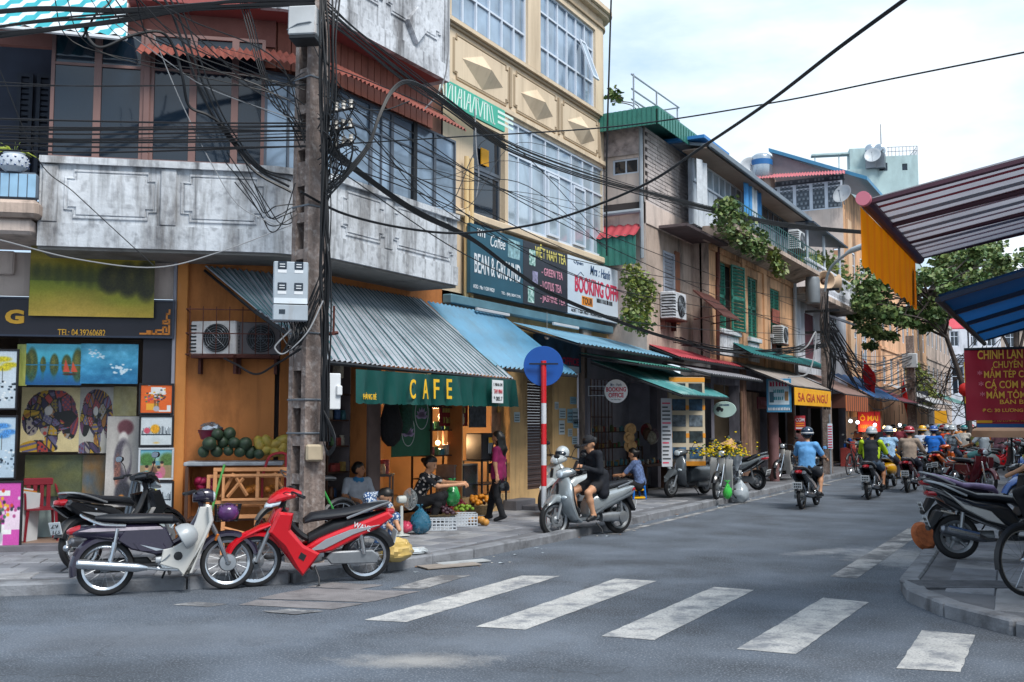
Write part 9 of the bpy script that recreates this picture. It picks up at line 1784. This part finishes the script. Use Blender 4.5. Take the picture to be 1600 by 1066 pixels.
hk=thing('wok','flat woven tray under the dark mangosteens','tray',pz(675,826,.12)+Vector((0,.16,.2)),0);mb=MB();mb.lathe([(0,0),(.3,0),(.32,.025),(.3,.02)],22);mb.build('dish',MATS['wicker'],hk);hk.name='woven_tray'
#goods inside the cafe and the souvenir shop
def rack(label,p,rz,w_,d_,zs,m=None):
 t=thing('shelf_rack',label,'shelf',p,rz);m=m or wood_d
 for sx in(1,-1):
  for sy in(1,-1):mb=MB();mb.box(sx*w_/2-.015,sx*w_/2+.015,sy*d_/2-.015,sy*d_/2+.015,0,zs[-1]);mb.build('upright',m,t)
 for z_ in zs:mb=MB();mb.box(-w_/2,w_/2,-d_/2,d_/2,z_-.02,z_);mb.build('shelf',m,t)
 return t
gc=[('a_red','94403c'),('a_gold','a5884c'),('a_teal','4a7d88'),('a_cream','b9b0a0'),('a_green','55784e'),('a_brown','6a4630'),('a_blue','44608a')]
gm=[mat('goods_'+n,c,.45,var=.3,sc=25)for n,c in gc]
jar_me=[]
for m in gm:
 b=MB();b.lathe([(0,0),(.05,0),(.055,.02),(.055,.12),(.04,.14),(.045,.17),(0,.17)],10);me=_me('jar',b);me.materials.append(m);me.polygons.foreach_set('use_smooth',[True]*len(me.polygons));jar_me.append(me)
 b=MB();b.box(-.06,.06,-.05,.05,0,.14,.006);me=_me('packet',b);me.materials.append(m);jar_me.append(me)
def stock(t,w_,d_,zs,label,group,cat='goods',s=1.0,per=None):
 M=Matrix.Translation(t.location)@Matrix.Rotation(t.rotation_euler.z,4,'Z')
 for z_ in zs:
  n=per or int(w_/.14/s)
  for k in range(n):
   if rnd.random()<.1:continue
   me=rnd.choice(jar_me);o=link(me.name.split('.')[0],me,None,M@Vector((-w_/2+(k+.5)*w_/n,-d_*.15+jt(.04),z_)),(0,0,t.rotation_euler.z+jt(.3)));s2=s*rnd.uniform(.8,1.15);o.scale=(s2,s2,s2*rnd.uniform(.8,1.3));tag(o,label,cat,group)
pr=SB.w(uB(684,-.4),-.4,.3)
k1=rack('crowded goods rack in the middle of the cafe shop front',pr,PI/2,1.0,.4,(.5,.9,1.35,1.75));stock(k1,1.0,.4,(.9,1.35,1.75),'jar or packet on the middle rack of the cafe shop front','goods on the middle cafe rack')
k2=rack('tall dark shelf at the left end of the cafe shop front',SA.w(uS(548,-.4),-.5,.12),PI/2,1.3,.35,(.5,.9,1.3,1.7,2.1));stock(k2,1.3,.35,(.5,.9,1.3,1.7),'packet on the dark shelf behind the seated man','goods on the dark shelf behind the seated man')
k3=rack('low black metal table behind the woman in magenta',SB.w(uB(758,-.1),-.1,.3),PI/2,.9,.4,(.35,.78),dark_metal);
gcs=thing('display_case','small glass fronted display case beside the oranges','display case',SB.w(uB(722,-.2),-.3,.3),PI/2);mb=MB();frect(mb,-.4,.4,0,.72,-.2,.2,.025);mb.build('frame',alu,gcs);mb=MB();mb.box(-.38,.38,-.19,-.18,.03,.69);mb.build('pane',mat('case_glass','3b4650',.08,var=0,alpha=.35),gcs);mb=MB();mb.box(-.38,.38,-.15,.15,.35,.37);mb.build('shelf',alu,gcs)
for k in range(5):fruit('orange',org_,SB.w(uB(722,-.2)-.25+k*.12,-.32,.72),'orange inside the small display case','orange','oranges in the display case')
cof=thing('coffee_machine','dark coffee machine with a yellow label on the black table','coffee machine',SB.w(uB(750,-.1),-.1,1.08),PI/2);mb=MB();mb.box(-.22,.22,-.18,.18,0,.5,.02);mb.build('body',mat('machine_black','26262a',.4,.2,var=.1),cof);mb=MB();mb.box(-.02,.17,-.2,-.18,.12,.4,.01);mb.build('front_panel',steel,cof);mb=MB();mb.box(-.02,.17,-.205,-.2,.32,.42);mb.build('yellow_label',yv,cof);mb=MB();mb.box(.0,.15,-.28,-.2,.08,.11,.005);mb.build('tray',dark_metal,cof)
gs=board('shop_poster','green poster with white flower pictures hanging in the cafe opening',SB.w(uB(646,-.25),-.25,SB.px(646,660,-.25)[1]),PI/2,1.2,1.15,.03,mat('poster_green','2c6a4f',.6,var=.15,sc=4),'poster')
for x,z_,r_ in((.25,.15,.27),(-.15,-.15,.25)):
 mb=MB();mb.tube([(x+r_*.75*math.cos(k*PI/12),-.006,z_+r_*math.sin(k*PI/12))for k in range(24)],.008,4,closed=True);mb.build('oval',lt,gs)
 for k in range(7):mb=MB();a=PI*(k+.5)/7;T=Matrix.Translation((x,-.008,z_-.08))@Matrix.Rotation(-(a-PI/2),4,'Y');mb.add([(0,0,0),(.04,0,.1),(0,0,.2),(-.04,0,.1)],[(0,1,2,3)],T);mb.build('petal',mat('petal_lilac','a99ac0',.6,var=.15),gs)
rs_=board('shop_sign','dark red sign with yellow letters inside the cafe opening',SB.w(uB(710,-.25),-.25,SB.px(710,648,-.25)[1]),PI/2,.95,.42,.03,mat('sign_dark_red','7d2026',.5,var=.1),'sign');blur(rs_,0,.09,.8,.11,9,ye);blur(rs_,0,-.1,.75,.11,8,ye)
mb=None
def poster(label,Fr_,px0,py0,px1,py1,v,m,cat='poster'):t,a,b=boardpx('wall_poster',label,Fr_,v,px0,py0,px1,py1,.01,m,cat);return t
poster('dark leafy picture hanging on the cafe wall',SB,733,634,760,668,-.2,mat('leafy_print','3c4650',.6,var=.6,sc=12));poster('brown coffee cup posters on the pale cafe panel',SB,768,634,791,690,-.2,mat('coffee_print','9a7a64',.6,var=.5,sc=6));
bb=thing('bin_bag','black net sack hanging at the left cafe pillar','bag',SB.w(uB(610,.1),.12,1.75));mb=MB();mb.loft([(0,0,.45,.04,.04,90),(0,0,.3,.12,.1,90),(0,0,.0,.2,.17,90),(0,0,-.25,.16,.13,90),(0,0,-.35,.05,.05,90)],14);mb.build('sack',mat('net_black','17171b',.8,var=.4,sc=30,bump=.5),bb)
bb=thing('bin_bag','dark green sack hanging right of the black net sack','bag',SB.w(uB(632,.05),.05,1.85));mb=MB();mb.loft([(0,0,.4,.04,.04,90),(0,0,.2,.13,.1,90),(0,0,-.1,.17,.13,90),(0,0,-.25,.05,.05,90)],14);mb.build('sack',mat('net_green','1f4a3c',.7,var=.4,sc=30,bump=.5),bb)
pc_=thing('paper_cup','large red and white patterned carton above the fan','carton',pz(600,812,.12)+Vector((0,0,.78)));mb=MB();mb.lathe([(0,0),(.08,0),(.09,.24),(0,.24)],14);mb.build('body',mat('carton_print','b5606a',.6,var=.7,sc=18),pc_)
tbl=thing('table','low table behind the fan with jars on it','table',pz(588,812,.12),YAW);mb=MB();mb.box(-.28,.28,-.25,.25,.74,.78,.01);mb.build('tabletop',mat('table_blue_grey','5f7482',.5,var=.1),tbl)
for sx in(1,-1):
 for sy in(1,-1):mb=MB();mb.tube([(sx*.25,sy*.21,.74),(sx*.25,sy*.21,0)],.016,6);mb.build('leg',steel,tbl)
for k in range(4):o=link('jar',jar_me[2*(k%7)],None,tbl.location+Matrix.Rotation(YAW,3,'Z')@Vector((-.22+k*.11,-.1+jt(.06),.78)));tag(o,'jar on the low table behind the fan','jar','jars on the low table')
chair('dark plastic chair under the man in the grey polo',pz(572,838,.12)+Vector((-.5,.45,0)),YAW+R(-60),mat('blue_grey_plastic','2f4450',.4,var=.06)).scale=(.86,.86,.86)
nm=[mat('paper_a','a9bcc4',.7,var=.1),mat('paper_b','b9c4c9',.7,var=.1),mat('paper_c','7fa4b4',.7,var=.15)]
for i,(x,y,w_,h_)in enumerate(((879,646,10,16),(878,668,9,22),(891,650,9,22),(899,650,9,24),(891,676,7,12),(900,662,8,14),(898,688,8,12),(870,634,6,12),(896,626,10,12),(808,652,9,16))):
 t,a,b=boardpx('paper_notice','pale paper notice pasted on the yellow wall' if i<9 else 'pale paper scrap on the yellow pillar beside the cafe',SB,.012,x-w_/2,y-h_/2,x+w_/2,y+h_/2,.006,nm[i%3],'notice','notices pasted on the yellow wall' if i<9 else None)
 for k in range(3):mb=MB();mb.box(-a*.38,a*.38,-.002,0,-b*.35+k*b*.25,-b*.35+k*b*.25+b*.1);mb.build('printed_line',mat('notice_ink','5a6a74',.7,var=.2),t)
pb_,a,b=boardpx('signboard','dark blue picture board with red letters above the yellow wall',SB,.15,836,521,908,583,.05,mat('board_dusk','2f4a60',.5,var=.5,sc=3));text('OFFICE',crim,pb_,(a*.25,-.006,-b*.18),(PI/2,0,0),a*.38,b*.22,bold=.02);mb=MB();mb.box(-a*.0,a*.45,-.004,0,-b*.5,-b*.32);mb.build('white_field',white_p,pb_)
lb=thing('hanging_lamp','unlit bare bulb hanging on a wire under the signboard ledge','lamp',SB.w(uB(855,.6),.6,SB.px(855,527,.6)[1]));mb=MB();mb.ball((0,0,0),.05,10,6);mb.build('bulb',white_pt,lb);mb=MB();mb.tube([(0,0,.04),(0,0,.5)],.005,4);mb.build('cord',cable_w,lb)
for j,z_ in enumerate((.62,1.05,1.42)):
 sv=rack(['lowest souvenir shelf set with small wares','middle souvenir shelf set with small wares','top souvenir shelf set with small wares'][j],S3.w(.3,-1.15+.1*(2-j),.14),PI/2,3.2,.3,(z_,));stock(sv,3.2,.3,(z_,),'small souvenir on the shelves behind the scooter','souvenirs on the shop shelves','souvenir',.75,22)
mb=MB();gr_=thing('iron_grille','rusty iron grille standing in the souvenir shop','grille',S3.w(-.7,-.85,.2),PI/2)
for k in range(7):mb=MB();mb.tube([(-.6+k*.2,0,0),(-.6+k*.2,0,2.6)],.012,5);mb.build('bar',rust,gr_)
for k in range(4):mb=MB();mb.tube([(-.6,0,.5+k*.6),(.6,0,.5+k*.6)],.012,5);mb.build('crossbar',rust,gr_)
st_w=mat('straw','b08a5c',.8,var=.25,sc=14)
for i,(px,py,r_)in enumerate(((985,671,.14),(983,684,.13),(985,697,.15))):
 p=on(S3,px,py,-.15);t=tag(link('hat_tmp',None if 0 else(lambda b:(b.lathe([(0,.05),(r_*.5,.05),(r_*.55,0),(r_,0),(r_*.98,-.008),(0,.03)],18,Matrix.Rotation(R(90),4,'X')@Matrix.Identity(4)),_me('straw_hat',b))[1])(MB()),None,p,(0,0,PI/2-R(50))),['uppermost woven disc hanging at the souvenir shop','middle woven disc hanging at the souvenir shop','lowest woven disc hanging at the souvenir shop'][i],'woven disc');t.name='woven_disc';t.data.materials.append(st_w)
bd_=thing('bag_bundle','bundle of patterned bags hanging from the souvenir shop post','bags',on(S3,1014,675,-.3));
for k in range(6):mb=MB();mb.ball((jt(.14),jt(.14),jt(.25)),(.12,.12,.16),10,7);mb.build('bag',mat('bag_print_%d'%k,['8f7a6a','a3a09a','5c4434','7d2f34','9a9484','6d5a64'][k],.8,var=.5,sc=15),bd_)
wb_=thing('price_board','tall white board covered in small print beside the oval sign','board',on(S4,1042,690,.3),PI/2-R(50));mb=MB();mb.box(-.12,.12,0,.03,-.55,.95);mb.build('panel',mat('print_white','b3b7be',.6,var=.08),wb_)
for k in range(16):mb=MB();mb.box(-.1,.1-rnd.uniform(0,.08),-.003,0,-.48+k*.087,-.45+k*.087);mb.build('printed_line',ink if k%5 else crim,wb_)
for i,(px,py)in enumerate(((1073,690),)):
 yb2=thing('photo_board','yellow framed board of small photographs before the wooden shop front','board',on(S4,1075,728,.5),PI/2-R(50));mb=MB();mb.box(-.42,.42,0,.05,0,2.0);mb.build('panel',mat('panel_cream2','b3a894',.6,var=.06),yb2)
 for k in range(4):mb=MB();mb.box(-.425,.425,-.006,0,.0+k*.63,.1+k*.63);mb.build('yellow_strip',mat('strip_orange','d08a2c',.5,var=.05),yb2)
 for r_ in range(5):
  for c_ in range(2):mb=MB();mb.box(-.36+c_*.4,-.04+c_*.4,-.01,0,.16+r_*.36,.42+r_*.36);mb.build('photo',mat('photo_%d'%(r_%3),['33506a','2a3438','55606a'][r_%3],.4,var=.7,sc=9),yb2)
pl_=thing('plank_wall','weathered plank partition beside the photo board','partition',S4.w(3.4,.05,.14),PI/2)
for k in range(9):mb=MB();mb.box(-.9+k*.2,-.9+k*.2+.19,-.02+jt(.008),.02,0,2.5,.004);mb.build('plank',mat('plank_%d'%(k%3),['7d6250','8a7261','6b5446'][k%3],.8,var=.25,sc=5),pl_,flat=True)
cl=thing('column','rounded reddish column on the left pavement','column',S4.w(4.0,.55,.1));mb=MB();mb.tube([(0,0,0),(0,0,2.8)],.14,12);mb.build('shaft',mat('column_plum','6d4f50',.8,var=.2,sc=3),cl)
rd=board('shop_sign','dark maroon fascia over the entrance behind the man in magenta',S4.w(5.0,.1,2.35),PI/2,1.9,.35,.05,mat('fascia_maroon','6d1f34',.5,var=.1),'sign');blur(rd,0,0,1.3,.14,10,pk)
sl=thing('plastic_stool','blue and yellow plastic stool under the woman in the floral shirt','stool',pz(992,780,.12)+Vector((0,.1,0)),YAW+R(20));bl2=mat('stool_blue','1766b8',.35,var=.05);yl2=mat('stool_yellow','d9a514',.35,var=.05)
mb=MB();mb.box(-.15,.15,-.15,.15,.25,.29,.01);mb.build('seat',bl2,sl)
for sx in(1,-1):
 for sy in(1,-1):mb=MB();mb.tube([(sx*.125,sy*.125,.25),(sx*.15,sy*.15,0)],[.03,.022],6);mb.build('leg',bl2,sl)
for z_ in(.03,.2):mb=MB();q_=.148-.02*(z_>.1);mb.tube([(-q_,-q_,z_),(q_,-q_,z_),(q_,q_,z_),(-q_,q_,z_)],.022,6,closed=True);mb.build('brace',yl2,sl)
fp_=b_flow.location+Vector((0,0,.0));fw=thing('flower_load','heap of yellow flowers wrapped in paper on the motorbike at the kerb','flowers',fp_+Vector((.05,-.1,.92)));yf=mat('flower_yellow','d0b414',.6,var=.2,sc=20);lfm=mat('flower_leaf','4a6a2a',.6,var=.2)
mb=MB()
for k in range(420):
 x,y,z_=rnd.gauss(0,.26),rnd.gauss(0,.22),abs(rnd.gauss(0,.13));s_=rnd.uniform(.018,.035);mb.k=0 if rnd.random()<.8 else 1;mb.ball((x,y,z_),(s_,s_,s_*.6),5,3)
mb.k=0;stuff(mb.build('flower_heads',[yf,lfm],fw))
for k in range(4):mb=MB();mb.lathe([(.02,-.3),(.16,.05),(.17,.06),(.02,-.28)],10,Matrix.Translation((-.25+k*.17,jt(.1),-.02))@Matrix.Rotation(jt(.5),4,'X'));mb.build('paper_wrap',mat('wrap_grey','a9b0b8',.7,var=.15),fw)
ch=thing('conical_hat','tan conical straw hat lying on the yellow flowers','hat',fp_+Vector((.1,.1,1.12)),R(30));mb=MB();mb.lathe([(0,.2),(.22,0),(.225,-.005),(0,.18)],24,Matrix.Rotation(R(18),4,'Y'));mb.build('cone',st_w,ch)
bag('clear grey bag hanging from the flower motorbike',PD(1157,786,22.7),(.2,.17,.26),film('clear_bag','a3adb5',.85));bag('green bag hanging in front of the flower motorbike',PD(1137,780,21.8),(.1,.1,.18),film('lime_bag','3fb04a',.9))
bag('bright green bag held by the person in the pink top',PZ(1208,744,.12)+Vector((.2,-.35,.45)),(.16,.14,.24),film('lime_bag','3fb04a',.9));bag('pale green bag next to the bright green one',PZ(1203,744,.12)+Vector((-.05,-.3,.5)),(.14,.12,.22),film('pale_green_bag','7fae8a',.85))
tr_=thing('woven_tray','round orange straw tray leaning under the tail of the right scooter','tray',pz(1446,858,.12),YAW+R(20));mb=MB();T=Matrix.Translation((0,0,.16))@Matrix.Rotation(R(25),4,'X');mb.lathe([(0,.02),(.15,.018),(.185,-.015),(.195,-.03),(.17,-.01),(.0,.0)],28,Matrix.Translation((0,0,.175))@Matrix.Rotation(R(68),4,'X'));mb.build('dish',mat('orange_straw','9a5530',.85,var=.35,sc=14,bump=.6,bsc=60),tr_)
cbm=mat('cardboard','8d857e',.9,var=.15,sc=6)
for i,(px,py,w_,d_,rz,l_,m)in enumerate(((702,884,.75,.3,.55,'flattened cardboard sheet lying in the gutter',cbm),(724,879,.7,.2,.6,'pale board lying in the gutter beside the cardboard',mat('pale_board2','a4a8aa',.8,var=.15)),(1270,758,.9,.5,.5,'flattened cardboard at the far kerb',cbm))):
 t=tag((lambda b:b.build('cardboard',m,None,pz(px,py,.012),(0,0,rz+YAW)))(MB().box(-w_/2,w_/2,-d_/2,d_/2,0,.012)),l_,'cardboard')
lit=[mat('litter_%d'%i,c,.8,var=.2)for i,c in enumerate(('b9b4ac','8a6a50','a9b4bd'))]
lm_=[]
for m in lit:b=MB();b.add([(-.03,-.02,.004),(.03,-.025,.012),(.025,.02,.003),(-.028,.024,.01)],[(0,1,2,3)]);me=_me('litter_scrap',b);me.materials.append(m);lm_.append(me)
for k in range(80):
 a=rnd.random();px,py=(rnd.uniform(380,780),0)if a<.5 else(rnd.uniform(800,1300),0);y=rnd.uniform(8.8,30);x=-6.75+rnd.uniform(-.15,.35)if y>11 else-7.6+rnd.uniform(0,.7);o=link('litter_scrap',lm_[k%3],None,(x,y,.004),(0,0,rnd.uniform(0,6)));s_=rnd.uniform(.4,1.3);o.scale=(s_,s_,s_);tag(o,'scrap of litter lying in the left gutter','litter','litter in the left gutter')
for k in range(26):
 u=rnd.uniform(-1.5,2.9);i=k%7;o=link('souvenir_bag',jar_me[1+2*i],None,SB.w(u,-.15-rnd.random()*.8,rnd.uniform(1.7,2.6)));o.scale=(1.2,.8,rnd.uniform(1.2,2));tag(o,'packet hanging under the ceiling of the cafe shop front','packet','packets hanging in the cafe shop front');o.name='hanging_packet'
for k in range(16):o=link('hanging_packet',jar_me[1+2*(k%7)],None,SA.w(rnd.uniform(.35,1.85),-.1-rnd.random()*.5,rnd.uniform(1.9,2.9)));o.scale=(1.3,.8,rnd.uniform(1.2,2.2));tag(o,'packet hanging in the dark shop left of the cafe','packet','packets hanging in the dark shop')
t=thing('counter','low dark counter with small wares before the souvenir shelves','counter',S3.w(1.3,-.35,.14),PI/2);mb=MB();mb.box(-1.1,1.1,-.25,.25,.6,.66,.01);mb.build('top',wood_d,t)
for sx in(1,-1):mb=MB();mb.box(sx*1.0-.04,sx*1.0+.04,-.2,.2,0,.6);mb.build('leg',wood_d,t)
stock(t,2.2,.4,(.66,),'small ware on the low counter of the souvenir shop','wares on the low souvenir counter','souvenir',.6,20)
for i,(px,py,c,l_)in enumerate(((1096,285,'b9bfc6','white laundry hanging at the end of the boarded top floor'),(1168,305,'3f86c0','blue shirt hanging on the boarded top floor balcony'),(1176,308,'a9b4bd','pale shirt hanging beside the blue one'),(1183,312,'1f5a8a','dark blue trousers hanging at the end of the washing'))):
 p=on(S4,px,py,.3);t=thing('laundry',l_,'laundry',p,PI/2);mb=MB();n=8;vs=[]
 for a in range(n+1):
  for b in range(5):vs.append((-.35+.7*a/n,.04*math.sin(a*1.3),.55-1.1*b/4))
 mb.add(vs,[(5*a+b,5*a+5+b,5*a+6+b,5*a+1+b)for a in range(n)for b in range(4)]);mb.build('cloth',cloth('laundry_%d'%i,c),t)
for k in range(16):
 y=41+k*1.4;t=thing('stall_table','stall table crowded with goods in the far left shops','stall',(-7.75+.02*k,y,.1),PI/2,'stall tables in the far left shops');mb=MB();mb.box(-.6,.6,-.3,.3,.0,.7,.01);mb.build('counter',gm[(k*3)%7],t)
 for j in range(6):o=link('packet',jar_me[1+2*((k+j)%7)],t,(-.5+j*.2,jt(.15),.7),(0,0,jt(1)));s_=rnd.uniform(1,1.8);o.scale=(s_,s_,s_)
for k in range(7,14):
 y=30+k*3.2;t=thing('parked_goods','small awning stall on the far right pavement','stall',(-2.2-.02*k*1.6,y,.1),-PI/2,'stalls on the far right pavement');t.name='market_stall';mb=MB();mb.box(-.7,.7,-.3,.3,0,.75,.01);mb.build('counter',gm[(k*2+1)%7],t);mb=MB();mb.prism([(-.7,2.15),(.5,2.5),(.5,2.54),(-.7,2.19)],-.9,.9,0,None,'x');mb.build('canopy',[MATS['beige_canvas'],pale_blue,MATS['awning_dark_red'],grey_sh][k%4],t)
 for sx in(1,-1):mb=MB();mb.tube([(sx*.8,-.6,0),(sx*.8,-.6,2.18)],.02,5);mb.build('post',steel,t)
finish_texts()
